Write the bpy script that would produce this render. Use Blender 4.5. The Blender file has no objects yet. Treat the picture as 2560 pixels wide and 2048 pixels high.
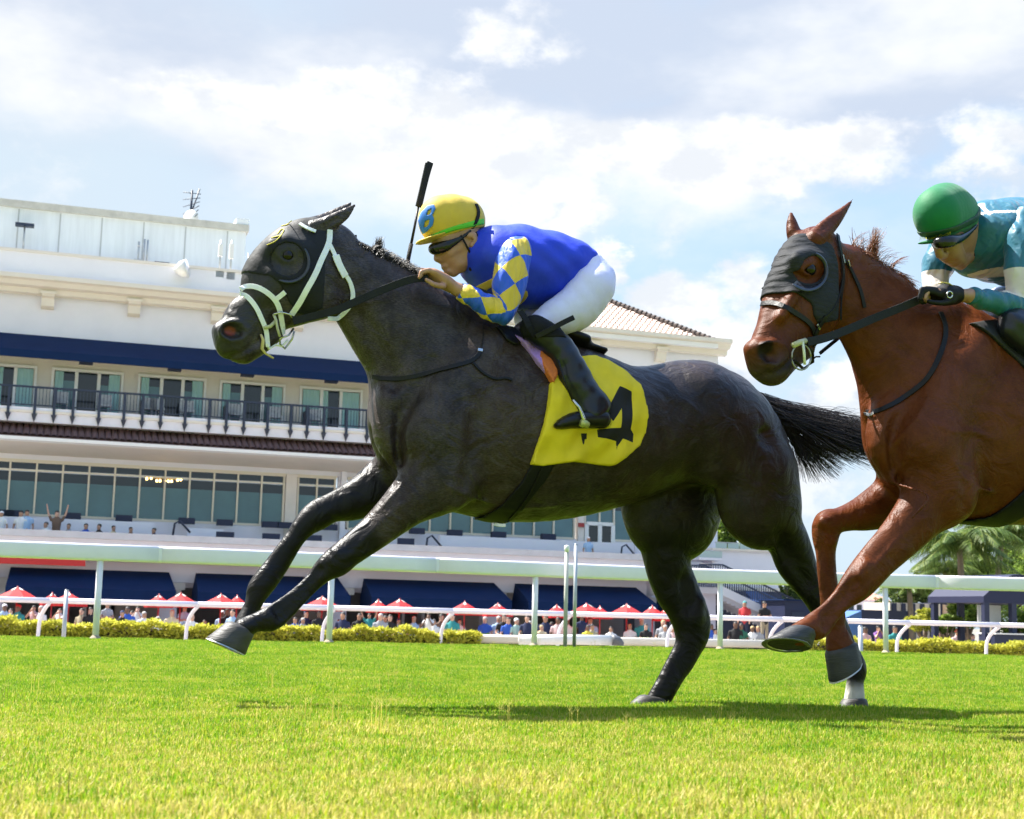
import bpy, bmesh, math, random
import numpy as np
from mathutils import Vector, Matrix
from mathutils.bvhtree import BVHTree
R = math.radians
random.seed(7); RNG = np.random.default_rng(7)
SC = bpy.context.scene
COL = SC.collection

# ------------------------------------------------------------------ camera
CAM_H, FPX = 0.35, 3600.0                      # metres above the turf; focal length in px of a 2560 px wide frame
PITCH, ROLL = math.atan((1542 - 1024) / FPX), math.atan(0.025)
cam_data = bpy.data.cameras.new('camera'); cam = bpy.data.objects.new('camera', cam_data); COL.objects.link(cam)
cam_data.sensor_fit = 'HORIZONTAL'; cam_data.sensor_width = 36.0; cam_data.lens = 36.0 * FPX / 2560.0
cam_data.clip_start = 0.05; cam_data.clip_end = 3000
CM = Matrix.Rotation(R(90) + PITCH, 4, 'X') @ Matrix.Rotation(ROLL, 4, 'Z')
cam.matrix_world = Matrix.Translation((0, 0, CAM_H)) @ CM
cam_data.dof.use_dof = True; cam_data.dof.focus_distance = 5.9; cam_data.dof.aperture_fstop = 9.0
SC.camera = cam
# ------------------------------------------------------------------ light and exposure
SUN_VEC = Vector((-0.60, 0.30, 1.05)).normalized()       # towards the sun: ahead of the camera, to the left
SUN_EL = math.asin(SUN_VEC.z); SUN_AZ = math.atan2(SUN_VEC.x, SUN_VEC.y)
sun_data = bpy.data.lights.new('sun', 'SUN'); sun = bpy.data.objects.new('sun', sun_data); COL.objects.link(sun)
sun_data.energy = 5.0; sun_data.angle = R(0.53); sun_data.color = (1.0, 0.965, 0.90)
sun.rotation_euler = SUN_VEC.to_track_quat('Z', 'Y').to_euler(); sun.location = (-20, 24, 45)
SC.view_settings.view_transform = 'Standard'; SC.view_settings.look = 'None'
SC.view_settings.gamma = 1.0; SC.view_settings.use_curve_mapping = False
SC.view_settings.exposure = 1.55
SC.render.film_transparent = False
SC.cycles.max_bounces = 6; SC.cycles.transparent_max_bounces = 12; SC.cycles.transmission_bounces = 6
SC.cycles.use_denoising = True; SC.cycles.use_adaptive_sampling = True; SC.cycles.adaptive_threshold = 0.025

# ------------------------------------------------------------------ node helpers
def N(nt, typ, **kw):
    n = nt.nodes.new(typ)
    for k, v in kw.items():
        if k == 'inp':
            for i, val in v.items(): n.inputs[i].default_value = val
        else: setattr(n, k, v)
    return n
def L(nt, a, b): nt.links.new(a, b)
def ramp(nt, stops, interp='LINEAR'):
    r = nt.nodes.new('ShaderNodeValToRGB'); r.color_ramp.interpolation = interp
    el = r.color_ramp.elements
    while len(el) < len(stops): el.new(0.5)
    for e, (p, c) in zip(el, stops):
        e.position = p; e.color = (c[0], c[1], c[2], 1) if len(c) == 3 else c
    return r
MATS = {}
def mat(name, color, rough=0.6, spec=0.5, metal=0.0, noise=0.0, nscale=20.0, bump=0.0, bscale=60.0, coat=0.0, sheen=0.0, transl=None, stretch=None, attr=None):
    """Principled material with procedural variation; colour is the base colour of the thing itself."""
    if name in MATS: return MATS[name]
    m = bpy.data.materials.new(name); m.use_nodes = True; nt = m.node_tree
    b = nt.nodes['Principled BSDF']; b.inputs['Roughness'].default_value = rough
    b.inputs['Metallic'].default_value = metal; b.inputs['Specular IOR Level'].default_value = spec
    b.inputs['Coat Weight'].default_value = coat; b.inputs['Coat Roughness'].default_value = 0.15
    b.inputs['Sheen Weight'].default_value = sheen
    c = (*color, 1.0); b.inputs['Base Color'].default_value = c
    tc = N(nt, 'ShaderNodeTexCoord'); vec = tc.outputs['Object']
    if stretch:
        mp = N(nt, 'ShaderNodeMapping'); mp.inputs['Scale'].default_value = stretch; L(nt, vec, mp.inputs['Vector']); vec = mp.outputs['Vector']
    if noise > 0:
        n1 = N(nt, 'ShaderNodeTexNoise', inp={'Scale': nscale, 'Detail': 6.0, 'Roughness': 0.65}); L(nt, vec, n1.inputs['Vector'])
        lo = tuple(max(0, x * (1 - noise)) for x in color); hi = tuple(min(1, x * (1 + noise)) for x in color)
        rp = ramp(nt, [(0.25, lo), (0.75, hi)]); L(nt, n1.outputs['Fac'], rp.inputs['Fac']); L(nt, rp.outputs['Color'], b.inputs['Base Color'])
    if bump > 0:
        n2 = N(nt, 'ShaderNodeTexNoise', inp={'Scale': bscale, 'Detail': 5.0}); L(nt, vec, n2.inputs['Vector'])
        bp = N(nt, 'ShaderNodeBump', inp={'Strength': bump, 'Distance': 0.01}); L(nt, n2.outputs['Fac'], bp.inputs['Height']); L(nt, bp.outputs['Normal'], b.inputs['Normal'])
    if transl:
        out = nt.nodes['Material Output']; t = N(nt, 'ShaderNodeBsdfTranslucent'); t.inputs['Color'].default_value = (*transl[0], 1)
        mx = N(nt, 'ShaderNodeMixShader'); mx.inputs['Fac'].default_value = transl[1]
        L(nt, b.outputs[0], mx.inputs[1]); L(nt, t.outputs[0], mx.inputs[2]); L(nt, mx.outputs[0], out.inputs['Surface'])
    MATS[name] = m
    return m

# ------------------------------------------------------------------ object helpers
def link(name, me, parent=None, m=None, smooth=False, loc=None, rotz=None):
    o = bpy.data.objects.new(name, me); COL.objects.link(o)
    if m is not None and len(me.materials) == 0:
        for x in (m if isinstance(m, (list, tuple)) else [m]): me.materials.append(x)
    if smooth and len(me.polygons): me.polygons.foreach_set('use_smooth', [True] * len(me.polygons))
    if parent is not None: o.parent = parent
    if loc is not None: o.location = loc
    if rotz is not None: o.rotation_euler.z = rotz
    return o
def empty(name, loc=(0, 0, 0), rotz=0.0):
    o = bpy.data.objects.new(name, None); COL.objects.link(o); o.location = loc; o.rotation_euler.z = rotz; o.empty_display_size = 0.2
    return o
def tag(o, label=None, cat=None, group=None, kind=None):
    if label: o['label'] = label
    if cat: o['category'] = cat
    if group: o['group'] = group
    if kind: o['kind'] = kind
    return o
def pydata(name, v, f):
    me = bpy.data.meshes.new(name); me.from_pydata([tuple(map(float, x)) for x in v], [], [tuple(map(int, x)) for x in f]); me.update()
    return me
class MB:
    """Collects boxes, prisms, tubes into one mesh."""
    def __init__(s): s.v = []; s.f = []; s.mi = []; s.cur = 0
    def add(s, v, f):
        o = len(s.v); s.v += [tuple(map(float, p)) for p in v]; s.f += [tuple(i + o for i in q) for q in f]; s.mi += [s.cur] * len(f); return s
    def box(s, x0, x1, y0, y1, z0, z1):
        v = [(x0,y0,z0),(x1,y0,z0),(x1,y1,z0),(x0,y1,z0),(x0,y0,z1),(x1,y0,z1),(x1,y1,z1),(x0,y1,z1)]
        return s.add(v, [(0,3,2,1),(4,5,6,7),(0,1,5,4),(1,2,6,5),(2,3,7,6),(3,0,4,7)])
    def prism(s, prof, axis, a0, a1):
        """closed 2D profile extruded along an axis: axis x -> profile (y,z); y -> (x,z); z -> (x,y)"""
        n = len(prof)
        mk = {'x': lambda p, a: (a, p[0], p[1]), 'y': lambda p, a: (p[0], a, p[1]), 'z': lambda p, a: (p[0], p[1], a)}[axis]
        v = [mk(p, a0) for p in prof] + [mk(p, a1) for p in prof]
        f = [tuple(range(n))[::-1], tuple(range(n, 2 * n))] + [(i, (i + 1) % n, n + (i + 1) % n, n + i) for i in range(n)]
        return s.add(v, f)
    def tube(s, pts, rad, n=8, flat=1.0, cap=True, up=(0, 0, 1)):
        pts = [Vector(p) for p in pts]; k = len(pts); rad = rad if isinstance(rad, (list, tuple)) else [rad] * k
        v = []; f = []; upv = Vector(up)
        for i, p in enumerate(pts):
            t = (pts[min(i + 1, k - 1)] - pts[max(i - 1, 0)]).normalized()
            a = t.cross(upv)
            if a.length < 1e-3: a = t.cross(Vector((1, 0, 0)))
            a.normalize(); b = a.cross(t)
            for j in range(n):
                th = 2 * math.pi * j / n
                v.append(p + a * math.cos(th) * rad[i] + b * math.sin(th) * rad[i] * flat)
        for i in range(k - 1):
            for j in range(n):
                f.append((i * n + j, i * n + (j + 1) % n, (i + 1) * n + (j + 1) % n, (i + 1) * n + j))
        if cap: f += [tuple(range(n))[::-1], tuple(range((k - 1) * n, k * n))]
        return s.add(v, f)
    def ribbon(s, pts, nrm, width, thick):
        """flat strap through pts with surface normals nrm"""
        pts = [Vector(p) for p in pts]; k = len(pts); v = []; f = []
        width = width if isinstance(width, (list, tuple)) else [width] * k
        for i, p in enumerate(pts):
            t = (pts[min(i + 1, k - 1)] - pts[max(i - 1, 0)]).normalized(); n = Vector(nrm[i]).normalized()
            a = t.cross(n).normalized(); n = a.cross(t).normalized(); w = width[i] / 2
            v += [p - a * w, p - a * w + n * thick, p + a * w + n * thick, p + a * w]
        for i in range(k - 1):
            for j in range(4): f.append((i * 4 + j, i * 4 + (j + 1) % 4, i * 4 + 4 + (j + 1) % 4, i * 4 + 4 + j))
        f += [(3, 2, 1, 0), (4*k-4, 4*k-3, 4*k-2, 4*k-1)]
        return s.add(v, f)
    def mesh(s, name='mesh'):
        me = pydata(name, s.v, s.f)
        if any(s.mi): me.polygons.foreach_set('material_index', s.mi)
        bm = bmesh.new(); bm.from_mesh(me); bmesh.ops.recalc_face_normals(bm, faces=bm.faces); bm.to_mesh(me); bm.free()
        return me
    def build(s, name, m=None, parent=None, smooth=False, bevel=0.0, loc=None, rotz=None):
        o = link(name, s.mesh(name), parent, m, smooth, loc, rotz)
        if bevel > 0:
            b = o.modifiers.new('bevel', 'BEVEL'); b.width = bevel; b.segments = 2; b.limit_method = 'ANGLE'
        return o
def bake(o):
    """apply modifiers of o to its mesh"""
    dg = bpy.context.evaluated_depsgraph_get(); me = bpy.data.meshes.new_from_object(o.evaluated_get(dg)); o.modifiers.clear(); o.data = me
    return o
def copy_tree(o, parent=None):
    c = o.copy(); COL.objects.link(c); c.parent = parent
    for ch in list(o.children): copy_tree(ch, c)
    return c

# ------------------------------------------------------------------ from a picture point to a place in the world
CM3 = CM.to_3x3(); CPOS = Vector((0, 0, CAM_H))
def ray(px, py): return CM3 @ Vector(((px - 1280) / FPX, -(py - 1024) / FPX, -1.0))
class Frame:
    """vertical plane system: a along e (to the right), s towards the camera side, z up"""
    def __init__(s, ox, oy, ang):
        s.O = Vector((ox, oy, 0)); s.ang = ang; s.e = Vector((math.cos(ang), math.sin(ang), 0)); s.v = Vector((math.sin(ang), -math.cos(ang), 0))
    def at(s, px, py, off=0.0):
        d = ray(px, py); t = ((s.O + s.v * off - CPOS).dot(s.v)) / d.dot(s.v); p = CPOS + d * t
        return ((p - s.O).dot(s.e), off, p.z)
    def world(s, a, off, z): return s.O + s.e * a + s.v * off + Vector((0, 0, z))
    def loc(s, px, py, off=0.0):               # in the local axes of an empty at O turned by ang
        a, o, z = s.at(px, py, off); return Vector((a, -o, z))
    def wp(s, px, py, off=0.0): return s.world(*s.at(px, py, off))
def ground(px, py, z=0.0):
    d = ray(px, py); t = (z - CPOS.z) / d.z; return CPOS + d * t
# ------------------------------------------------------------------ smooth bodies from signed distance fields
def catmull(P, step):
    P = np.asarray(P, float); n = len(P); out = []
    Q = np.vstack([2 * P[0] - P[1], P, 2 * P[-1] - P[-2]])
    for i in range(n - 1):
        p0, p1, p2, p3 = Q[i], Q[i + 1], Q[i + 2], Q[i + 3]
        m = max(1, int(np.linalg.norm(p2[:3] - p1[:3]) / step))
        for t in np.arange(m) / m:
            out.append(0.5 * ((2 * p1) + (-p0 + p2) * t + (2 * p0 - 5 * p1 + 4 * p2 - p3) * t * t + (-p0 + 3 * p1 - 3 * p2 + p3) * t ** 3))
    out.append(P[-1]); return np.array(out)
class SDF:
    def __init__(s, lo, hi, h):
        s.lo = np.array(lo, float); s.h = h; s.n = np.ceil((np.array(hi) - s.lo) / h).astype(int) + 1
        s.ax = [s.lo[i] + h * np.arange(s.n[i]) for i in range(3)]
        s.D = np.full(s.n, 1.0, np.float32)
    def _sl(s, lo, hi):
        i0 = np.maximum(0, np.floor((lo - s.lo) / s.h).astype(int)); i1 = np.minimum(s.n, np.ceil((hi - s.lo) / s.h).astype(int) + 1)
        return tuple(slice(a, max(a, b)) for a, b in zip(i0, i1))
    def grid(s, sl): return s.ax[0][sl[0]][:, None, None], s.ax[1][sl[1]][None, :, None], s.ax[2][sl[2]][None, None, :]
    def chain(s, nodes, step=0.025, pad=0.05, yaw=0.0, piv=None, raw=False):
        """field of a tube through nodes (a,s,z,r,w): r radius in the a-z plane, w half width along s"""
        P = np.asarray(nodes, float); P = catmull(P, step) if (len(P) > 2 and not raw) else P
        P[:, 3:5] = np.maximum(P[:, 3:5], 0.002)
        cy, sy = math.cos(yaw), math.sin(yaw)
        if len(P) == 1: P = np.vstack([P, P + np.array([1e-5, 0, 0, 0, 0])])
        W = P[:, :3].copy()
        if piv is not None:                    # chain frame turned by yaw about piv
            W[:, 0] = piv[0] + cy * (P[:, 0] - piv[0]) + sy * (P[:, 1] - piv[1]); W[:, 1] = piv[1] - sy * (P[:, 0] - piv[0]) + cy * (P[:, 1] - piv[1])
        rad = P[:, 3:5].max() + pad
        SL = s._sl((W - rad).min(0), (W + rad).max(0)); o = np.array([q.start for q in SL])
        T = np.full([max(0, q.stop - q.start) for q in SL], 1.0, np.float32)
        for i in range(len(P) - 1):
            A, B = P[i], P[i + 1]; rr = max(A[3], B[3], A[4], B[4]) + pad
            sl = s._sl(np.minimum(W[i], W[i + 1]) - rr, np.maximum(W[i], W[i + 1]) + rr)
            if any(q.start >= q.stop for q in sl): continue
            X, Y, Z = s.grid(sl)
            if piv is not None:
                X, Y = piv[0] + cy * (X - piv[0]) - sy * (Y - piv[1]), piv[1] + sy * (X - piv[0]) + cy * (Y - piv[1])
            d = B[:3] - A[:3]; L2 = max(d @ d, 1e-12)
            x, y, z = X - A[0], Y - A[1], Z - A[2]
            t = np.clip((x * d[0] + y * d[1] + z * d[2]) / L2, 0, 1)
            x = x - t * d[0]; y = y - t * d[1]; z = z - t * d[2]
            r = A[3] + t * (B[3] - A[3]); w = A[4] + t * (B[4] - A[4])
            m2 = x * x + z * z; y2 = y * y
            k0 = np.sqrt(m2 / r ** 2 + y2 / w ** 2); k1 = np.sqrt(m2 / r ** 4 + y2 / w ** 4) + 1e-9
            dd = np.where(k0 < 0.05, -np.minimum(r, w), k0 * (k0 - 1) / k1)
            ls = tuple(slice(q.start - oo, q.stop - oo) for q, oo in zip(sl, o))
            T[ls] = np.minimum(T[ls], dd.astype(np.float32))
        return SL, T
    def full(s, ST):
        G = np.full(s.n, 1.0, np.float32); G[ST[0]] = ST[1]; return G
    def smin(s, ST, k):
        sl, T = ST if isinstance(ST, tuple) else ((slice(None),) * 3, ST)
        D = s.D[sl]; h = np.clip(k - np.abs(D - T), 0, None) / k; s.D[sl] = np.minimum(D, T) - h * h * k * 0.25; return s
    def smax(s, ST, k):
        sl, T = ST if isinstance(ST, tuple) else ((slice(None),) * 3, ST)
        D = s.D[sl]; h = np.clip(k - np.abs(D - T), 0, None) / k; s.D[sl] = np.maximum(D, T) + h * h * k * 0.25; return s
    def add(s, nodes, k=0.05, **kw): return s.smin(s.chain(nodes, **kw), k)
    def cut(s, nodes, k=0.02, **kw):
        sl, T = s.chain(nodes, **kw); return s.smax((sl, -T), k)
    def sample(s, V, G=None):
        G = s.D if G is None else G
        q = np.clip((V - s.lo) / s.h, 0, s.n - 1.001); i = q.astype(int); f = q - i; out = 0
        for c in range(8):
            o = np.array([(c >> k) & 1 for k in range(3)]); w = np.prod(np.where(o, f, 1 - f), axis=1)
            j = i + o; out = out + w * G[j[:, 0], j[:, 1], j[:, 2]]
        return out
    def poly(s, poly):
        """2D signed distance to a polygon in (a,z), as an (na,1,nz) array"""
        poly = np.asarray(poly, float); X = s.ax[0][:, None]; Z = s.ax[2][None, :]
        d = np.full((s.n[0], s.n[2]), 1e9); ins = np.zeros((s.n[0], s.n[2]), bool); n = len(poly)
        for i in range(n):
            a, b = poly[i], poly[(i + 1) % n]; e = b - a; wx, wz = X - a[0], Z - a[1]
            t = np.clip((wx * e[0] + wz * e[1]) / max(e @ e, 1e-12), 0, 1)
            d = np.minimum(d, (wx - e[0] * t) ** 2 + (wz - e[1] * t) ** 2)
            c = ((a[1] > Z) != (b[1] > Z)) & (X < (b[0] - a[0]) * (Z - a[1]) / ((b[1] - a[1]) if abs(b[1] - a[1]) > 1e-12 else 1e-12) + a[0])
            ins ^= c
        d = np.sqrt(d); return np.where(ins, -d, d)[:, None, :].astype(np.float32)
    def mesh(s, D=None, smooth=1):
        """surface nets; returns verts in (a,s,z) and quads"""
        D = s.D if D is None else D
        ins = D < 0; nx, ny, nz = D.shape
        cnt = np.zeros((nx - 1, ny - 1, nz - 1), np.int8)
        for c in range(8): cnt += ins[(c & 1):nx - 1 + (c & 1), ((c >> 1) & 1):ny - 1 + ((c >> 1) & 1), ((c >> 2) & 1):nz - 1 + ((c >> 2) & 1)]
        act = np.argwhere((cnt > 0) & (cnt < 8)); idx = np.full(cnt.shape, -1, np.int64); idx[tuple(act.T)] = np.arange(len(act))
        cor = [np.array([c & 1, (c >> 1) & 1, (c >> 2) & 1]) for c in range(8)]
        vals = [D[tuple((act + o).T)] for o in cor]
        acc = np.zeros((len(act), 3)); num = np.zeros(len(act))
        for a in range(8):
            for ax in range(3):
                if (a >> ax) & 1: continue
                b = a | (1 << ax); va, vb = vals[a], vals[b]; m = (va < 0) != (vb < 0)
                t = np.where(m, va / np.where(m, va - vb, 1), 0)
                acc[m] += (cor[a] + t[:, None] * (cor[b] - cor[a]))[m]; num[m] += 1
        V = s.lo + s.h * (act + acc / num[:, None])
        F = []
        for ax in range(3):
            o = [0, 0, 0]; o[ax] = 1
            A = ins[:nx - o[0], :ny - o[1], :nz - o[2]]; B = ins[o[0]:, o[1]:, o[2]:]
            e = np.argwhere(A != B); u, v = [(1, 2), (2, 0), (0, 1)][ax]
            e = e[(e[:, u] > 0) & (e[:, v] > 0) & (e[:, u] < D.shape[u] - 1) & (e[:, v] < D.shape[v] - 1)]
            du = np.eye(3, dtype=int)[u]; dv = np.eye(3, dtype=int)[v]
            q = np.stack([idx[tuple((e - du - dv).T)], idx[tuple((e - dv).T)], idx[tuple(e.T)], idx[tuple((e - du).T)]], 1)
            fl = ~A[tuple(e.T)]; q[fl] = q[fl][:, ::-1]; F.append(q)
        F = np.vstack(F); F = F[(F >= 0).all(1)]
        for _ in range(smooth):
            S = np.zeros_like(V); C = np.zeros(len(V))
            for k in range(4):
                np.add.at(S, F[:, k], V[F[:, (k + 1) % 4]]); np.add.at(S, F[:, k], V[F[:, (k + 3) % 4]]); np.add.at(C, F[:, k], 2)
            V = V + 0.5 * (S / np.maximum(C, 1)[:, None] - V)
        return V, F
def fast_mesh(name, V, F):
    me = bpy.data.meshes.new(name); nv, nf, k = len(V), len(F), F.shape[1]
    me.vertices.add(nv); me.vertices.foreach_set('co', np.ascontiguousarray(V, np.float32).ravel())
    me.loops.add(nf * k); me.loops.foreach_set('vertex_index', np.ascontiguousarray(F, np.int32).ravel())
    me.polygons.add(nf); me.polygons.foreach_set('loop_start', np.arange(nf, dtype=np.int32) * k)
    me.update(calc_edges=True); me.validate(); return me
def sdf_obj(name, S, D, m, parent, smooth=1, attrs=None):
    V, F = S.mesh(D, smooth)
    if len(F) == 0: return None
    W = V * np.array([1, -1, 1]); F = F[:, ::-1]      # (a,s,z) -> local (a,-s,z)
    me = fast_mesh(name, W, F)
    for k, g in (attrs or {}).items():
        at = me.attributes.new(k, 'FLOAT', 'POINT'); at.data.foreach_set('value', np.asarray(g(V), np.float32))
    return link(name, me, parent, m, True)
# ------------------------------------------------------------------ sky: blue with haze, a high veil and sunlit cumulus
def azel(px, py):
    d = ray(px, py).normalized(); return math.atan2(d.x, d.y), math.asin(d.z)
def build_sky():
    w = bpy.data.worlds.new('World'); SC.world = w; w.use_nodes = True; nt = w.node_tree; nt.nodes.clear()
    out = N(nt, 'ShaderNodeOutputWorld'); bg = N(nt, 'ShaderNodeBackground'); bg.inputs['Strength'].default_value = 0.12; L(nt, bg.outputs[0], out.inputs['Surface'])
    sky = N(nt, 'ShaderNodeTexSky', sky_type='NISHITA', sun_disc=False, sun_elevation=SUN_EL, sun_rotation=SUN_AZ, altitude=5.0, air_density=1.0, dust_density=1.2, ozone_density=1.2)
    tc = N(nt, 'ShaderNodeTexCoord'); sp = N(nt, 'ShaderNodeSeparateXYZ'); L(nt, tc.outputs['Generated'], sp.inputs[0])
    az = N(nt, 'ShaderNodeMath', operation='ARCTAN2'); L(nt, sp.outputs['X'], az.inputs[0]); L(nt, sp.outputs['Y'], az.inputs[1])
    el = N(nt, 'ShaderNodeMath', operation='ARCSINE'); L(nt, sp.outputs['Z'], el.inputs[0])
    P = N(nt, 'ShaderNodeCombineXYZ'); L(nt, az.outputs[0], P.inputs['X']); L(nt, el.outputs[0], P.inputs['Y'])
    def noise(scale, detail, rough, dist=0.0, stretch=(1, 1, 1), off=(0, 0, 0), vec=None):
        mp = N(nt, 'ShaderNodeMapping'); mp.inputs['Scale'].default_value = stretch; mp.inputs['Location'].default_value = off; L(nt, vec or tc.outputs['Generated'], mp.inputs['Vector'])
        n = N(nt, 'ShaderNodeTexNoise', inp={'Scale': scale, 'Detail': detail, 'Roughness': rough, 'Distortion': dist}); L(nt, mp.outputs['Vector'], n.inputs['Vector']); return n
    wn = noise(9.0, 7.0, 0.62, stretch=(1, 1, 1.8))
    ws = N(nt, 'ShaderNodeVectorMath', operation='MULTIPLY_ADD'); ws.inputs[1].default_value = (0.12, 0.07, 0); ws.inputs[2].default_value = (-0.06, -0.035, 0); L(nt, wn.outputs['Color'], ws.inputs[0])
    Q = N(nt, 'ShaderNodeVectorMath', operation='ADD'); L(nt, P.outputs[0], Q.inputs[0]); L(nt, ws.outputs[0], Q.inputs[1])
    def math_(op, a, b=None, c=None, clamp=False):
        m = N(nt, 'ShaderNodeMath', operation=op, use_clamp=clamp)
        for i, x in enumerate((a, b, c)):
            if x is None: continue
            if isinstance(x, (int, float)): m.inputs[i].default_value = x
            else: L(nt, x, m.inputs[i])
        return m.outputs[0]
    def blobs(rows):
        acc = None
        for px, py, rx, ry, amp in rows:
            a, e = azel(px, py); s = N(nt, 'ShaderNodeVectorMath', operation='SUBTRACT'); s.inputs[1].default_value = (a, e, 0); L(nt, Q.outputs[0], s.inputs[0])
            m = N(nt, 'ShaderNodeVectorMath', operation='MULTIPLY'); m.inputs[1].default_value = (FPX / rx, FPX / ry, 0); L(nt, s.outputs[0], m.inputs[0])
            d = N(nt, 'ShaderNodeVectorMath', operation='DOT_PRODUCT'); L(nt, m.outputs[0], d.inputs[0]); L(nt, m.outputs[0], d.inputs[1])
            g = math_('MULTIPLY', math_('POWER', 0.36788, d.outputs['Value']), amp); acc = g if acc is None else math_('MAXIMUM', acc, g)
        return acc
    def step(x, lo, hi):
        r = N(nt, 'ShaderNodeMapRange', interpolation_type='SMOOTHSTEP'); r.inputs['From Min'].default_value = lo; r.inputs['From Max'].default_value = hi; L(nt, x, r.inputs['Value']); return r.outputs['Result']
    def mixc(f, a, b):
        m = N(nt, 'ShaderNodeMix', data_type='RGBA')
        for k, x in (('Factor', f), ('A', a), ('B', b)):
            if isinstance(x, (int, float)): m.inputs[k].default_value = x
            elif isinstance(x, tuple): m.inputs[k].default_value = (*x, 1)
            else: L(nt, x, m.inputs[k])
        return m.outputs['Result']
    K = 1.0 / (0.12 * 2.928)                       # picture brightness -> radiance before strength and exposure
    c = lambda r, g, b: (r * K, g * K, b * K)
    fine = noise(26.0, 8.0, 0.6, stretch=(1, 1, 1.5)); big = noise(3.2, 6.0, 0.55, stretch=(1, 1, 2.2), off=(3.1, 1.7, 0.4))
    # blue, paler towards the horizon and towards the sun
    tint = mixc(0.80, sky.outputs['Color'], mixc(step(el.outputs[0], 0.38, 0.85), c(0.49, 0.72, 0.95), c(0.38, 0.74, 1.55)))
    hz = step(el.outputs[0], 0.42, 0.0)
    lf = step(az.outputs[0], 0.12, -0.32)
    base = mixc(math_('MULTIPLY', math_('MAXIMUM', math_('MULTIPLY', hz, 0.62), lf), 0.9), tint, c(0.74, 0.855, 0.955))
    # high veil
    veil = step(math_('ADD', blobs([(300,120,900,240,.75),(1300,100,900,300,.95),(2200,100,900,320,1.0),(1000,330,800,170,.85),(1900,330,800,170,.95)]), math_('MULTIPLY', math_('SUBTRACT', big.outputs['Fac'], 0.5), 1.3)), 0.05, 0.65)
    vcol = mixc(step(big.outputs['Fac'], 0.40, 0.60), c(0.67, 0.75, 0.90), c(1.05, 1.06, 1.08))
    up = step(el.outputs[0], 0.22, 0.45)
    veil2 = math_('MAXIMUM', veil, math_('MULTIPLY', up, step(big.outputs['Fac'], 0.54, 0.70)))
    s1 = mixc(math_('MULTIPLY', veil2, 0.92), base, vcol)
    # soft low cumulus banks and bright heaps
    soft = step(math_('ADD', blobs([(1690,920,380,190,.95),(2080,760,200,160,.3),(2150,1030,220,170,.85),(2520,420,130,130,.8),(1880,1150,420,220,.7),(1330,560,320,130,.75),(1700,560,80,90,.45),(60,420,400,240,.3)]), math_('MULTIPLY', math_('SUBTRACT', fine.outputs['Fac'], 0.5), 1.0)), 0.25, 0.75)
    s2 = mixc(math_('MULTIPLY', soft, 0.85), s1, mixc(step(fine.outputs['Fac'], 0.4, 0.62), c(0.78, 0.84, 0.93), c(1.0, 1.02, 1.05)))
    cum = blobs([(480,250,260,75,.8),(760,290,340,95,.95),(1020,270,300,110,.95),(1290,90,180,90,.85),(1180,390,420,70,.95),(1480,350,320,60,.9),(1700,425,520,75,1.0),(2000,405,340,95,1.05),(2180,350,150,90,.9),(880,200,200,60,.8),
                 (1330,510,170,75,.9),(1440,600,90,90,.9),(1556,650,62,62,1.05),(1600,770,110,90,.9),(1730,740,160,100,1.0),(1860,710,110,80,1.0),(1800,840,190,110,.9),(2120,945,100,70,.85),(2540,360,140,120,.8),(2480,480,90,60,.6),(1520,830,140,70,.75)])
    mott = noise(7.0, 5.0, 0.6, stretch=(1, 1, 2.0), off=(7.7, 2.1, 5.0)); anyw = math_('MULTIPLY', step(mott.outputs['Fac'], 0.56, 0.7), step(math_('ABSOLUTE', az.outputs[0]), 0.42, 0.6))
    ca = step(math_('ADD', math_('MAXIMUM', cum, math_('MULTIPLY', anyw, 0.9)), math_('MULTIPLY', math_('SUBTRACT', fine.outputs['Fac'], 0.5), 1.25)), 0.32, 0.85)
    ccol = mixc(step(noise(16.0, 6.0, 0.6, stretch=(1, 1, 1.7), off=(1.3, 4.0, 2.2)).outputs['Fac'], 0.38, 0.58), c(0.88, 0.92, 0.98), c(1.18, 1.18, 1.18))
    s3 = mixc(math_('MULTIPLY', ca, 0.92), s2, ccol)
    L(nt, s3, bg.inputs['Color'])
build_sky()
SC.world.cycles.sampling_method = 'MANUAL'; SC.world.cycles.sample_map_resolution = 512
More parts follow.
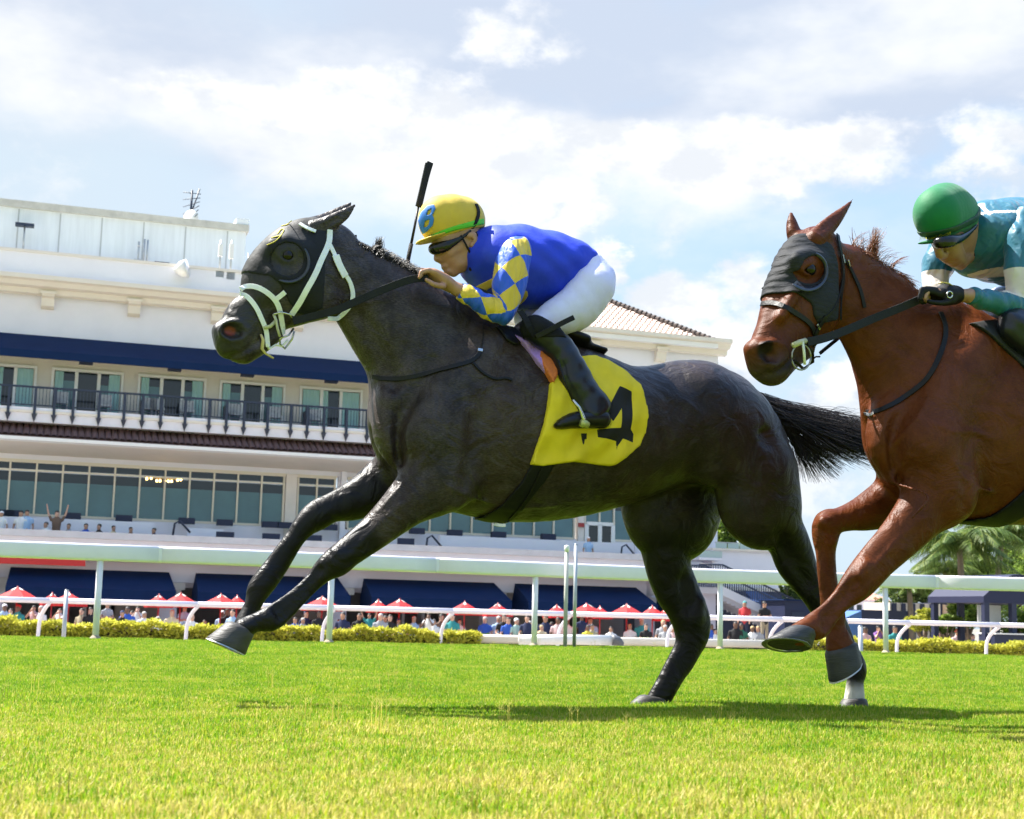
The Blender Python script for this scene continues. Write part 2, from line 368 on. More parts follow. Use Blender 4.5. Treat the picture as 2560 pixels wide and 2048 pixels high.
# ------------------------------------------------------------------ ground
POSTS = [ground(x, y) for x, y in ((-1190,1574),(-420,1588),(238,1600),(822,1610),(1335,1618),(1800,1626),(2215,1635.5),(2600,1645),(2960,1655))]
def grass_mat():
    m = bpy.data.materials.new('turf_soil_and_grass'); m.use_nodes = True; nt = m.node_tree; b = nt.nodes['Principled BSDF']; tc = N(nt, 'ShaderNodeTexCoord')
    n1 = N(nt, 'ShaderNodeTexNoise', inp={'Scale': 1.1, 'Detail': 7.0, 'Roughness': 0.7}); L(nt, tc.outputs['Object'], n1.inputs['Vector'])
    n2 = N(nt, 'ShaderNodeTexNoise', inp={'Scale': 60.0, 'Detail': 6.0, 'Roughness': 0.75}); L(nt, tc.outputs['Object'], n2.inputs['Vector'])
    r1 = ramp(nt, [(0.3, (0.14, 0.27, 0.010)), (0.55, (0.20, 0.32, 0.016)), (0.75, (0.29, 0.30, 0.035))]); L(nt, n1.outputs['Fac'], r1.inputs['Fac'])
    r2 = ramp(nt, [(0.3, (0.35, 0.35, 0.3)), (0.7, (1.3, 1.3, 1.2))]); L(nt, n2.outputs['Fac'], r2.inputs['Fac'])
    mx = N(nt, 'ShaderNodeMix', data_type='RGBA', blend_type='MULTIPLY'); mx.inputs['Factor'].default_value = 1; L(nt, r1.outputs['Color'], mx.inputs['A']); L(nt, r2.outputs['Color'], mx.inputs['B'])
    L(nt, mx.outputs['Result'], b.inputs['Base Color']); b.inputs['Roughness'].default_value = 0.9; b.inputs['Specular IOR Level'].default_value = 0.1
    bp = N(nt, 'ShaderNodeBump', inp={'Strength': 0.8, 'Distance': 0.03}); L(nt, n2.outputs['Fac'], bp.inputs['Height']); L(nt, bp.outputs['Normal'], b.inputs['Normal'])
    return m
M_TURF = grass_mat()
M_DIRT = mat('sandy_track', (0.33, 0.28, 0.225), 0.95, noise=0.2, nscale=3, bump=0.5, bscale=20)
M_APRON = mat('grey_paving', (0.42, 0.41, 0.41), 0.85, noise=0.12, nscale=2)
M_FARGRASS = mat('far_lawn', (0.20, 0.19, 0.16), 0.95, noise=0.3, nscale=0.3)
def build_ground():
    e = (POSTS[-1] - POSTS[0]).normalized(); nrm = Vector((-e.y, e.x, 0))
    # edge of the raised turf runs just behind the posts, then falls to the sandy track
    edge = [POSTS[0] - e * 60 + nrm * 4] + list(POSTS) + [POSTS[-1] + e * 60 + nrm * 12]
    v = []; f = []; K = len(edge)
    rows = [(-1, 0.0), (0.32, 0.0), (0.75, -0.10), (2.2, -0.62), (3.2, -0.70)]
    for off, z in rows:
        for p in edge:
            q = p + nrm * off if off >= 0 else Vector((p.x * 1.6, -40, 0)); v.append((q.x, q.y, z))
    for i in range(len(rows) - 1):
        for j in range(K - 1): f.append((i * K + j, i * K + j + 1, (i + 1) * K + j + 1, (i + 1) * K + j))
    o = link('turf', pydata('turf', v, f), None, M_TURF); tag(o, kind='structure')
    mb = MB(); a, b_ = POSTS[0] - e * 200 + nrm * 2.6, POSTS[-1] + e * 200 + nrm * 2.6
    mb.add([(a.x, a.y, -.66), (b_.x, b_.y, -.66), (b_ + nrm * 34).to_tuple()[:2] + (-.80,), (a + nrm * 34).to_tuple()[:2] + (-.80,)], [(0, 1, 2, 3)])
    tag(mb.build('sand_track', M_DIRT), kind='structure')
    mb = MB(); mb.add([(-3000, -3000, -1.0), (3000, -3000, -1.0), (3000, 3000, -1.0), (-3000, 3000, -1.0)], [(0, 1, 2, 3)]); tag(mb.build('ground', M_FARGRASS), kind='structure')
    mb = MB(); a2, b2 = a + nrm * 33.5, b_ + nrm * 33.5
    mb.add([(a2.x, a2.y, -.99), (b2.x, b2.y, -.99), (b2 + nrm * 40).to_tuple()[:2] + (-.99,), (a2 + nrm * 40).to_tuple()[:2] + (-.99,)], [(0, 1, 2, 3)]); tag(mb.build('apron', M_APRON), kind='structure')
build_ground()
# ------------------------------------------------------------------ the grandstand
FB = Frame(-0.3556 * 60, 60.0, R(18.5))
M_WALL = mat('white_stucco', (0.75, 0.735, 0.785), 0.85, noise=0.05, nscale=0.6, bump=0.1, bscale=8)
M_WALLG = mat('weathered_grey_white_wall', (0.70, 0.74, 0.78), 0.85, noise=0.10, nscale=1.2, stretch=(3, 3, 0.25))
M_CREAM = mat('cream_stucco', (0.70, 0.645, 0.585), 0.85, noise=0.07, nscale=0.8)
M_TRIM = mat('cream_moulding', (0.72, 0.66, 0.57), 0.75, noise=0.05, nscale=1.0)
M_NAVY = mat('navy_awning_canvas', (0.0045, 0.019, 0.068), 0.8, spec=0.15, noise=0.12, nscale=1.5, bump=0.2, bscale=3)
M_NAVYD = mat('dark_navy_paint', (0.010, 0.016, 0.050), 0.55, noise=0.1, nscale=4)
M_TILE = mat('brown_clay_tile', (0.135, 0.072, 0.064), 0.8, noise=0.3, nscale=6)
M_TILEP = mat('pale_clay_tile', (0.72, 0.56, 0.48), 0.8, noise=0.15, nscale=6)
M_IRON = mat('blue_black_iron', (0.016, 0.026, 0.055), 0.5)
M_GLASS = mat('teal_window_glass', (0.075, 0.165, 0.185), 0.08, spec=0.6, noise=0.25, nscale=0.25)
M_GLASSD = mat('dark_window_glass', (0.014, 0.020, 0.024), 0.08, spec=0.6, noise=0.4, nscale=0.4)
M_FRAME = mat('cream_window_frame', (0.68, 0.62, 0.50), 0.5)
M_FRAMEW = mat('white_window_frame', (0.78, 0.77, 0.75), 0.5)
M_CURTAIN = mat('pale_teal_curtain', (0.32, 0.52, 0.52), 0.8, noise=0.12, nscale=3, stretch=(14, 14, 0.3))
M_GALV = mat('galvanised_pole', (0.42, 0.44, 0.47), 0.45, metal=0.6, noise=0.15, nscale=10)
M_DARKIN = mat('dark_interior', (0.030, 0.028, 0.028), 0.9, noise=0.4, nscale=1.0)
def build_grandstand():
    A = lambda px, py=1200, s=0.0: FB.at(px, py, s)[0]
    Zx = lambda px, py, s=0.0: FB.at(px, py, s)[2]
    a0, a1 = A(-420), A(1792, 1000)
    root = empty('grandstand', FB.O + Vector((0, 0, -1.0)), FB.ang); tag(root, 'white multi-storey grandstand with navy awnings and tiled roofs', 'grandstand')
    G = -1.0
    def B(name, m, x0, x1, s0, s1, z0, z1, par=root, bevel=0.0):
        mb = MB(); mb.box(x0, x1, -s1, -s0, z0 - G, z1 - G); return mb.build(name, m, par, bevel=bevel)
    def PR(name, m, prof, x0, x1, par=root):        # profile of (s,z)
        mb = MB(); mb.prism([(-s, z - G) for s, z in prof], 'x', x0, x1); return mb.build(name, m, par)
    z_top, z_par, z_cor, z_corb = Zx(0, 515, -3), Zx(0, 624), Zx(0, 681, .8), Zx(0, 722)
    z_aw0, z_aw1, z_w3t, z_w3b = Zx(0, 832), Zx(0, 890, 1.5), Zx(0, 914), Zx(0, 1022)
    z_rail, z_bal, z_balb = Zx(0, 961, 1.6), Zx(0, 1014, 1.6), Zx(0, 1052, 1.4)
    z_t0, z_t1, z_fas = Zx(0, 1056, .9), Zx(0, 1087, 2.2), Zx(0, 1101, 2.1)
    z_w2t, z_tr, z_w2b = Zx(0, 1146), Zx(0, 1172), Zx(0, 1286)
    z_led, z_ledb = Zx(0, 1321, 4.5), Zx(0, 1338, 4.5); z_la0, z_la1 = Zx(0, 1417, 3.4), Zx(0, 1466, 5.6)
    # upper block
    ax = A(614, 600, -3); ub = B('rooftop_block', M_WALLG, a0, ax, -14, -3, z_par - 1, z_top)
    B('coping', mat('stained_coping', (0.50, 0.49, 0.45), 0.9, noise=0.2, nscale=2), a0, ax + .12, -14, -2.85, z_top, z_top + .32, ub); B('end_upstand', M_WALLG, ax - .5, ax + .1, -4.5, -2.9, z_top + .32, z_top + .62, ub)
    for px in np.arange(-60, 620, 105): x = A(px, 560, -3); B('panel_joint', mat('wall_joint', (0.44, 0.46, 0.48), 0.9), x - .03, x + .03, -3.0, -2.985, z_par - .5, z_top - .05, ub)
    # parapet, cornice, frieze
    ap = A(1290, 700); B('parapet', M_WALL, a0, ap, -3.2, 0, z_cor - .1, z_par); B('parapet_coping', M_CREAM, a0, ap, -3.2, .06, z_par, z_par + .12)
    co = PR('cornice', M_TRIM, [(-.4, z_cor + .02), (1.0, z_cor + .02), (1.0, z_cor - .16), (.82, z_cor - .22), (.70, z_cor - .40), (.42, z_cor - .46), (.36, z_cor - .66), (.16, z_cor - .72), (.12, z_corb), (-.4, z_corb)], a0, A(1832, 880, 1.0))
    B('frieze_wall', M_WALL, a0, a1, -1.0, 0, z_aw0 - .1, z_corb + .01)
    d = (A(337, 750, .3) - A(120, 750, .3)); x = A(120, 750, .3) - 3 * d
    while x < A(1800, 900, .3):
        br = PR('bracket', M_TRIM, [(-.02, z_corb - .02), (.50, z_corb - .02), (.50, z_corb - .22), (.34, z_corb - .30), (.28, z_corb - .62), (.10, z_corb - .72), (-.02, z_corb - .72)], x - .26, x + .26); B('bracket_cap', M_TRIM, x - .33, x + .33, -.02, .56, z_corb - .14, z_corb - .03, br); x += d
    # third floor: awning, wall, windows, balcony
    aw = PR('long_awning', M_NAVY, [(.02, z_aw0), (.10, z_aw0), (1.7, z_aw1 + .32), (1.7, z_aw1), (1.62, z_aw1), (1.62, z_aw1 + .30), (.02, z_aw0 - .10)], a0, A(1240, 900, 1.5))
    for px in (215, 437, 620, 830): xx = A(px, 910, 1.2); B('awning_light', M_NAVYD, xx - .28, xx + .28, 1.0, 1.4, z_aw1 - .03, z_aw1 + .12, aw)
    B('third_floor_wall', M_CREAM, a0, a1, -1.2, -.12, z_balb - .2, z_aw0 - .1)
    wg = [(-235, -90), (-60, 84), (133, 302), (350, 510), (555, 709), (756, 902), (948, 1085), (1130, 1262)]
    for i, (p, q) in enumerate(wg):
        x0, x1 = A(p, 970), A(q, 970); wn = B('window', M_FRAMEW, x0 - .10, x1 + .10, -.13, .0, z_w3t - .02, z_w3t + .10)
        B('window_jamb', M_FRAMEW, x0 - .10, x0, -.13, 0, z_bal, z_w3t, wn); B('window_jamb', M_FRAMEW, x1, x1 + .10, -.13, 0, z_bal, z_w3t, wn)
        w = (x1 - x0) / 3
        for k in range(3):
            l, r = x0 + w * k + .05, x0 + w * (k + 1) - .05
            B('pane', M_GLASS if k != 1 else M_GLASSD, l, r, -.125, -.10, z_bal - .1, z_w3t - .03, wn); B('pane_shade_band', M_GLASSD, l, r, -.10, -.09, z_w3t - .42 - .05 * k, z_w3t - .03, wn)  # dark glass strip paints the shade band along the top of each pane
            if k < 2: B('mullion', M_FRAMEW, x0 + w * (k + 1) - .07, x0 + w * (k + 1) + .07, -.12, .0, z_bal, z_w3t, wn)
        for (cl, cr) in ([(x0 + .05, x0 + w * .42), (x1 - w * .55, x1 - .05)] if i not in (1, 5) else [(x0 + .05, x0 + w * .9), (x0 + w + .06, x0 + w * 1.35), (x1 - w * .92, x1 - .05)]):
            mb = MB(); n = max(4, int((cr - cl) / .11)); v = []; 
            prof = [(cl + (cr - cl) * j / n, .035 + .03 * (j % 2)) for j in range(n + 1)]
            v = [(xx, ss, zz - G) for zz in (z_bal, z_w3t - .05) for xx, ss in prof]; f = [(j, j + 1, n + 2 + j, n + 1 + j) for j in range(n)]
            mb.add(v, f); mb.build('curtain', M_CURTAIN, wn)
    sl = B('balcony_slab', M_WALL, a0, A(1270, 1030, 1.6), -.1, 1.7, z_balb, z_bal); B('slab_edge', M_TRIM, a0, A(1270, 1030, 1.6), 1.7, 1.76, z_bal - .22, z_bal - .12, sl)
    rl = B('balcony_rail', M_IRON, a0, A(1240, 1000, 1.7), 1.62, 1.70, z_rail - .06, z_rail + .02); B('bottom_bar', M_IRON, a0, A(1240, 1000, 1.7), 1.64, 1.68, z_bal + .08, z_bal + .13, rl)
    mb = MB(); xa, xb = a0, A(1240, 1000, 1.7); x = xa
    while x < xb: mb.box(x - .011, x + .011, -1.675, -1.645, z_bal + .1 - G, z_rail - .05 - G); x += .135
    mb.build('pickets', M_IRON, rl)['kind'] = 'stuff'
    gp = [-230, -180, -130, -60, 22, 88, 137, 184, 249, 312, 358, 404, 465, 525, 568, 612, 671, 729, 770, 812, 868, 920, 970, 1020]
    for j, px in enumerate(gp):
        x = A(px, 1000, 1.7); po = B('balcony_post', M_IRON, x - .055, x + .055, 1.64, 1.80, z_bal - .30, z_rail)
        mb = MB(); mb.add([(x - .11, -1.6, z_bal - .28 - G), (x + .11, -1.6, z_bal - .28 - G), (x + .11, -1.83, z_bal - .28 - G), (x - .11, -1.83, z_bal - .28 - G), (x, -1.72, z_bal - .62 - G)], [(0, 1, 4), (1, 2, 4), (2, 3, 4), (3, 0, 4), (3, 2, 1, 0)]); mb.build('post_finial', M_IRON, po)
    for px in (137, 358, 568, 770, 970): x = A(px, 1000, .9); dv = B('balcony_divider', M_IRON, x - .06, x + .0, .0, 1.6, z_bal + .75, z_rail - .1); B('divider_panel', M_NAVYD, x - 0.055, x - .005, .1, 1.5, z_bal + .02, z_bal + .72, dv)
    M_CH = mat('pale_wicker_chair', (0.45, 0.45, 0.46), 0.8, noise=0.3, nscale=8)
    for px in (152, 262, 376, 395, 590, 790, 690, 470):
        x = A(px, 1000, .8); ch = B('balcony_chair', M_CH, x - .3, x + .3, .5, 1.0, z_bal + .35, z_bal + .45); B('chair_back', M_CH, x - .3, x + .3, .42, .5, z_bal + .45, z_bal + .9, ch)
        for sx in (-.27, .23): B('chair_leg', M_CH, x + sx, x + sx + .05, .9, .95, z_bal, z_bal + .35, ch)
    # pent roof of barrel tiles
    ar = A(1262, 1100, 1.5)
    tr = PR('pent_roof', M_TILE, [(-.1, z_t0 + .02), (.9, z_t0), (2.25, z_t1 + .03), (2.25, z_t1 - .06), (.9, z_t0 - .12), (-.1, z_t0 - .12)], a0, ar)
    mb = MB(); x = a0; n = 6; L_ = math.hypot(1.35, z_t0 - z_t1)
    while x < ar:
        for (sA, zA, sB, zB) in ((.88, z_t0 + .01, 1.36, z_t0 + (z_t1 - z_t0) * .36 + .03), (1.30, z_t0 + (z_t1 - z_t0) * .30 + .01, 1.82, z_t0 + (z_t1 - z_t0) * .70 + .03), (1.76, z_t0 + (z_t1 - z_t0) * .64 + .01, 2.3, z_t1 + .03)):
            v = []
            for (s_, z_) in ((sA, zA), (sB, zB)):
                for j in range(n): t = math.pi * j / (n - 1); v.append((x + .125 * math.cos(t), -s_, z_ - G + .09 * math.sin(t)))
            mb.add(v, [(j, j + 1, n + j + 1, n + j) for j in range(n - 1)])
        x += .27
    mb.build('barrel_tiles', M_TILE, tr)['kind'] = 'stuff'
    PR('gutter', M_FRAMEW, [(2.12, z_t1 - .06), (2.36, z_t1 - .02), (2.36, z_fas + .06), (2.12, z_fas)], a0, ar); PR('eaves_soffit', M_TRIM, [(-.1, z_t1 - .08), (2.14, z_t1 - .08), (2.14, z_fas), (1.2, z_fas - .12), (.2, z_fas - .3), (-.1, z_fas - .3)], a0, ar)
    # second floor: glazed wall
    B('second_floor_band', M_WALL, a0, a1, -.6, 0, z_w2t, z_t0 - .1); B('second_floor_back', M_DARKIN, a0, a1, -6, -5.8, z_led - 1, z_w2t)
    B('base_wall', M_WALL, a0, a1, -.6, 0, z_led - 2.0, z_w2b)
    mull = [-370, -304, -238, -172, -107, -43, 21, 88, 154, 220, 285, 348, 411, 473, 534, 594, 653.5, 709]
    def glaz(ms, par_name='glazed_bay', tall=True):
        xs = [A(m, 1230) for m in ms]; fr_ = B(par_name, M_FRAME, xs[0] - .07, xs[-1] + .07, -.16, .02, z_w2t - .12, z_w2t + .02)
        B('sill', M_FRAME, xs[0], xs[-1], -.16, .02, z_w2b - .02, z_w2b + .08, fr_)
        for k, x in enumerate(xs): B('mullion', M_FRAME, x - .038, x + .038, -.15, .03, z_w2b + .08, z_w2t - .12, fr_)
        for x, y in zip(xs[:-1], xs[1:]):
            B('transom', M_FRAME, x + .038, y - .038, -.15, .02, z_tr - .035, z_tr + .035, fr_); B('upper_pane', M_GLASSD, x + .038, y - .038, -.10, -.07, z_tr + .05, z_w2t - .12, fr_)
            B('lower_pane', M_GLASS, x + .038, y - .038, -.10, -.07, z_w2b + .08, z_tr - .05 - .40, fr_); B('pane_shade_strip', M_GLASSD, x + .038, y - .038, -.10, -.07, z_tr - .05 - .40, z_tr - .05, fr_)  # dark upper panes and top strip over teal: interior gloom and reflection painted in
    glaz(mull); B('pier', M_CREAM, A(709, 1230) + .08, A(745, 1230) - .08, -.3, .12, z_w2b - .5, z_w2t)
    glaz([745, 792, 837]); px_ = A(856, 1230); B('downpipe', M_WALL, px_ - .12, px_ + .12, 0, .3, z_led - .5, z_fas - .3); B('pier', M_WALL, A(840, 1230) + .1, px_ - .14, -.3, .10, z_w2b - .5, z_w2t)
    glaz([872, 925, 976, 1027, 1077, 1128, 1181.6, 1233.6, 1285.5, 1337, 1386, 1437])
    B('pier', M_CREAM, A(1440, 1260) + .08, A(1463, 1260) - .08, -.3, .12, z_w2b - .5, z_w2t)
    xa_ = A(1452, 1313, .12); B('alarm_bell', mat('red_alarm', (0.35, 0.03, 0.03), 0.5), xa_ - .14, xa_ + .14, .12, .22, Zx(1452, 1318, .12), Zx(1452, 1308, .12))
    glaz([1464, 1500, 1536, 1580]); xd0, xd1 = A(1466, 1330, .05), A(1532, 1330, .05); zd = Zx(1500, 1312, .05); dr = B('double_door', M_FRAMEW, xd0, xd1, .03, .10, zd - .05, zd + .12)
    for k in range(3): xk = xd0 + (xd1 - xd0) * k / 2; B('door_stile', M_FRAMEW, xk - .10, xk + .10, .03, .10, z_w2b - .3, zd, dr)
    for k in range(2): B('door_pane', M_GLASSD, xd0 + (xd1 - xd0) * k / 2 + .1, xd0 + (xd1 - xd0) * (k + 1) / 2 - .1, .03, .06, z_w2b - .3, zd - .05, dr)
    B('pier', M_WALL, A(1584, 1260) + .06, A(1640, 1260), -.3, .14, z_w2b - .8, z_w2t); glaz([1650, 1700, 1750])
    # chandelier glowing inside the dining room
    mg = bpy.data.materials.new('warm_bulb'); mg.use_nodes = True; bb = mg.node_tree.nodes['Principled BSDF']; bb.inputs['Base Color'].default_value = (.8, .6, .3, 1); bb.inputs['Emission Color'].default_value = (1, .62, .22, 1); bb.inputs['Emission Strength'].default_value = 3.0
    chd = B('chandelier', mat('gilt', (0.4, 0.28, 0.08), 0.4), A(366, 1198, -.05), A(452, 1206, -.05), -.065, -.04, Zx(400, 1196, -.05) - .02, Zx(400, 1196, -.05) + .01)
    for px, py in ((367, 1197), (378, 1195), (392, 1202), (400, 1202), (413, 1202), (421, 1203), (429, 1203), (444, 1200), (452, 1199)):
        mb = MB(); x, z = A(px, py, -.03), Zx(px, py, -.03); mb.tube([(x, .03, z - .06 - G), (x, .03, z - G), (x, .03, z + .06 - G)], [.03, .055, .02], 8); mb.build('bulb', mg, chd, True)
    # terrace
    B('terrace_deck', M_APRON, a0, A(1640, 1350, 4.4), 0, 4.3, z_led - 1.1, z_led - .9)
    B('terrace_wall', M_WALL, a0, A(1652, 1380, 4.5), 4.25, 4.5, z_la0 + .40, z_ledb); B('terrace_ledge', mat('grey_stone_ledge', (0.56, 0.56, 0.57), 0.8, noise=0.12, nscale=2), a0, A(1660, 1380, 4.6), 4.1, 4.66, z_ledb, z_led); B('terrace_moulding', M_TRIM, a0, A(1655, 1380, 4.5), 4.5, 4.58, z_la0 + .55, z_la0 + .72)
    B('terrace_return', M_WALL, A(1640, 1380, 4.4), A(1655, 1380, 4.4), 0, 4.3, z_la0 - .35, z_led); B('terrace_soffit', M_TRIM, a0, A(1650, 1380, 4.4), 3.4, 4.25, z_la0 + .40, z_la0 + .48)
    for (p, q) in ((-300, 385), (470, 560)): B('bench_wall', M_WALL, A(p, 1300, 2.2), A(q, 1300, 2.2), 2.0, 2.2, z_led - .9, Zx(200, 1299, 2.2) if p < 0 else Zx(520, 1322, 2.2))
    for (p, q) in ((1100, 1480), (1470, 1560)): B('bench_wall', M_WALL, A(p, 1340, 2.2), A(q, 1340, 2.2), 2.0, 2.2, z_led - .9, Zx(1300, 1347, 2.2))
    for px in (14, 33, 182, 312, 470, 566, 679, 720, 780, 830, 1050, 1145, 1255, 1380): x = A(px, 1290, 1.0); zz = z_w2b; c = B('terrace_seat', M_NAVYD, x - .34, x + .34, .4, .7, zz - .1, zz + .16, root)
    for px, py in ((563, 1336), (678, 1340), (783, 1344), (1015, 1352)): x = A(px, py, 3.9); z = Zx(px, py, 3.9); B('navy_seat_back', M_NAVYD, x - .36, x + .36, 3.8, 3.95, z - .2, z + .1)
    for px, py in ((455, 1316), (1085, 1352), (1570, 1374)):
        x, z = A(px, py, 3.0), Zx(px, py, 3.0); rm = MB(); rm.tube([(x - .35, -3, z - .4 - G), (x - .3, -3, z + .1 - G), (x - .1, -3, z + .22 - G), (x + .35, -3, z - .25 - G)], .045, 8); rm.build('handrail', M_IRON, root, True)
    # ground floor: back wall, columns, awnings
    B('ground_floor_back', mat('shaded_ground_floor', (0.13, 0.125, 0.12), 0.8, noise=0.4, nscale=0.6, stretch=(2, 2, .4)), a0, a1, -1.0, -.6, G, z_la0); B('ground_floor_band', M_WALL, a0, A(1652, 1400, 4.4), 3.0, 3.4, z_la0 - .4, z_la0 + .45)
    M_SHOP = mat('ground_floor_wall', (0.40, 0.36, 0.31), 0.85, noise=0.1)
    for (p, q) in ((290, 440), (700, 860), (940, 970), (1110, 1330), (1480, 1560)): B('wall_panel', M_SHOP, A(p, 1480, .3), A(q, 1480, .3), -.6, .3, G, z_la0)
    for px in (110, 215, 275, 1010, 1060, 1185, 1230): x = A(px, 1490, .2); B('shopfront_mullion', M_FRAMEW, x - .06, x + .06, -.6, .2, G, z_la0)
    for px in (425, 850, 1232, 1622, -10):
        x = A(px, 1440, 3.4); cl = B('column', M_WALL, x - .36, x + .36, 2.7, 3.3, G, z_la0 - .7); B('capital', M_TRIM, x - .62, x + .62, 2.5, 3.5, z_la0 - .7, z_la0 - .42, cl); B('capital_necking', M_TRIM, x - .48, x + .48, 2.6, 3.42, z_la0 - .95, z_la0 - .7, cl)
    for (p, q) in ((-430, -38), (14, 442), (496, 878), (931, 1281), (1322, 1646), (1690, 1915)):
        x0, x1 = A(p, 1460, 5.6), A(q, 1460, 5.6); ho = .12; t = z_la0; b1 = z_la1; v0 = b1 - .42
        V = [(x0 + ho, -3.42, t), (x1 - ho, -3.42, t), (x1, -5.6, b1), (x0, -5.6, b1), (x0, -3.42, b1), (x1, -3.42, b1), (x1, -5.6, v0), (x0, -5.6, v0), (x0, -3.42, v0), (x1, -3.42, v0)]
        V = [(a, b, c - G) for a, b, c in V]; mb = MB(); mb.add(V, [(0, 1, 2, 3), (0, 3, 4), (1, 5, 2), (3, 2, 6, 7), (4, 3, 7, 8), (2, 5, 9, 6)])
        aw_ = mb.build('ground_awning', M_NAVY, root); so = aw_.modifiers.new('s', 'SOLIDIFY'); so.thickness = .04; so.offset = -1
    B('red_banner', mat('red_banner_cloth', (0.52, 0.03, 0.025), 0.7, bump=0.3, bscale=2), A(-380, 1400, 4.6), A(214, 1400, 4.6), 4.59, 4.64, Zx(60, 1411, 4.6), Zx(60, 1391, 4.6))
    # hipped tile roof over the right-hand pavilion
    xe0, xe1 = A(1240, 840, .7), A(1785, 866, .7); ze = Zx(1600, 842, .7); xr = A(1500, 752, -5); zr = Zx(1500, 752, -5)
    V = [(xe0, -.7, ze), (xe1, -.7, ze), (xe1, 11.0, ze), (xe0, 11.0, ze), (xe0 + (xe1 - xr), 5.0, zr), (xr, 5.0, zr)]
    hp = MB(); hp.add([(a, b, c - G) for a, b, c in V], [(0, 1, 5, 4), (1, 2, 5), (2, 3, 4, 5), (3, 0, 4), (3, 2, 1, 0)]); hr = hp.build('hipped_roof', M_TILEP, root)
    mb = MB(); x = xe0 + .1; rows = 16; n = 5; P0, P1, P5, P4 = [Vector(V[i]) for i in (0, 1, 5, 4)]
    for k in range(rows):
        t0, t1 = k / rows, (k + 1.12) / rows; l0, r0 = P0.lerp(P4, t0), P1.lerp(P5, t0); x = l0.x; dn = (P4 - P0) / rows
        while x < r0.x - .1:
            c0 = Vector((x + .14, l0.y, l0.z)); c1 = c0 + Vector((0, dn.y, dn.z)) * 1.1; v = []
            for c, lift in ((c0, .07), (c1, .02)):
                for j in range(n): t = math.pi * j / (n - 1); v.append((c.x + .125 * math.cos(t), c.y, c.z - G + lift + .085 * math.sin(t)))
            mb.add(v, [(j, j + 1, n + j + 1, n + j) for j in range(n - 1)]); x += .29
    mb.build('barrel_tiles', M_TILEP, hr)['kind'] = 'stuff'
    e_, r_ = Vector((xe1, -.7, ze - G + .06)), Vector((xr, 5.0, zr - G + .08)); mb = MB(); k = 26
    for i in range(k): p, q = e_.lerp(r_, i / k), e_.lerp(r_, (i + 1.15) / k); mb.tube([p + Vector((0, 0, .10)), q + Vector((0, 0, .04))], [.17, .13], 7)
    mb.build('hip_tiles', mat('dark_hip_tile', (0.075, 0.055, 0.048), 0.85, noise=0.3), hr)['kind'] = 'stuff'
    B('eave_gutter', M_FRAMEW, xe0, xe1 + .15, .55, .85, ze - .24, ze - .03, hr); B('pavilion_body', M_WALL, A(1430, 1000), a1 + .02, -14, .02, z_w2t - .5, z_corb - .02)
    # end wall of the stand
    B('end_wall', M_WALL, a1 - .3, a1 + .05, -14, .03, G, z_corb)
    # rooftop aerials and lamps
    def mast(px, pyb, pyt, s, r=.05, m=M_GALV): x, zb, zt = A(px, pyb, s), Zx(px, pyb, s), Zx(px, pyt, s); mb = MB(); mb.tube([(x, -s, zb - G), (x, -s, zt - G)], r, 8); return mb.build('mast', m, root, True), x, zb, zt
    mo, x, zb, zt = mast(475, 569, 475, -5, .055, M_IRON); mb = MB()
    for k in range(6): L2 = .42 - .05 * k; zz = zt - .15 - .28 * k; mb.tube([(x - L2, 5 + .3 * k, zz - G), (x + L2, 5 - .3 * k, zz - G)], .022, 5)
    mb.tube([(x - .1, 5, zt - 1.6 - G), (x + .35, 5, zt + .1 - G)], .04, 6); mb.build('aerial_rods', M_IRON, mo, True)['kind'] = 'stuff'
    mo, x, zb, zt = mast(489, 570, 560, -4.5, .05); mb = MB(); mb.tube([(x - .28, 4.2, zb + .35 - G), (x - .2, 4.3, zb + .36 - G), (x, 4.5, zb + .38 - G)], [.42, .36, .1], 14); mb.build('satellite_dish', M_FRAMEW, mo, True)
    for px, pyb, pyt, s in ((57, 630, 566, -2.4), (344, 664, 604, -2.4), (358, 664, 598, -2.4), (366, 664, 600, -2.4), (548, 690, 600, -.2), (575, 696, 600, -.2), (619, 690, 634, -.2), (200, 533, 522, -5), (414, 556, 546, -5)):
        mo, x, zb, zt = mast(px, pyb, pyt, s, .04)
        if px == 57: mb = MB(); mb.box(x - .4, x + .4, 2.2, 2.6, zt - G, zt + .12 - G); mb.build('flood_lamp', M_IRON, mo)
        if px in (548, 575, 344): mb = MB(); mb.box(x - .09, x + .09, -s - .09, -s + .09, zb + .9 - G, zt - .2 - G); mb.build('antenna_panel', M_FRAMEW, mo); mb = MB(); mb.box(x - .18, x + .18, -s - .2, -s - .05, zb - .1 - G, zb + .25 - G); mb.build('mounting_box', M_GALV, mo)
    x, z = A(440, 676, -.1), Zx(440, 676, -.1); mb = MB(); mb.tube([(x - .1, -.3, z - G - .1), (x + .15, -.4, z - G - .05), (x + .42, -.5, z - G)], [.10, .34, .42], 14); dl = mb.build('dish_lamp', M_FRAMEW, root, True); mb = MB(); mb.box(x - .95, x - .3, .0, .2, z + .15 - G, z + .3 - G); mb.box(x - .7, x - .62, .05, .12, z - .3 - G, z + .15 - G); mb.build('lamp_arm', M_IRON, dl)
    return dict(A=A, Zx=Zx, G=G, z_led=z_led)
GS = build_grandstand()
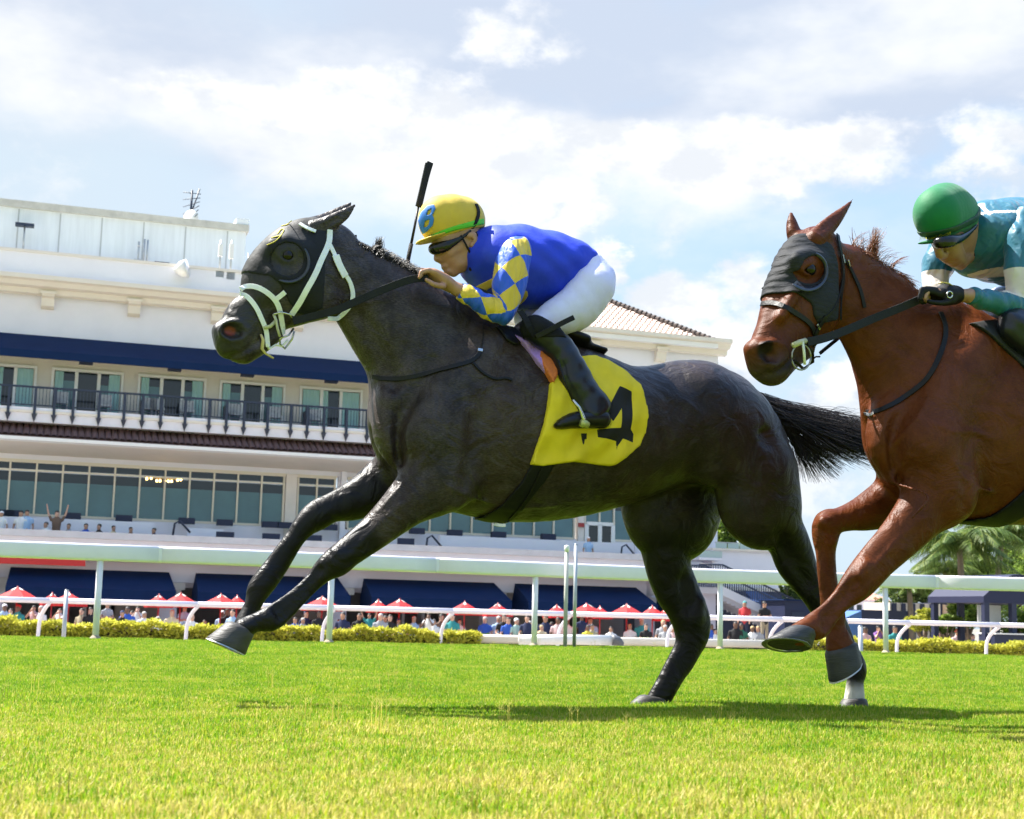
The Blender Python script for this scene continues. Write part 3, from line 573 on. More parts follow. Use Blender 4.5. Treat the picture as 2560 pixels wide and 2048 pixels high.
# ------------------------------------------------------------------ rails, posts, hedge
M_RAILW = mat('white_rail_paint', (0.77, 0.73, 0.82), 0.38, noise=0.05, nscale=4, spec=0.5)
M_GALV = mat('galvanised_pole', (0.42, 0.44, 0.47), 0.45, metal=0.6, noise=0.15, nscale=10)
def round_rect(w, h, r, n=4):
    pts = []
    for cx, cy, a0 in ((w/2-r, h/2-r, 0), (-w/2+r, h/2-r, 90), (-w/2+r, -h/2+r, 180), (w/2-r, -h/2+r, 270)):
        for i in range(n + 1): a = R(a0 + 90 * i / n); pts.append((cx + r * math.cos(a), cy + r * math.sin(a)))
    return pts
def sweep(mb, prof, path, z=None):
    """profile (across, up) swept along a ground path of 3D points"""
    k = len(prof); n = len(path); v = []; f = []
    for i, p in enumerate(path):
        t = (path[min(i + 1, n - 1)] - path[max(i - 1, 0)]); t.z = 0; t.normalize(); a = Vector((t.y, -t.x, 0))
        for (x, y) in prof: q = p + a * x; v.append((q.x, q.y, q.z + y))
    for i in range(n - 1):
        for j in range(k): f.append((i * k + j, i * k + (j + 1) % k, (i + 1) * k + (j + 1) % k, (i + 1) * k + j))
    f += [tuple(range(k))[::-1], tuple(range((n - 1) * k, n * k))]
    mb.add(v, f)
def build_rails():
    H = 1.005
    rr = empty('running_rail', POSTS[3]); tag(rr, 'tall white running rail on straight posts along the edge of the turf', 'rail')
    base = Vector(POSTS[3])
    path = [p - base for p in POSTS]; 
    prof = round_rect(.115, .175, .03)
    fine = [Vector(q) for q in catmull(np.array([tuple(p + Vector((0, 0, H - .086))) for p in path]), 0.6)]
    # the rail comes in lengths, joined a little off each post
    L_ = len(fine); cut = [0] + [i for i in range(4, L_ - 1, 5)] + [L_ - 1]
    for a, b in zip(cut[:-1], cut[1:]):
        mb = MB(); sweep(mb, prof, fine[a:b + 1]); o = mb.build('rail_length', M_RAILW, rr, True)
        o.data.polygons.foreach_set('use_smooth', [len(p.vertices) == 4 for p in o.data.polygons])
        j = MB(); sweep(j, round_rect(.118, .178, .031), [fine[b] - (fine[b] - fine[b-1]).normalized() * .035, fine[b]]); j.build('joint_sleeve', M_RAILW, rr)
    for i, p in enumerate(path):
        mb = MB(); mb.tube([p + Vector((0, .0, -.05)), p + Vector((0, 0, H - .15))], .034, 16); o = mb.build('post', M_RAILW, rr, True)
        c = MB(); c.tube([p + Vector((0, 0, -.01)), p + Vector((0, 0, .02)), p + Vector((0, 0, .045))], [.075, .06, .036], 12); c.build('foot_collar', mat('soil_collar', (0.33, 0.27, 0.19), 0.9, noise=0.3), o, True)
    # second rail beyond the sand, on swan-neck posts
    xs = [-620, -240, 125, 495, 836, 1133, 1426, 1700, 1956, 2119, 2275, 2499, 2740, 3000]
    zt = 0.452; pp = []
    for x in xs:
        y = np.interp(x, [-620, 0, 640, 1200, 1740, 2560, 3000], [1483, 1500, 1513.5, 1529, 1543, 1567, 1580]); d = ray(x, y); t = (zt - CPOS.z)
        Z = np.interp(x, [-620, 2560, 3000], [31.0, 37.5, 38.5]); q = CPOS + d * (Z / d.y); q.z = zt; pp.append(q)
    b2 = Vector((pp[5].x, pp[5].y, -.68)); sr = empty('swan_neck_rail', b2); tag(sr, 'lower white tube rail on curved swan-neck posts in front of the hedge', 'rail')
    pr = [(.062 * math.cos(t), .062 * math.sin(t)) for t in np.linspace(0, 2 * math.pi, 13)[:-1]]
    pl = [p - b2 for p in pp]
    for i in range(len(pl) - 1):
        mb = MB(); sweep(mb, pr, [pl[i], pl[i] * .5 + pl[i + 1] * .5, pl[i + 1]]); mb.build('rail_length', M_RAILW, sr, True)
    e = (pp[-1] - pp[0]); e.z = 0; e.normalize(); nn = Vector((-e.y, e.x, 0))
    for p in pl:
        g = -.70 + .68
        pts = [p + e * .0 + Vector((0, 0, -.05)), p + e * -.10 + nn * .12 + Vector((0, 0, -.17)), p + e * -.19 + nn * .24 + Vector((0, 0, -.36)), p + e * -.225 + nn * .28 + Vector((0, 0, -.6)), p + e * -.23 + nn * .29 + Vector((0, 0, -1.16))]
        q = catmull(np.array([tuple(x) for x in pts]), .06); mb = MB(); mb.tube([Vector(x) for x in q], .042, 10); mb.build('swan_neck_post', M_RAILW, sr, True)
    # slim poles standing at the gap
    for (x, y0, y1, r, lab, Z) in ((1417, 1380, 1618, .024, 'slim pale pole with a small lamp cap beside the taller grey pole', 17.2), (1440, 1362, 1618, .022, 'tall thin galvanised pole right of the pole with a lamp cap', 17.2), (2151, 1566, 1640, .04, 'short grey pole in the hedge left of the right-hand rail post', 24.0), (167, 1476, 1600, .036, 'thin grey pole in the hedge just left of the first tall rail post', 24.0)):
        d = ray(x, y0); top = CPOS + d * (Z / d.y); bz = ground(x, y1).z; o = empty('pole', (top.x, top.y, -.02)); tag(o, lab, 'pole')
        zb = -.05 if Z < 20 else -.7
        mb = MB(); mb.tube([(0, 0, zb), (0, 0, top.z + .02)], r, 12); mb.build('shaft', M_GALV if 'galv' in lab or Z > 20 else mat('pale_pole', (0.40, 0.40, 0.38), 0.55, noise=0.15), o, True)
        mb = MB(); mb.tube([(0, 0, top.z + .02), (0, 0, top.z + .05), (0, 0, top.z + .09), (0, 0, top.z + .10)], [r * 1.02, r * 1.35, r * 1.3, r * .6], 12)
        if 'lamp cap' in lab and 'slim' in lab: mb.build('lamp_cap', mat('white_cap', (0.7, 0.7, 0.66), 0.5), o, True)
        else: mb = MB(); mb.tube([(0, 0, top.z + .02), (0, 0, top.z + .03)], [r * 1.1, r * .9], 12); mb.build('cap', M_GALV, o, True)
build_rails()
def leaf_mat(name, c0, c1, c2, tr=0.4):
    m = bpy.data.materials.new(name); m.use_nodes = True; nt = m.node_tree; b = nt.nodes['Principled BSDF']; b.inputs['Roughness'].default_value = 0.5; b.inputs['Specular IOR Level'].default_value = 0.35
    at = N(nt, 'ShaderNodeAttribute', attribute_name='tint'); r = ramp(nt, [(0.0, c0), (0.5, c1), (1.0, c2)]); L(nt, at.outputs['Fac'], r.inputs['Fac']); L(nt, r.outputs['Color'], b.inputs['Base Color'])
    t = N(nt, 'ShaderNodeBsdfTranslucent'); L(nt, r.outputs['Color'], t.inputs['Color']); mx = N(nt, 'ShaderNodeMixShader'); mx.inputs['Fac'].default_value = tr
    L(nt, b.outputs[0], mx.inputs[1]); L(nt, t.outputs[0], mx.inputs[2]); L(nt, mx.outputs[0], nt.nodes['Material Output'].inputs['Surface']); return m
def leaves_mesh(name, P, size, tint, rng, aspect=0.5, droop=0.0):
    """one small folded leaf (two quads) at each point"""
    n = len(P); d = rng.normal(size=(n, 3)); d[:, 2] = np.abs(d[:, 2]) * .6 - droop; d /= np.linalg.norm(d, axis=1, keepdims=True)
    a = np.cross(d, rng.normal(size=(n, 3))); a /= np.linalg.norm(a, axis=1, keepdims=True) + 1e-9; nn = np.cross(a, d); L_ = (size * rng.uniform(.6, 1.3, n))[:, None]; W = L_ * aspect
    b0 = P; m1 = P + d * L_ * .45 + a * W * .5 + nn * W * .15; tip = P + d * L_; m2 = P + d * L_ * .45 - a * W * .5 + nn * W * .15
    V = np.stack([b0, m1, tip, m2], 1).reshape(-1, 3); i = np.arange(n) * 4; F = np.stack([i, i + 1, i + 2, i + 3], 1)
    me = fast_mesh(name, V, F); at = me.attributes.new('tint', 'FLOAT', 'POINT'); at.data.foreach_set('value', np.repeat(tint, 4).astype(np.float32)); return me
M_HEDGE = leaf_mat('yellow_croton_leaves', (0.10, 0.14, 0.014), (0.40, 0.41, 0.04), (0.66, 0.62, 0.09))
M_TWIG = mat('dark_twigs', (0.06, 0.045, 0.03), 0.9, noise=0.3)
def hedge(px0, px1, Z0, Z1, ztop, zbot, depth, n, label, m=M_HEDGE, size=.095, lo=0.0):
    rng = np.random.default_rng(int(px0) + 2011)
    d0, d1 = ray(px0, 1580), ray(px1, 1580); p0 = CPOS + d0 * (Z0 / d0.y); p1 = CPOS + d1 * (Z1 / d1.y); p0.z = p1.z = zbot
    e = p1 - p0; Ln = e.length; e.normalize(); nn = Vector((-e.y, e.x, 0)); o = empty('hedge', p0, math.atan2(e.y, e.x)); tag(o, label, 'hedge')
    x = rng.uniform(0, Ln, n); u = rng.uniform(-1, 1, n); h = ztop - zbot
    top = h * (1 + .07 * np.sin(x * 2.1) + .06 * np.sin(x * 5.3 + 1) + .05 * np.sin(x * 11.7))
    face = rng.random(n); y = np.where(face < .62, -depth / 2 + np.abs(rng.normal(0, .05, n)), u * depth / 2); z = np.where(face < .62, rng.uniform(0.02, 1, n) * top, top - np.abs(rng.normal(0, .05, n)))
    y += .05 * np.sin(x * 4.1) + .04 * np.sin(x * 9.3 + z * 8)
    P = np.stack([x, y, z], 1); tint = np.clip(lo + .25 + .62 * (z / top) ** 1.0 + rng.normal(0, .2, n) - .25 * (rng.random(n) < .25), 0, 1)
    l = link('foliage', leaves_mesh('foliage', P, size, tint, rng, .55), o, m); l['kind'] = 'stuff'
    mb = MB(); mb.box(0.05, Ln - .05, -depth * .36, depth * .42, 0, h * .8); mb.build('twig_core', M_TWIG, o)
    return o
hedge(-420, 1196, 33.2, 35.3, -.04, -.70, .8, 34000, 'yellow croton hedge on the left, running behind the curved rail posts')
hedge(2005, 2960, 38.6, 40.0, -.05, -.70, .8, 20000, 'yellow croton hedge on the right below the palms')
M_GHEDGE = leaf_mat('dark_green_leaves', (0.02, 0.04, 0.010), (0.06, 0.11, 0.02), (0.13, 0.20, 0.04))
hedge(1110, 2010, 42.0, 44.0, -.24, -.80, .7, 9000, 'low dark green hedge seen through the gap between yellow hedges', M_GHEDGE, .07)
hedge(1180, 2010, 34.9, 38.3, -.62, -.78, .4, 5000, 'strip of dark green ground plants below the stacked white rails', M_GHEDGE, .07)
def stacked_rails():
    M_OLD = mat('cream_plastic_rail', (0.70, 0.64, 0.54), 0.5, noise=0.08, nscale=3)
    def at(px, py, Z): d = ray(px, py); return CPOS + d * (Z / d.y)
    a, b = at(1186, 1597, 35.0), at(2020, 1612, 38.6); o = empty('gap_rail', a); tag(o, 'long cream plastic rail section lying across the hedge gap', 'rail section')
    mb = MB(); sweep(mb, round_rect(.14, .20, .06), [Vector((0, 0, 0)), (b - a) * .5, b - a]); mb.build('tube', M_OLD, o, True)
    for k in (.18, .42, .66, .9):
        p = (b - a) * k; mb = MB(); mb.box(p.x - .04, p.x + .04, p.y - .04, p.y + .04, -.35, -.05); mb.build('stub_leg', M_OLD, o)
    a, b = at(1298, 1600, 31.0), at(1548, 1601, 31.6); o = empty('gap_rail', a); tag(o, 'shorter white rail section with dark grey end cap lying in front of the cream one', 'rail section')
    mb = MB(); sweep(mb, round_rect(.16, .22, .09), [Vector((0, 0, 0)), (b - a) * .5 + Vector((0, 0, .012)), b - a - (b - a).normalized() * .18]); mb.build('tube', mat('white_plastic_rail', (0.70, 0.70, 0.69), 0.4, noise=0.06), o, True)
    mb = MB(); e = (b - a).normalized(); q = b - a - e * .18; mb.tube([q, q + e * .06, q + e * .14 + Vector((0, 0, -.02)), q + e * .2 + Vector((0, 0, -.08)), q + e * .21 + Vector((0, 0, -.2))], [.118, .122, .112, .095, .06], 14); mb.build('end_cap', mat('dark_grey_cap', (0.10, 0.105, 0.12), 0.5, noise=0.1), o, True)
    for k in (.05, .92):
        p = (b - a) * k; mb = MB(); mb.box(p.x - .045, p.x + .045, p.y - .045, p.y + .045, -.4, -.06); mb.build('stub_leg', mat('white_plastic_rail', (0.7, 0.7, 0.69)), o)
stacked_rails()
# ------------------------------------------------------------------ umbrellas and crowd
def place(px, py, Z): d = ray(px, py); return CPOS + d * (Z / d.y)
ORD = ['first','second','third','fourth','fifth','sixth','seventh','eighth','ninth','tenth','eleventh','twelfth','thirteenth','fourteenth','fifteenth','sixteenth','seventeenth','eighteenth','nineteenth','twentieth']
M_RED = mat('red_umbrella_cloth', (0.55, 0.025, 0.03), 0.7, noise=0.08, nscale=3, transl=((0.6, 0.03, 0.03), 0.3)); M_UWHITE = mat('white_umbrella_print', (0.75, 0.70, 0.66), 0.7); M_UPOLE = mat('red_umbrella_pole', (0.35, 0.03, 0.03), 0.5)
UMB = [(-60,1478,48),(44.5,1468.5,54),(131,1484,28),(173.6,1482,46),(398,1488,34),(452.5,1484,49),(553,1487,48),(593,1490,28),(806,1493,49),(946,1501,32),(999,1499,46),(1162,1505,45),(1245,1510,37),(1392,1514,36),(1466.5,1510,50),(1500,1517,32),(1567,1512,47),(1631,1516,35),(1664,1523,32)]
def umbrellas():
    n = 8
    for k, (px, py, hw) in enumerate(UMB):
        Z = 50.0 + .0035 * px + (3 if hw < 38 else 0); p = place(px, py, Z); r = hw * Z / FPX * 1.04; h = 27 * Z / FPX * (hw / 48) ** .3; zt = p.z + .99
        o = empty('umbrella', (p.x, p.y, -.99), .3 + .37 * k); tag(o, f'{ORD[k]} red parasol from the left in the row behind the white rails', 'umbrella', 'red parasols behind the rails')
        v = [(0, 0, zt)] + [(r * .55 * math.cos(2*math.pi*i/n), r * .55 * math.sin(2*math.pi*i/n), zt - h * .50) for i in range(n)] + [(r * math.cos(2*math.pi*i/n), r * math.sin(2*math.pi*i/n), zt - h) for i in range(n)] + [(r * math.cos(2*math.pi*i/n), r * math.sin(2*math.pi*i/n), zt - h - .10) for i in range(n)]
        f = [(0, 1 + i, 1 + (i + 1) % n) for i in range(n)] + [(1 + i, 1 + n + i, 1 + n + (i + 1) % n, 1 + (i + 1) % n) for i in range(n)] + [(1 + n + i, 1 + 2 * n + i, 1 + 2 * n + (i + 1) % n, 1 + n + (i + 1) % n) for i in range(n)]
        link('canopy', pydata('canopy', v, f), o, M_RED)
        for i in range(0, n, 2):
            a0, a1 = 2 * math.pi * i / n, 2 * math.pi * (i + 1) / n
            def P(t, q, a0=a0, a1=a1): e0 = np.array([r * math.cos(a0), r * math.sin(a0), -h]); e1 = np.array([r * math.cos(a1), r * math.sin(a1), -h]); b = (e0 * (1 - q) + e1 * q) * t; return (b[0] * 1.01, b[1] * 1.01, zt + b[2] * (1.0 if t > .5 else 1.0) + .03)
            mb = MB(); mb.add([P(.03, .5), P(.34, .08), P(.26, .3), P(.40, .5), P(.25, .68), P(.34, .92)], [(0, 1, 2), (0, 2, 3), (0, 3, 4), (0, 4, 5)]); mb.build('white_peak_print', M_UWHITE, o)
        mb = MB(); mb.tube([(0, 0, 0), (0, 0, zt + .05)], .028, 8); mb.build('pole', M_UPOLE, o, True)
        mb = MB(); mb.tube([(0, 0, zt - .02), (0, 0, zt + .01), (0, 0, zt + .03)], [.03, .03, .01], 8); mb.build('finial', M_UPOLE, o, True)
umbrellas()
SKINS = [mat('skin_light', (0.55, 0.33, 0.24), 0.5), mat('skin_tan', (0.42, 0.23, 0.15), 0.5), mat('skin_dark', (0.16, 0.085, 0.055), 0.5)]
HAIRS = {'dark': mat('dark_hair', (0.02, 0.015, 0.012), 0.6), 'grey': mat('grey_hair', (0.40, 0.38, 0.36), 0.7), 'blond': mat('blond_hair', (0.42, 0.29, 0.13), 0.6), 'bald': SKINS[0], 'whitecap': mat('white_cap_cloth', (0.75, 0.75, 0.73), 0.8), 'navycap': mat('navy_cap_cloth', (0.02, 0.03, 0.09), 0.8), 'redcap': mat('red_cap_cloth', (0.40, 0.03, 0.03), 0.8), 'tealcap': mat('teal_cap_cloth', (0.04, 0.25, 0.25), 0.8)}
SHIRT = {'white': (0.74, 0.74, 0.74), 'light blue': (0.35, 0.50, 0.70), 'blue': (0.03, 0.10, 0.46), 'navy': (0.015, 0.022, 0.07), 'black': (0.015, 0.015, 0.017), 'grey': (0.32, 0.33, 0.36), 'khaki': (0.38, 0.33, 0.22), 'teal': (0.03, 0.25, 0.26), 'red': (0.45, 0.03, 0.035), 'cream': (0.64, 0.54, 0.36), 'brown': (0.16, 0.10, 0.07), 'mint': (0.42, 0.62, 0.55), 'pink': (0.62, 0.42, 0.42), 'yellow': (0.68, 0.55, 0.06), 'green': (0.03, 0.14, 0.09), 'purple': (0.22, 0.10, 0.32)}
SHM = {k: mat('shirt_' + k.replace(' ', '_'), v, 0.85, noise=0.1, nscale=6, bump=0.4, bscale=12) for k, v in SHIRT.items()}
TROU = [mat('trousers_' + n, c, 0.85) for n, c in (('navy', (0.02, 0.025, 0.05)), ('khaki', (0.30, 0.25, 0.17)), ('grey', (0.12, 0.12, 0.13)))]
def person_mesh(pose):
    S = SDF((-.62, -.50, -.04), (.62, .62, 2.32 if pose == 'armsup' else 1.95), .034); T = []
    def ad(k, ch, mi): sl, t = S.chain(ch, step=.05, pad=.09); T.append((mi, S.full((sl, t)))); S.smin((sl, t), k)
    dz = -.42 if pose == 'sit' else 0.0
    ad(.02, [(0, 0, 1.50 + dz, .06, .06), (0, 0, 1.44 + dz, .07, .07)], 0)
    ad(.02, [(0, .015, 1.66 + dz, .085, .10), (0, .02, 1.58 + dz, .07, .085)], 0)
    ad(.01, [(0, -.012, 1.705 + dz, .092, .108)], 3)
    ad(.03, [(0, 0, 1.38 + dz, .17, .09), (0, 0, 1.25 + dz, .175, .12), (0, 0, 1.08 + dz, .155, .12), (0, 0, .95 + dz, .165, .12)], 1)
    for sg in (1, -1):
        if pose == 'sit': ad(.03, [(.09 * sg, 0, .50, .085, .10), (.11 * sg, .42, .50, .07, .075), (.11 * sg, .44, .25, .05, .05), (.11 * sg, .46, .05, .045, .06)], 2)
        else: ad(.03, [(.085 * sg, 0, .90, .09, .10), (.10 * sg, .01, .50, .065, .07), (.11 * sg, 0, .10, .045, .05), (.11 * sg, .06, .03, .045, .09)], 2)
        sh = (.20 * sg, 0, 1.40 + dz)
        el, wr = {'stand': ((.26 * sg, -.02, 1.12), (.25 * sg, .10, .90)), 'sit': ((.27 * sg, .02, 1.12 + dz), (.14 * sg, .26, 1.02 + dz)), 'crossed': ((.27 * sg, .05, 1.13), (-.06 * sg, .20, 1.17)), 'face': ((.25 * sg, .20, 1.22), (.07 * sg, .15, 1.52)), 'armsup': ((.32 * sg, .03, 1.66), (.38 * sg, .05, 1.95))}[pose]
        ad(.03, [(*sh, .065, .065), tuple(np.array(sh) * .5 + np.array(el) * .5) + (.055, .055)], 1)
        ad(.02, [tuple(np.array(sh) * .45 + np.array(el) * .55) + (.045, .045), (*el, .043, .043), (*wr, .034, .034), tuple(np.array(wr) + (np.array(wr) - np.array(el)) * .28) + (.036, .026)], 0)
    V, F = S.mesh(); mi = np.array([t[0] for t in T]); best = np.argmin(np.stack([S.sample(V, t[1]) for t in T], 1), 1); fm = mi[best][F[:, 0]]
    me = fast_mesh('person_' + pose, V * np.array([1, -1, 1]), F[:, ::-1]); me.polygons.foreach_set('material_index', fm.astype(np.int32)); me.polygons.foreach_set('use_smooth', [True] * len(F))
    for _ in range(4): me.materials.append(None)
    return me
PM = {p: person_mesh(p) for p in ('stand', 'sit', 'crossed', 'face', 'armsup')}
PH = {'stand': 1.80, 'sit': 1.38, 'crossed': 1.80, 'face': 1.80, 'armsup': 1.80}
CAPW = {'dark': 'dark hair', 'grey': 'grey hair', 'blond': 'fair hair', 'bald': 'bald head', 'whitecap': 'white cap', 'navycap': 'navy cap', 'redcap': 'red cap', 'tealcap': 'teal cap'}
CNT = {}
def person(px, py, Z, shirt, hair='dark', pose=None, skin=None, zg=-.99, where='in the hedge-side crowd', rng=random):
    p = place(px, py, Z); top = p.z + .13; h = top - zg
    if pose is None: pose = 'sit' if h < 1.46 else rng.choice(['stand', 'stand', 'crossed'])
    k = min(1.12, max(.80, h / PH[pose])); o = bpy.data.objects.new('person', PM[pose]); COL.objects.link(o)
    dz = h - k * PH[pose]; o.location = (p.x, p.y, max(zg, zg) ); o.scale = (k * rng.uniform(.95, 1.08), k, h / PH[pose] if abs(h / PH[pose] - k) < .12 else k)
    o.rotation_euler.z = rng.uniform(-.6, .6)
    sk = SKINS[skin if skin is not None else rng.choice([0, 0, 1, 1, 2])]
    for i, m in enumerate((sk, SHM[shirt], rng.choice(TROU), HAIRS[hair])): o.material_slots[i].link = 'OBJECT'; o.material_slots[i].material = m
    key = (shirt, where); CNT.setdefault(key, []).append((px, o, hair, pose)); return o
pr = random.Random(5)
Z4 = [(40,735,'light blue','whitecap'),(92,775,'black','dark'),(155,742,'teal','redcap'),(285,750,'pink','dark'),(345,750,'white','grey'),(505,775,'white','dark'),(690,772,'khaki','dark'),(762,765,'black','dark'),(905,722,'grey','grey'),(1030,792,'black','navycap'),(1075,758,'blue','dark'),(1112,792,'red','dark'),(1160,758,'white','dark'),(1215,800,'white','grey'),(1330,842,'white','grey'),(1450,785,'cream','bald'),(1555,752,'light blue','dark'),(1620,828,'white','bald'),(1722,872,'blue','dark'),(1872,790,'light blue','whitecap'),(1917,770,'black','dark'),(1962,780,'light blue','dark'),(820,850,'blue','dark')]
for x, y, s, hr in Z4: person(x / 3.369, 1300 + y / 3.369, 51 + pr.uniform(-1.5, 2), s, hr, 'crossed' if x == 1555 else ('face' if x in (285, 505, 1160) else None), rng=pr)
Z5 = [(600,848,'blue','dark'),(665,852,'grey','grey'),(692,790,'navy','navycap'),(800,790,'black','dark'),(972,862,'black','dark'),(1002,805,'navy','dark'),(1142,812,'black','dark'),(1225,815,'teal','dark'),(1320,815,'grey','grey'),(1360,832,'brown','dark'),(1400,825,'black','dark'),(1470,858,'light blue','navycap'),(1600,838,'light blue','bald'),(1660,890,'white','dark'),(1725,810,'white','dark'),(1770,862,'white','dark'),(1830,820,'brown','dark'),(1925,815,'teal','dark'),(1985,860,'white','dark')]
for x, y, s, hr in Z5: person(560 + x / 3.369, 1300 + y / 3.369, 52.5 + pr.uniform(-1.5, 2), s, hr, {1225: 'armsup', 1725: 'face'}.get(x), rng=pr)
Z6 = [(380,1178,'blue','grey'),(495,1172,'light blue','grey'),(540,1160,'black','dark'),(575,1182,'blue','dark'),(645,1190,'mint','whitecap'),(735,1165,'navy','dark'),(755,1215,'grey','grey'),(890,1165,'navy','dark'),(855,1250,'cream','blond'),(940,1222,'grey','dark'),(995,1182,'pink','dark'),(1072,1190,'white','grey'),(1195,1165,'navy','dark'),(1265,1180,'light blue','dark'),(1245,1250,'yellow','dark'),(1282,1242,'khaki','dark'),(1440,1262,'white','dark'),(1600,1240,'white','blond'),(1700,1190,'teal','whitecap'),(1735,1238,'black','dark'),(1880,1205,'grey','blond'),(1897,1250,'grey','grey'),(1965,1262,'pink','dark')]
for x, y, s, hr in Z6: person(1100 + x / 3.369, 1200 + y / 3.369, 53.5 + pr.uniform(-1.5, 2), s, hr, rng=pr)
for x, y, s, hr in ((1778,1567,'blue','dark'),(1787,1580,'white','dark'),(1839,1562,'black','dark'),(1853,1566,'green','dark'),(1881,1573,'white','blond'),(1895,1573,'grey','blond')): person(x, y, 55, s, hr, rng=pr)
for x, y, s, hr, po in ((2163,1575,'pink','dark','sit'),(2195,1573,'purple','dark','face'),(2237,1573,'teal','dark','sit'),(2346,1587,'black','navycap','sit'),(2393,1580,'pink','redcap','sit'),(2407,1590,'cream','dark','sit'),(2432,1593,'blue','dark','sit')): person(x, y, 54, s, hr, po, where='on the lawn at right', rng=pr)
zt = GS['z_led'] - .9
for x, y, s, hr, po, sg in ((4,1285,'white','whitecap','stand',3.0),(53,1284,'white','dark','stand',3.0),(68,1282,'light blue','dark','stand',3.0),(115,1312,'white','dark','sit',3.2),(143,1284,'brown','dark','armsup',3.0),(172,1316,'grey','dark','sit',3.4),(215,1316,'blue','dark','sit',3.4),(248,1317,'black','dark','sit',3.4),(284,1321,'cream','dark','sit',3.4),(327,1325,'black','dark','sit',3.4),(385,1327,'navy','dark','sit',3.4),(1471,1348,'light blue','whitecap','stand',3.6)):
    q = FB.wp(x, y, sg); person(x, y, q.y, s, hr, po, 1 if s != 'brown' else 0, zg=zt, where='on the grandstand terrace', rng=pr)
zs = -1.0
for x, y, s, hr, po, Z in ((1862,1510,'red','tealcap','stand',58.5),(1911,1511,'black','dark','crossed',57.5)):
    p = place(x, y, Z); person(x, y, Z, s, hr, po, 1, zg=p.z + .13 - 1.72, where='on the outside staircase', rng=pr)
POSEW = {'stand': 'standing', 'sit': 'sitting', 'crossed': 'with arms folded', 'face': 'with hands raised to face', 'armsup': 'with both arms raised'}
for (shirt, where), L_ in CNT.items():
    L_.sort(key=lambda q: q[0])
    for i, (px, o, hair, pose) in enumerate(L_):
        lab = f'person in {shirt} shirt {POSEW[pose]}' if len(L_) == 1 else f'{ORD[i]} person in {shirt} from the left'
        tag(o, f'{lab}, {CAPW[hair]}, {where}', 'person', 'spectators ' + where)
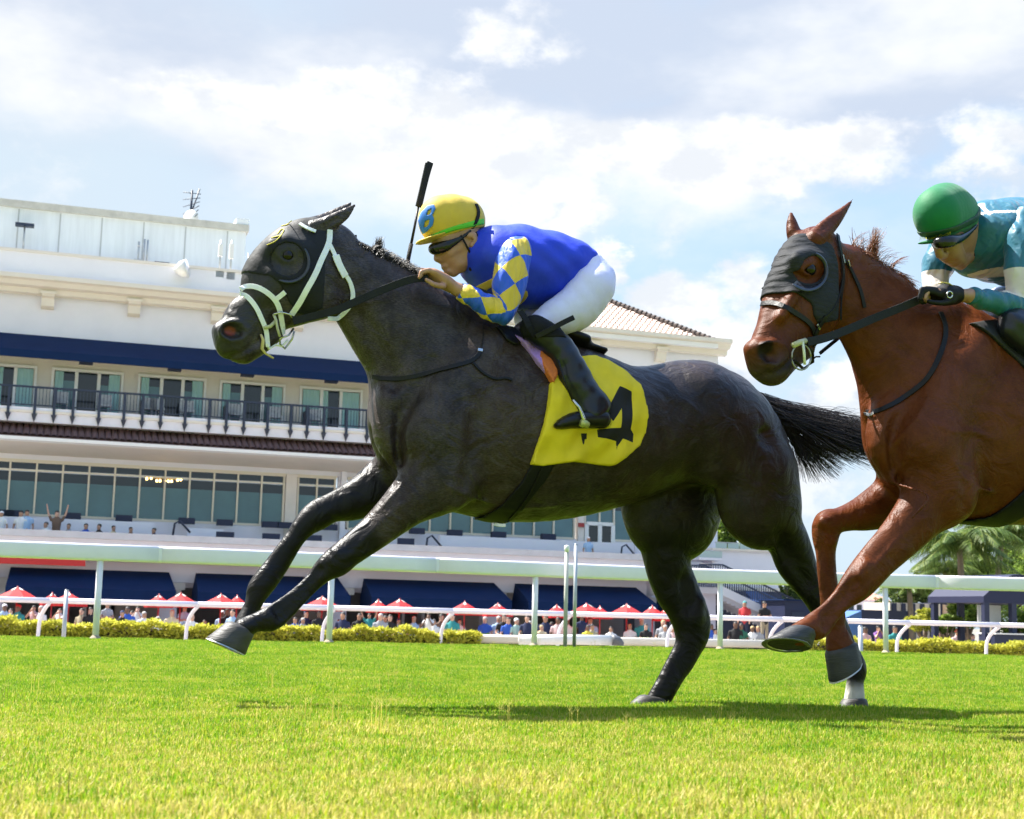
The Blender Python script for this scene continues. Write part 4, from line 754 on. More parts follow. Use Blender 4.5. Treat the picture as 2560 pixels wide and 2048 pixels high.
# ------------------------------------------------------------------ annex, stairs, cabanas, trees on the right
GZ = -.99
def lookbox(name, label, cat, px0, px1, Z):
    """empty at the ground point under px0, turned along the stand"""
    p = place(px0, 1580, Z); o = empty(name, (p.x, p.y, GZ), FB.ang); tag(o, label, cat); f = Frame(p.x, p.y, FB.ang); return o, f
def bx(o, name, m, x0, x1, s0, s1, z0, z1, bevel=0): mb = MB(); mb.box(x0, x1, -s1, -s0, z0 - GZ, z1 - GZ); return mb.build(name, m, o, bevel=bevel)
def annex():
    o, f = lookbox('annex', 'low white annex with glass balustrade at the end of the grandstand', 'building', 1770, 1950, 66)
    X = lambda x, y=1400: f.at(x, y)[0]; Zv = lambda x, y: f.at(x, y)[2]
    w = bx(o, 'wall', M_WALL, X(1780), X(1946), -8, 0, GZ, Zv(1850, 1378)); bx(o, 'coping', M_TRIM, X(1778), X(1948), -8, .15, Zv(1850, 1378), Zv(1850, 1373))
    MG = mat('pale_green_glass_rail', (0.42, 0.52, 0.50), 0.1, spec=0.6)
    for k in range(5): a, b = X(1792) + (X(1942) - X(1792)) * k / 5, X(1792) + (X(1942) - X(1792)) * (k + 1) / 5 - .06; bx(o, 'glass_panel', MG, a, b, -.12, -.09, Zv(1850, 1372), Zv(1850, 1359))
    bx(o, 'handrail', M_GALV, X(1790), X(1944), -.14, -.07, Zv(1850, 1359), Zv(1850, 1357)); bx(o, 'lower_balcony', M_WALL, X(1730), X(1788), -1, .8, Zv(1760, 1402), Zv(1760, 1396)); bx(o, 'lower_glass_panel', MG, X(1732), X(1786), .72, .76, Zv(1760, 1396), Zv(1760, 1379))
    bx(o, 'string_course', M_TRIM, X(1780), X(1946), 0, .12, Zv(1850, 1476), Zv(1850, 1468))
    p = place(1800, 1580, 60); st = empty('staircase', (p.x, p.y, GZ), FB.ang); tag(st, 'grey outside staircase with black iron railings at the end of the grandstand', 'staircase'); g = Frame(p.x, p.y, FB.ang)
    X = lambda x, y=1480: g.at(x, y)[0]; Zv = lambda x, y: g.at(x, y)[2]
    M_ST = mat('grey_concrete_steps', (0.42, 0.40, 0.42), 0.85, noise=0.1)
    xa, za, xb, zb = X(1806, 1455), Zv(1806, 1470), X(2004, 1560), Zv(2004, 1566); n = 18
    for i in range(n): x0, x1 = xa + (xb - xa) * i / n, xa + (xb - xa) * (i + 1) / n; z = za + (zb - za) * i / n; bx(st, 'step', M_ST, x0, x1 + .02, -1.6, 0, max(GZ, z - .55), z)
    bx(st, 'landing', M_ST, X(1745), xa, -1.6, 0, za - .25, za); bx(st, 'landing_wall', mat('lilac_grey_wall', (0.42, 0.40, 0.45), 0.85), X(1755), xa - .2, -1.5, -.2, GZ, za - .25)
    for (s_, dz, off) in ((0.02, .95, 0), (-1.58, .95, 0)):
        mb = MB(); mb.tube([(X(1748), -s_, za + dz - GZ), (xa, -s_, za + dz - GZ), (xb, -s_, zb + dz - GZ)], .04, 6); hr = mb.build('handrail', M_IRON, st, True)
        mb = MB()
        for i in range(46):
            t = i / 45
            x = X(1748) + (xb - X(1748)) * t; z = za if x < xa else za + (zb - za) * (x - xa) / (xb - xa); mb.box(x - .014, x + .014, -s_ - .014, -s_ + .014, z - GZ + .02, z + dz - GZ)
        mb.build('balusters', M_IRON, hr)['kind'] = 'stuff'
        mb = MB(); mb.add([(xa, -s_ - .03, za - .3 - GZ), (xb, -s_ - .03, zb - .3 - GZ), (xb, -s_ - .03, zb + .06 - GZ), (xa, -s_ - .03, za + .06 - GZ), (xa, -s_ + .03, za - .3 - GZ), (xb, -s_ + .03, zb - .3 - GZ), (xb, -s_ + .03, zb + .06 - GZ), (xa, -s_ + .03, za + .06 - GZ)], [(0, 1, 2, 3), (7, 6, 5, 4), (0, 4, 5, 1), (1, 5, 6, 2), (2, 6, 7, 3), (3, 7, 4, 0)]); mb.build('stringer', mat('pale_stringer', (0.60, 0.60, 0.63), 0.7), st)
    for k, (p0, p1, yt, yb, Z, lab) in enumerate(((1826, 1900, 1476, 1502, 63, 'blue awning over the first doorway behind the staircase'), (1893, 1988, 1477, 1514, 64, 'blue awning over the second doorway behind the staircase, right of the first'))):
        o, f = lookbox('awning', lab, 'awning', p0, p1, Z); x1 = f.at(p1, yb)[0]; zt_, zb_ = f.at(p0, yt)[2], f.at(p0, yb)[2]
        mb = MB(); mb.add([(.0, 1.2, zt_ - GZ), (x1 - 1.0, 1.2, zt_ - GZ), (x1, 0, zb_ - GZ), (0.1, 0, zb_ - GZ), (x1, 0, zb_ - .22 - GZ), (.1, 0, zb_ - .22 - GZ), (x1, 1.2, zb_ - GZ), (0, 1.2, zb_ - GZ)], [(0, 1, 2, 3), (3, 2, 4, 5), (1, 6, 2), (0, 3, 7)]); c = mb.build('canvas', mat('blue_canvas', (0.02, 0.06, 0.19), 0.7), o); bx(o, 'back_wall', M_NAVYD, 0, x1, -1.6, -1.25, GZ, zt_)
    o, f = lookbox('service_kiosk', 'dark navy service kiosk beyond the foot of the staircase', 'kiosk', 1962, 2040, 58); x1 = f.at(2040, 1540)[0]; b = bx(o, 'box', M_NAVYD, 0, x1, -2, 0, GZ, f.at(1990, 1502)[2]); bx(o, 'roof_cap', M_NAVY, -.1, x1 + .1, -2.1, .1, f.at(1990, 1502)[2], f.at(1990, 1499)[2]); bx(o, 'door', M_IRON, .3, .9, 0, .04, GZ, f.at(1990, 1530)[2])
annex()
def right_side():
    o, f = lookbox('clubhouse', 'small white house with pink tiled roof far right of the stand', 'house', 2105, 2216, 84); X = lambda x, y=1500: f.at(x, y)[0]; Zv = lambda x, y: f.at(x, y)[2]
    bx(o, 'wall', M_WALL, X(2110), X(2214), -6, 0, GZ, Zv(2160, 1500)); M_PK = mat('pink_roof_tile', (0.55, 0.22, 0.17), 0.8, noise=0.2, nscale=5)
    mb = MB(); x0, x1, z0, z1 = X(2106), X(2217), Zv(2160, 1500), Zv(2160, 1462); mb.add([(x0, -.4, z0 - GZ), (x1, -.4, z0 - GZ), (x1, 6.4, z0 - GZ), (x0, 6.4, z0 - GZ), (x0 + 1.2, 3, z1 - GZ), (x1 - .1, 3, z1 - GZ)], [(0, 1, 5, 4), (1, 2, 5), (2, 3, 4, 5), (3, 0, 4), (3, 2, 1, 0)]); mb.build('roof', M_PK, o)
    for px in (2122, 2142, 2160): bx(o, 'window', M_GLASSD, X(px), X(px + 12), 0, .03, Zv(px, 1528), Zv(px, 1512))
    o, f = lookbox('lawn_marquee', 'low navy marquee with a blue sloping end beside the chestnut foreleg', 'tent', 2105, 2290, 57); X = lambda x, y=1540: f.at(x, y)[0]; Zv = lambda x, y: f.at(x, y)[2]
    bx(o, 'side_panel', M_NAVYD, X(2154), X(2289), -3, 0, GZ + .6, Zv(2200, 1526)); mb = MB(); mb.add([(X(2106), 0, Zv(2106, 1548) - GZ), (X(2154), 0, Zv(2154, 1527) - GZ), (X(2154), 3, Zv(2154, 1527) - GZ), (X(2106), 3, Zv(2106, 1548) - GZ), (X(2154), 0, GZ + .6 - GZ), (X(2106), 0, GZ + .6 - GZ)], [(0, 1, 2, 3), (0, 5, 4, 1)]); mb.build('sloping_end', mat('mid_blue_canvas', (0.05, 0.13, 0.32), 0.7), o)
    for px in (2110, 2160, 2220, 2285): mb = MB(); x = X(px); mb.tube([(x, .1, 0), (x, .1, .7)], .04, 8); mb.build('leg', M_GALV, o, True)
    o, f = lookbox('striped_cabana', 'striped navy and cream cabana standing under the palms', 'cabana', 2226, 2394, 60); X = lambda x, y=1530: f.at(x, y)[0]; Zv = lambda x, y: f.at(x, y)[2]
    M_ST = mat('cream_board', (0.66, 0.56, 0.46), 0.8, noise=0.06); zt_ = Zv(2300, 1507); bx(o, 'frame', M_ST, X(2226), X(2352), -2.0, -.03, GZ, zt_ - .03)
    for p, q in ((2230, 2241), (2254, 2264), (2277, 2288), (2301, 2311), (2325, 2336)): bx(o, 'stripe_board', M_NAVYD, X(p), X(q), -.03, .03, GZ + .35, zt_ - .05)
    bx(o, 'side_wing', M_NAVYD, X(2352), X(2394), -2.4, -.2, GZ, zt_ + .02); bx(o, 'wing_panel', mat('orange_cream_board', (0.62, 0.42, 0.27), 0.8), X(2363), X(2374), -.2, -.15, GZ + .3, zt_ - .05)
    o, f = lookbox('canopy_tent', 'navy domed canopy tent with grey screen at the right edge', 'tent', 2462, 2640, 46); X = lambda x, y=1520: f.at(x, y)[0]; Zv = lambda x, y: f.at(x, y)[2]
    zv, z1, z2 = Zv(2500, 1508), Zv(2500, 1492), Zv(2560, 1436); x0, x1 = X(2460), X(2640); mb = MB(); n = 10; prof = [(x0 + (x1 - x0) * i / n, z1 + (z2 - z1) * math.sin(math.pi * min(1, max(0, i / n)))) for i in range(n + 1)]
    mb.prism([(a, b - GZ) for a, b in prof] + [(x1, zv - GZ), (x0, zv - GZ)], 'y', 0, 3.0); mb.build('canopy', mat('navy_tent_canvas', (0.006, 0.010, 0.045), 0.65, noise=0.1), o)
    for x in (X(2468), X(2536), x1 - .2):
        for y in (.1, 2.8): mb = MB(); mb.box(x - .09, x + .09, y - .09, y + .09, 0, zv - GZ); mb.build('post', M_NAVYD, o)
    bx(o, 'grey_screen', mat('grey_mesh_screen', (0.42, 0.43, 0.41), 0.8, noise=0.08), X(2472), X(2530), -.6, -.56, Zv(2500, 1562), Zv(2500, 1513)); bx(o, 'counter', M_NAVYD, X(2470), X(2640), -.5, .3, GZ, Zv(2500, 1586)); bx(o, 'counter_top', M_FRAMEW, X(2468), X(2644), -.55, .4, Zv(2500, 1586), Zv(2500, 1583))
right_side()
M_BARK = mat('grey_bark', (0.16, 0.125, 0.095), 0.9, noise=0.3, nscale=8, bump=0.6, bscale=20)
M_PALMT = mat('palm_trunk', (0.20, 0.165, 0.13), 0.9, noise=0.25, nscale=10, bump=0.8, bscale=14, stretch=(1, 1, 4))
M_PALM = leaf_mat('palm_leaf', (0.035, 0.07, 0.012), (0.10, 0.165, 0.030), (0.30, 0.29, 0.06), .35)
M_LEAF = leaf_mat('bright_broad_leaves', (0.05, 0.10, 0.015), (0.16, 0.26, 0.035), (0.34, 0.42, 0.08), .45)
M_LEAF2 = leaf_mat('olive_leaves', (0.04, 0.075, 0.015), (0.11, 0.16, 0.035), (0.24, 0.27, 0.06), .4)
def frond_mesh(rng, Ln, up):
    """rachis with drooping leaflets"""
    n = 46; t = np.linspace(0, 1, n); x = Ln * (t * .95); z = Ln * (up * t - (.35 + up * .6) * t ** 2.0); R_ = np.stack([x, .04 * np.sin(3 * t), z], 1); V = []; F = []; tint = []
    for i in range(n - 1):
        w = .022 * (1 - t[i]) + .004; k = len(V); w2 = .022 * (1 - t[i + 1]) + .004
        V += [R_[i] + [0, -w, 0], R_[i] + [0, w, 0], R_[i + 1] + [0, w2, 0], R_[i + 1] + [0, -w2, 0]]; F.append((k, k + 1, k + 2, k + 3)); tint += [.75] * 4
    for i in range(4, n):
        d = R_[i] - R_[i - 1]; d = d / np.linalg.norm(d); l = Ln * (.30 * math.sin(math.pi * (.12 + .85 * t[i]) ** .8) + .05)
        for sg in (-1, 1):
            a = d * .55 + np.array([0, sg * .8, -.18 - .35 * rng.random()]); a /= np.linalg.norm(a); e1 = R_[i] + a * l * .55; e2 = R_[i] + a * l + np.array([0, 0, -l * .32]); w = .011; k = len(V)
            V += [R_[i] - d * w, R_[i] + d * w, e1 + d * w * .9, e1 - d * w * .9, e2]; F += [(k, k + 1, k + 2, k + 3), (k + 3, k + 2, k + 4)]; c = rng.uniform(.1, .65); tint += [c] * 5
    me = pydata('frond', V, F); at = me.attributes.new('tint', 'FLOAT', 'POINT'); at.data.foreach_set('value', np.array(tint, np.float32)); return me
frng = np.random.default_rng(4); FROND = [frond_mesh(frng, 1.0, u) for u in (.9, .65, .4, .15, -.2)]
def palm(px, pyc, pyb, Z, Ln, label, lean=0.0, nf=24, seed=1):
    rng = np.random.default_rng(seed); top = place(px, pyc, Z); base = Vector((top.x + lean, top.y, GZ)); o = empty('palm_tree', base); tag(o, label, 'palm tree', 'palm trees')
    T = top - base; pts = [Vector((T.x * t ** 1.6, 0, T.z * t)) for t in np.linspace(0, 1, 12)]; mb = MB(); mb.tube(pts, [.16 - .07 * i / 11 + (.05 if i == 0 else 0) for i in range(12)], 10); mb.build('trunk', M_PALMT, o, True)
    for i in range(nf):
        k = int(np.clip(i * 5 // nf, 0, 4)); fr_ = link('frond', FROND[k], o, M_PALM); fr_.location = T; fr_.scale = (Ln * rng.uniform(.85, 1.15),) * 3; fr_.rotation_euler = (rng.uniform(-.25, .25), rng.uniform(-.12, .12), i * 2.4 + rng.uniform(-.2, .2))
    mb = MB()
    for a in range(6): c = T + Vector((.16 * math.cos(a), .16 * math.sin(a), -.2)); mb.tube([c + Vector((0, 0, -.1)), c, c + Vector((0, 0, .1))], [.04, .10, .04], 6)
    mb.build('coconuts', mat('green_coconut', (0.12, 0.13, 0.03), 0.6), o, True)['kind'] = 'stuff'
palm(2398, 1352, 1590, 52, 2.1, 'tall palm with a slim trunk beside the striped cabana', .1, 26, 1); palm(2508, 1328, 1500, 56, 2.3, 'palm with leaning trunk rising behind the navy canopy tent', -.5, 26, 2); palm(2272, 1456, 1590, 58, 1.3, 'short bushy palm left of the two tall palms', .1, 22, 3); palm(2372, 1420, 1590, 55, 1.5, 'slender lower palm close to the cabana palm', .05, 18, 9)
def tree(px, pyc, Z, rx, rz, n, label, m, size=.2, seed=1, name='broadleaf_tree', cat='tree', zg=GZ, clumps=26):
    rng = np.random.default_rng(seed); c = place(px, pyc, Z); o = empty(name, (c.x, c.y, zg)); tag(o, label, cat, 'trees beyond the rails'); H = c.z - zg
    mb = MB(); mb.tube([(0, 0, -.1), (.05, 0, H * .4), (0, .05, H * .85)], [.05 * rx + .08, .035 * rx + .05, .03], 8)
    cs = []
    for i in range(clumps):
        d = rng.normal(size=3); d /= np.linalg.norm(d); q = np.array([d[0] * rx, d[1] * rx * .8, d[2] * rz]) * rng.uniform(.45, .95); cs.append((q, rng.uniform(.22, .42) * min(rx, rz)))
        if i % 4 == 0: mb.tube([(0, 0, H * .5), (q[0] * .5, q[1] * .5, H * .75 + q[2] * .3), (q[0] * .9, q[1] * .9, H + q[2] * .9)], [.06, .035, .012], 6)
    mb.build('trunk', M_BARK, o, True); P = []; T = []
    for q, r in cs:
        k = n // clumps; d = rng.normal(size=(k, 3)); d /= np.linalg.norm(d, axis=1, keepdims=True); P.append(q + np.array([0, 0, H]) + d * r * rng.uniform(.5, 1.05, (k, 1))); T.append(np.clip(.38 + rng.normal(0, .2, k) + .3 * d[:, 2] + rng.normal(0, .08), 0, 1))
    P = np.vstack(P); P = P[P[:, 2] > .05] if False else P
    l = link('crown', leaves_mesh('crown', P, size, np.concatenate(T), rng, .5), o, m); l['kind'] = 'stuff'; return o
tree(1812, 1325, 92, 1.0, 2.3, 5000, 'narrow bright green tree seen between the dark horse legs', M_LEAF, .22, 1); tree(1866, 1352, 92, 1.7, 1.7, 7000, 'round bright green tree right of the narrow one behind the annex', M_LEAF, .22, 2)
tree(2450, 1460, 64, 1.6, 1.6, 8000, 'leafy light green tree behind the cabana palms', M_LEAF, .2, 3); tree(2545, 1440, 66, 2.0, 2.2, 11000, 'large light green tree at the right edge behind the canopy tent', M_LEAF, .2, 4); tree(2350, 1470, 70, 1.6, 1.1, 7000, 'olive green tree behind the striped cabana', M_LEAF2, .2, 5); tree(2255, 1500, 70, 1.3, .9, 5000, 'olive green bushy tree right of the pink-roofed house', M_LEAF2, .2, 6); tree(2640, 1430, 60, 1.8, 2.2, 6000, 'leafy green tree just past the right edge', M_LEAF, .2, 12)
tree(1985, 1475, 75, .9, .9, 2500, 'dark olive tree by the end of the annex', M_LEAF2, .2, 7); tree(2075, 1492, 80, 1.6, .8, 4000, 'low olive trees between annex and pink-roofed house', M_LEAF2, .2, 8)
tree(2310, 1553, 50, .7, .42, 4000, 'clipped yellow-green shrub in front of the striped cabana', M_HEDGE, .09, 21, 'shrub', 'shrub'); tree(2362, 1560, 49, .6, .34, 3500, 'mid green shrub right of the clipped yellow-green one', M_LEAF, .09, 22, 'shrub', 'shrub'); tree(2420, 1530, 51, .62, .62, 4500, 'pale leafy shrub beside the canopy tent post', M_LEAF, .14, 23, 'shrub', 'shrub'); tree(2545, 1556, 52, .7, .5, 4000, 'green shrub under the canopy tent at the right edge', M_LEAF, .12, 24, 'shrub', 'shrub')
# ------------------------------------------------------------------ horses
ALPHA = R(22)
FR1 = Frame(0.70, 6.00, ALPHA)                 # middle plane of the leading horse
o2 = FR1.world(0.0, 1.0, 0)
FR2 = Frame(o2.x, o2.y, ALPHA)                 # middle plane of the chestnut, one metre nearer
def E(fr, x1, y1, x2, y2, s, w, piv=None):
    p, q = np.array(fr.at(x1, y1, s)), np.array(fr.at(x2, y2, s)); c = (p + q) / 2; r = np.linalg.norm(p - q) / 2
    if piv is not None: c[0] += piv[0]; c[1] += piv[1]
    return (c[0], c[1], c[2], r, w)
def C(fr, x, y, rp, s, w, piv=None):
    p, q = np.array(fr.at(x, y, s)), np.array(fr.at(x, y + rp, s)); r = np.linalg.norm(p - q)
    if piv is not None: p[0] += piv[0]; p[1] += piv[1]
    return (p[0], p[1], p[2], r, w)
def EE(fr, rows, s=None, piv=None):
    return [E(fr, *(r if s is None else (*r[:4], s, r[4])), piv=piv) for r in rows]
def CC(fr, rows, piv=None): return [C(fr, *r, piv=piv) for r in rows]
def PL(fr, pts, s): return [(fr.at(x, y, s)[0], fr.at(x, y, s)[2]) for x, y in pts]

def hoof(parent, fr, c1, c2, b1, b2, s, w0, w1, m, mshoe, tilt=0.0, piv=None):
    """lofted hoof capsule between the coronet (c1-c2) and the sole (b1-b2), with a shoe rim"""
    P = [np.array(fr.loc(x, y, s)) for x, y in (c1, c2, b1, b2)]
    cc, ch = (P[0] + P[1]) / 2, (P[0] - P[1]) / 2; bc, bh = (P[2] + P[3]) / 2, (P[2] - P[3]) / 2
    lat = np.array([0, -1.0, 0]); n = 28; v = []; f = []
    rings = [(-0.10, 0.80), (-0.02, 0.95), (0.07, 1.0), (0.35, 0.995), (0.7, 0.99), (0.97, 1.0), (1.0, 0.985)]
    def ring(t, k, sc=1.0):
        c = cc + (bc - cc) * t; h = ch + (bh - ch) * t; w = w0 + (w1 - w0) * t
        nt_ = np.cross(h / (np.linalg.norm(h) + 1e-9), lat)
        return [c + h * k * math.cos(2 * math.pi * j / n) + (lat + nt_ * tilt) * w * k * math.sin(2 * math.pi * j / n) * (1 - 0.12 * (math.cos(2 * math.pi * j / n) < -0.6)) for j in range(n)]
    for t, k in rings: v += ring(t, k)
    v += ring(0.99, 0.84); v += ring(0.93, 0.74); v += ring(0.9, 0.3); v.append(cc + (bc - cc) * 0.9)
    nr = len(rings) + 3
    for i in range(nr - 1):
        for j in range(n): f.append((i * n + j, i * n + (j + 1) % n, (i + 1) * n + (j + 1) % n, (i + 1) * n + j))
    for j in range(n): f.append(((nr - 1) * n + j, (nr - 1) * n + (j + 1) % n, nr * n))
    mb = MB(); mb.add(v, f); h = mb.build('hoof', m, parent, True)
    sh = MB(); R0 = ring(1.0, 0.97); R1 = ring(1.06, 0.99); R2 = ring(1.06, 0.8); R3 = ring(1.0, 0.8)
    vv = R0 + R1 + R2 + R3; ff = []
    for i in range(4):
        for j in range(n):
            if 12 <= j <= 15: continue                 # open at the heel
            a, b = i * n, ((i + 1) % 4) * n; ff.append((a + j, a + (j + 1) % n, b + (j + 1) % n, b + j))
    sh.add(vv, ff); sh.build('horseshoe', mshoe, h)
    return h

def coat_mat(name, base, hi, leg, fleck, rough=0.42, dapple=0.35, hairspec=0.5, brown=None, nostril=(0.22, 0.045, 0.03)):
    m = bpy.data.materials.new(name); m.use_nodes = True; nt = m.node_tree; b = nt.nodes['Principled BSDF']
    tc = N(nt, 'ShaderNodeTexCoord')
    n1 = N(nt, 'ShaderNodeTexNoise', inp={'Scale': 5.0, 'Detail': 8.0, 'Roughness': 0.7, 'Distortion': 0.6}); L(nt, tc.outputs['Object'], n1.inputs['Vector'])
    r1 = ramp(nt, [(0.32, base), (0.72, hi)]); L(nt, n1.outputs['Fac'], r1.inputs['Fac'])
    if brown:
        nb = N(nt, 'ShaderNodeTexNoise', inp={'Scale': 2.3, 'Detail': 5.0, 'Roughness': 0.6}); L(nt, tc.outputs['Object'], nb.inputs['Vector'])
        rb = ramp(nt, [(0.46, (0, 0, 0)), (0.66, (1, 1, 1))]); L(nt, nb.outputs['Fac'], rb.inputs['Fac'])
        mb_ = N(nt, 'ShaderNodeMix', data_type='RGBA'); mb_.inputs['B'].default_value = (*brown, 1); L(nt, rb.outputs['Color'], mb_.inputs['Factor']); L(nt, r1.outputs['Color'], mb_.inputs['A']); r1c = mb_.outputs['Result']
    else: r1c = r1.outputs['Color']
    # short hairs: fine noise, stretched down and back
    mp = N(nt, 'ShaderNodeMapping'); mp.inputs['Rotation'].default_value = (0, R(35), 0); mp.inputs['Scale'].default_value = (70, 200, 330); L(nt, tc.outputs['Object'], mp.inputs['Vector'])
    n2 = N(nt, 'ShaderNodeTexNoise', inp={'Scale': 1.0, 'Detail': 3.0, 'Roughness': 0.6}); L(nt, mp.outputs['Vector'], n2.inputs['Vector'])
    n3 = N(nt, 'ShaderNodeTexNoise', inp={'Scale': 11.0, 'Detail': 5.0, 'Roughness': 0.62}); L(nt, tc.outputs['Object'], n3.inputs['Vector'])
    pr = N(nt, 'ShaderNodeMath', operation='MULTIPLY'); L(nt, n2.outputs['Fac'], pr.inputs[0]); L(nt, n3.outputs['Fac'], pr.inputs[1])
    r2 = ramp(nt, [(0.16, (0, 0, 0)), (0.42, (1, 1, 1))]); L(nt, pr.outputs[0], r2.inputs['Fac'])
    k = N(nt, 'ShaderNodeMath', operation='MULTIPLY'); k.inputs[1].default_value = dapple; L(nt, r2.outputs['Color'], k.inputs[0])
    mx = N(nt, 'ShaderNodeMix', data_type='RGBA'); mx.inputs['B'].default_value = (*fleck, 1); ro = N(nt, 'ShaderNodeAttribute', attribute_name='roan'); k2 = N(nt, 'ShaderNodeMath', operation='MULTIPLY'); L(nt, k.outputs[0], k2.inputs[0]); L(nt, ro.outputs['Fac'], k2.inputs[1]); L(nt, k2.outputs[0], mx.inputs['Factor']); L(nt, r1c, mx.inputs['A'])
    at = N(nt, 'ShaderNodeAttribute', attribute_name='leg')
    nl = N(nt, 'ShaderNodeMath', operation='ADD'); nj = N(nt, 'ShaderNodeMath', operation='MULTIPLY_ADD'); nj.inputs[1].default_value = 0.7; nj.inputs[2].default_value = -0.35
    L(nt, n3.outputs['Fac'], nj.inputs[0]); L(nt, at.outputs['Fac'], nl.inputs[0]); L(nt, nj.outputs[0], nl.inputs[1]); nl.use_clamp = True
    mm = N(nt, 'ShaderNodeMath', operation='MULTIPLY'); L(nt, nl.outputs[0], mm.inputs[0]); L(nt, at.outputs['Fac'], mm.inputs[1]); mm.use_clamp = True
    rl = ramp(nt, [(0.0, tuple(x * 0.7 for x in leg)), (1.0, tuple(x * 1.5 for x in leg))]); L(nt, n2.outputs['Fac'], rl.inputs['Fac'])
    m2 = N(nt, 'ShaderNodeMix', data_type='RGBA'); L(nt, mm.outputs[0], m2.inputs['Factor']); L(nt, mx.outputs['Result'], m2.inputs['A']); L(nt, rl.outputs['Color'], m2.inputs['B'])
    last = m2.outputs['Result']
    for an, col in (('muzzle', (0.028, 0.026, 0.026)), ('pink', nostril), ('white', (0.55, 0.52, 0.47))):
        aa = N(nt, 'ShaderNodeAttribute', attribute_name=an); m3 = N(nt, 'ShaderNodeMix', data_type='RGBA'); m3.inputs['B'].default_value = (*col, 1)
        L(nt, aa.outputs['Fac'], m3.inputs['Factor']); L(nt, last, m3.inputs['A']); last = m3.outputs['Result']
    L(nt, last, b.inputs['Base Color'])
    rr = ramp(nt, [(0.3, (rough + 0.12,) * 3), (0.7, (rough - 0.08,) * 3)]); L(nt, n3.outputs['Fac'], rr.inputs['Fac']); L(nt, rr.outputs['Color'], b.inputs['Roughness'])
    b.inputs['Specular IOR Level'].default_value = hairspec
    b.inputs['Sheen Weight'].default_value = 0.0; b.inputs['Sheen Roughness'].default_value = 0.4
    bp = N(nt, 'ShaderNodeBump', inp={'Strength': 0.35, 'Distance': 0.004}); L(nt, n2.outputs['Fac'], bp.inputs['Height'])
    # veins and small muscle ripples
    nv = N(nt, 'ShaderNodeTexNoise', inp={'Scale': 9.0, 'Detail': 3.0, 'Distortion': 1.2}); L(nt, tc.outputs['Object'], nv.inputs['Vector'])
    bp2 = N(nt, 'ShaderNodeBump', inp={'Strength': 0.55, 'Distance': 0.03}); L(nt, nv.outputs['Fac'], bp2.inputs['Height']); L(nt, bp2.outputs['Normal'], bp.inputs['Normal'])
    L(nt, bp.outputs['Normal'], b.inputs['Normal'])
    return m
M_COAT1 = coat_mat('dark_bay_roan_coat', (0.009, 0.0062, 0.0056), (0.020, 0.0138, 0.0122), (0.0042, 0.0033, 0.0034), (0.105, 0.083, 0.078), rough=0.38, dapple=0.58, hairspec=0.27, brown=(0.028, 0.0135, 0.0075))
M_COAT2 = coat_mat('chestnut_coat', (0.056, 0.0125, 0.0030), (0.118, 0.0290, 0.0062), (0.11, 0.03, 0.008), (0.19, 0.054, 0.014), rough=0.44, dapple=0.40, hairspec=0.17, nostril=(0.012, 0.006, 0.005))
M_HOOF1 = mat('dark_hoof', (0.040, 0.037, 0.034), 0.55, noise=0.35, nscale=8, bump=0.25, bscale=40, stretch=(1, 1, 5))
M_HOOF2 = mat('grey_hoof', (0.028, 0.029, 0.031), 0.5, noise=0.4, nscale=8, bump=0.25, bscale=40, stretch=(1, 1, 5))
M_SHOE = mat('aluminium_shoe', (0.42, 0.42, 0.41), 0.35, metal=0.9, noise=0.25, nscale=30)
M_EYE = mat('horse_eye', (0.006, 0.004, 0.003), 0.16, spec=0.35)

def sstep(x, a, b): t = np.clip((x - a) / (b - a), 0, 1); return t * t * (3 - 2 * t)
H_VOX = 0.0074

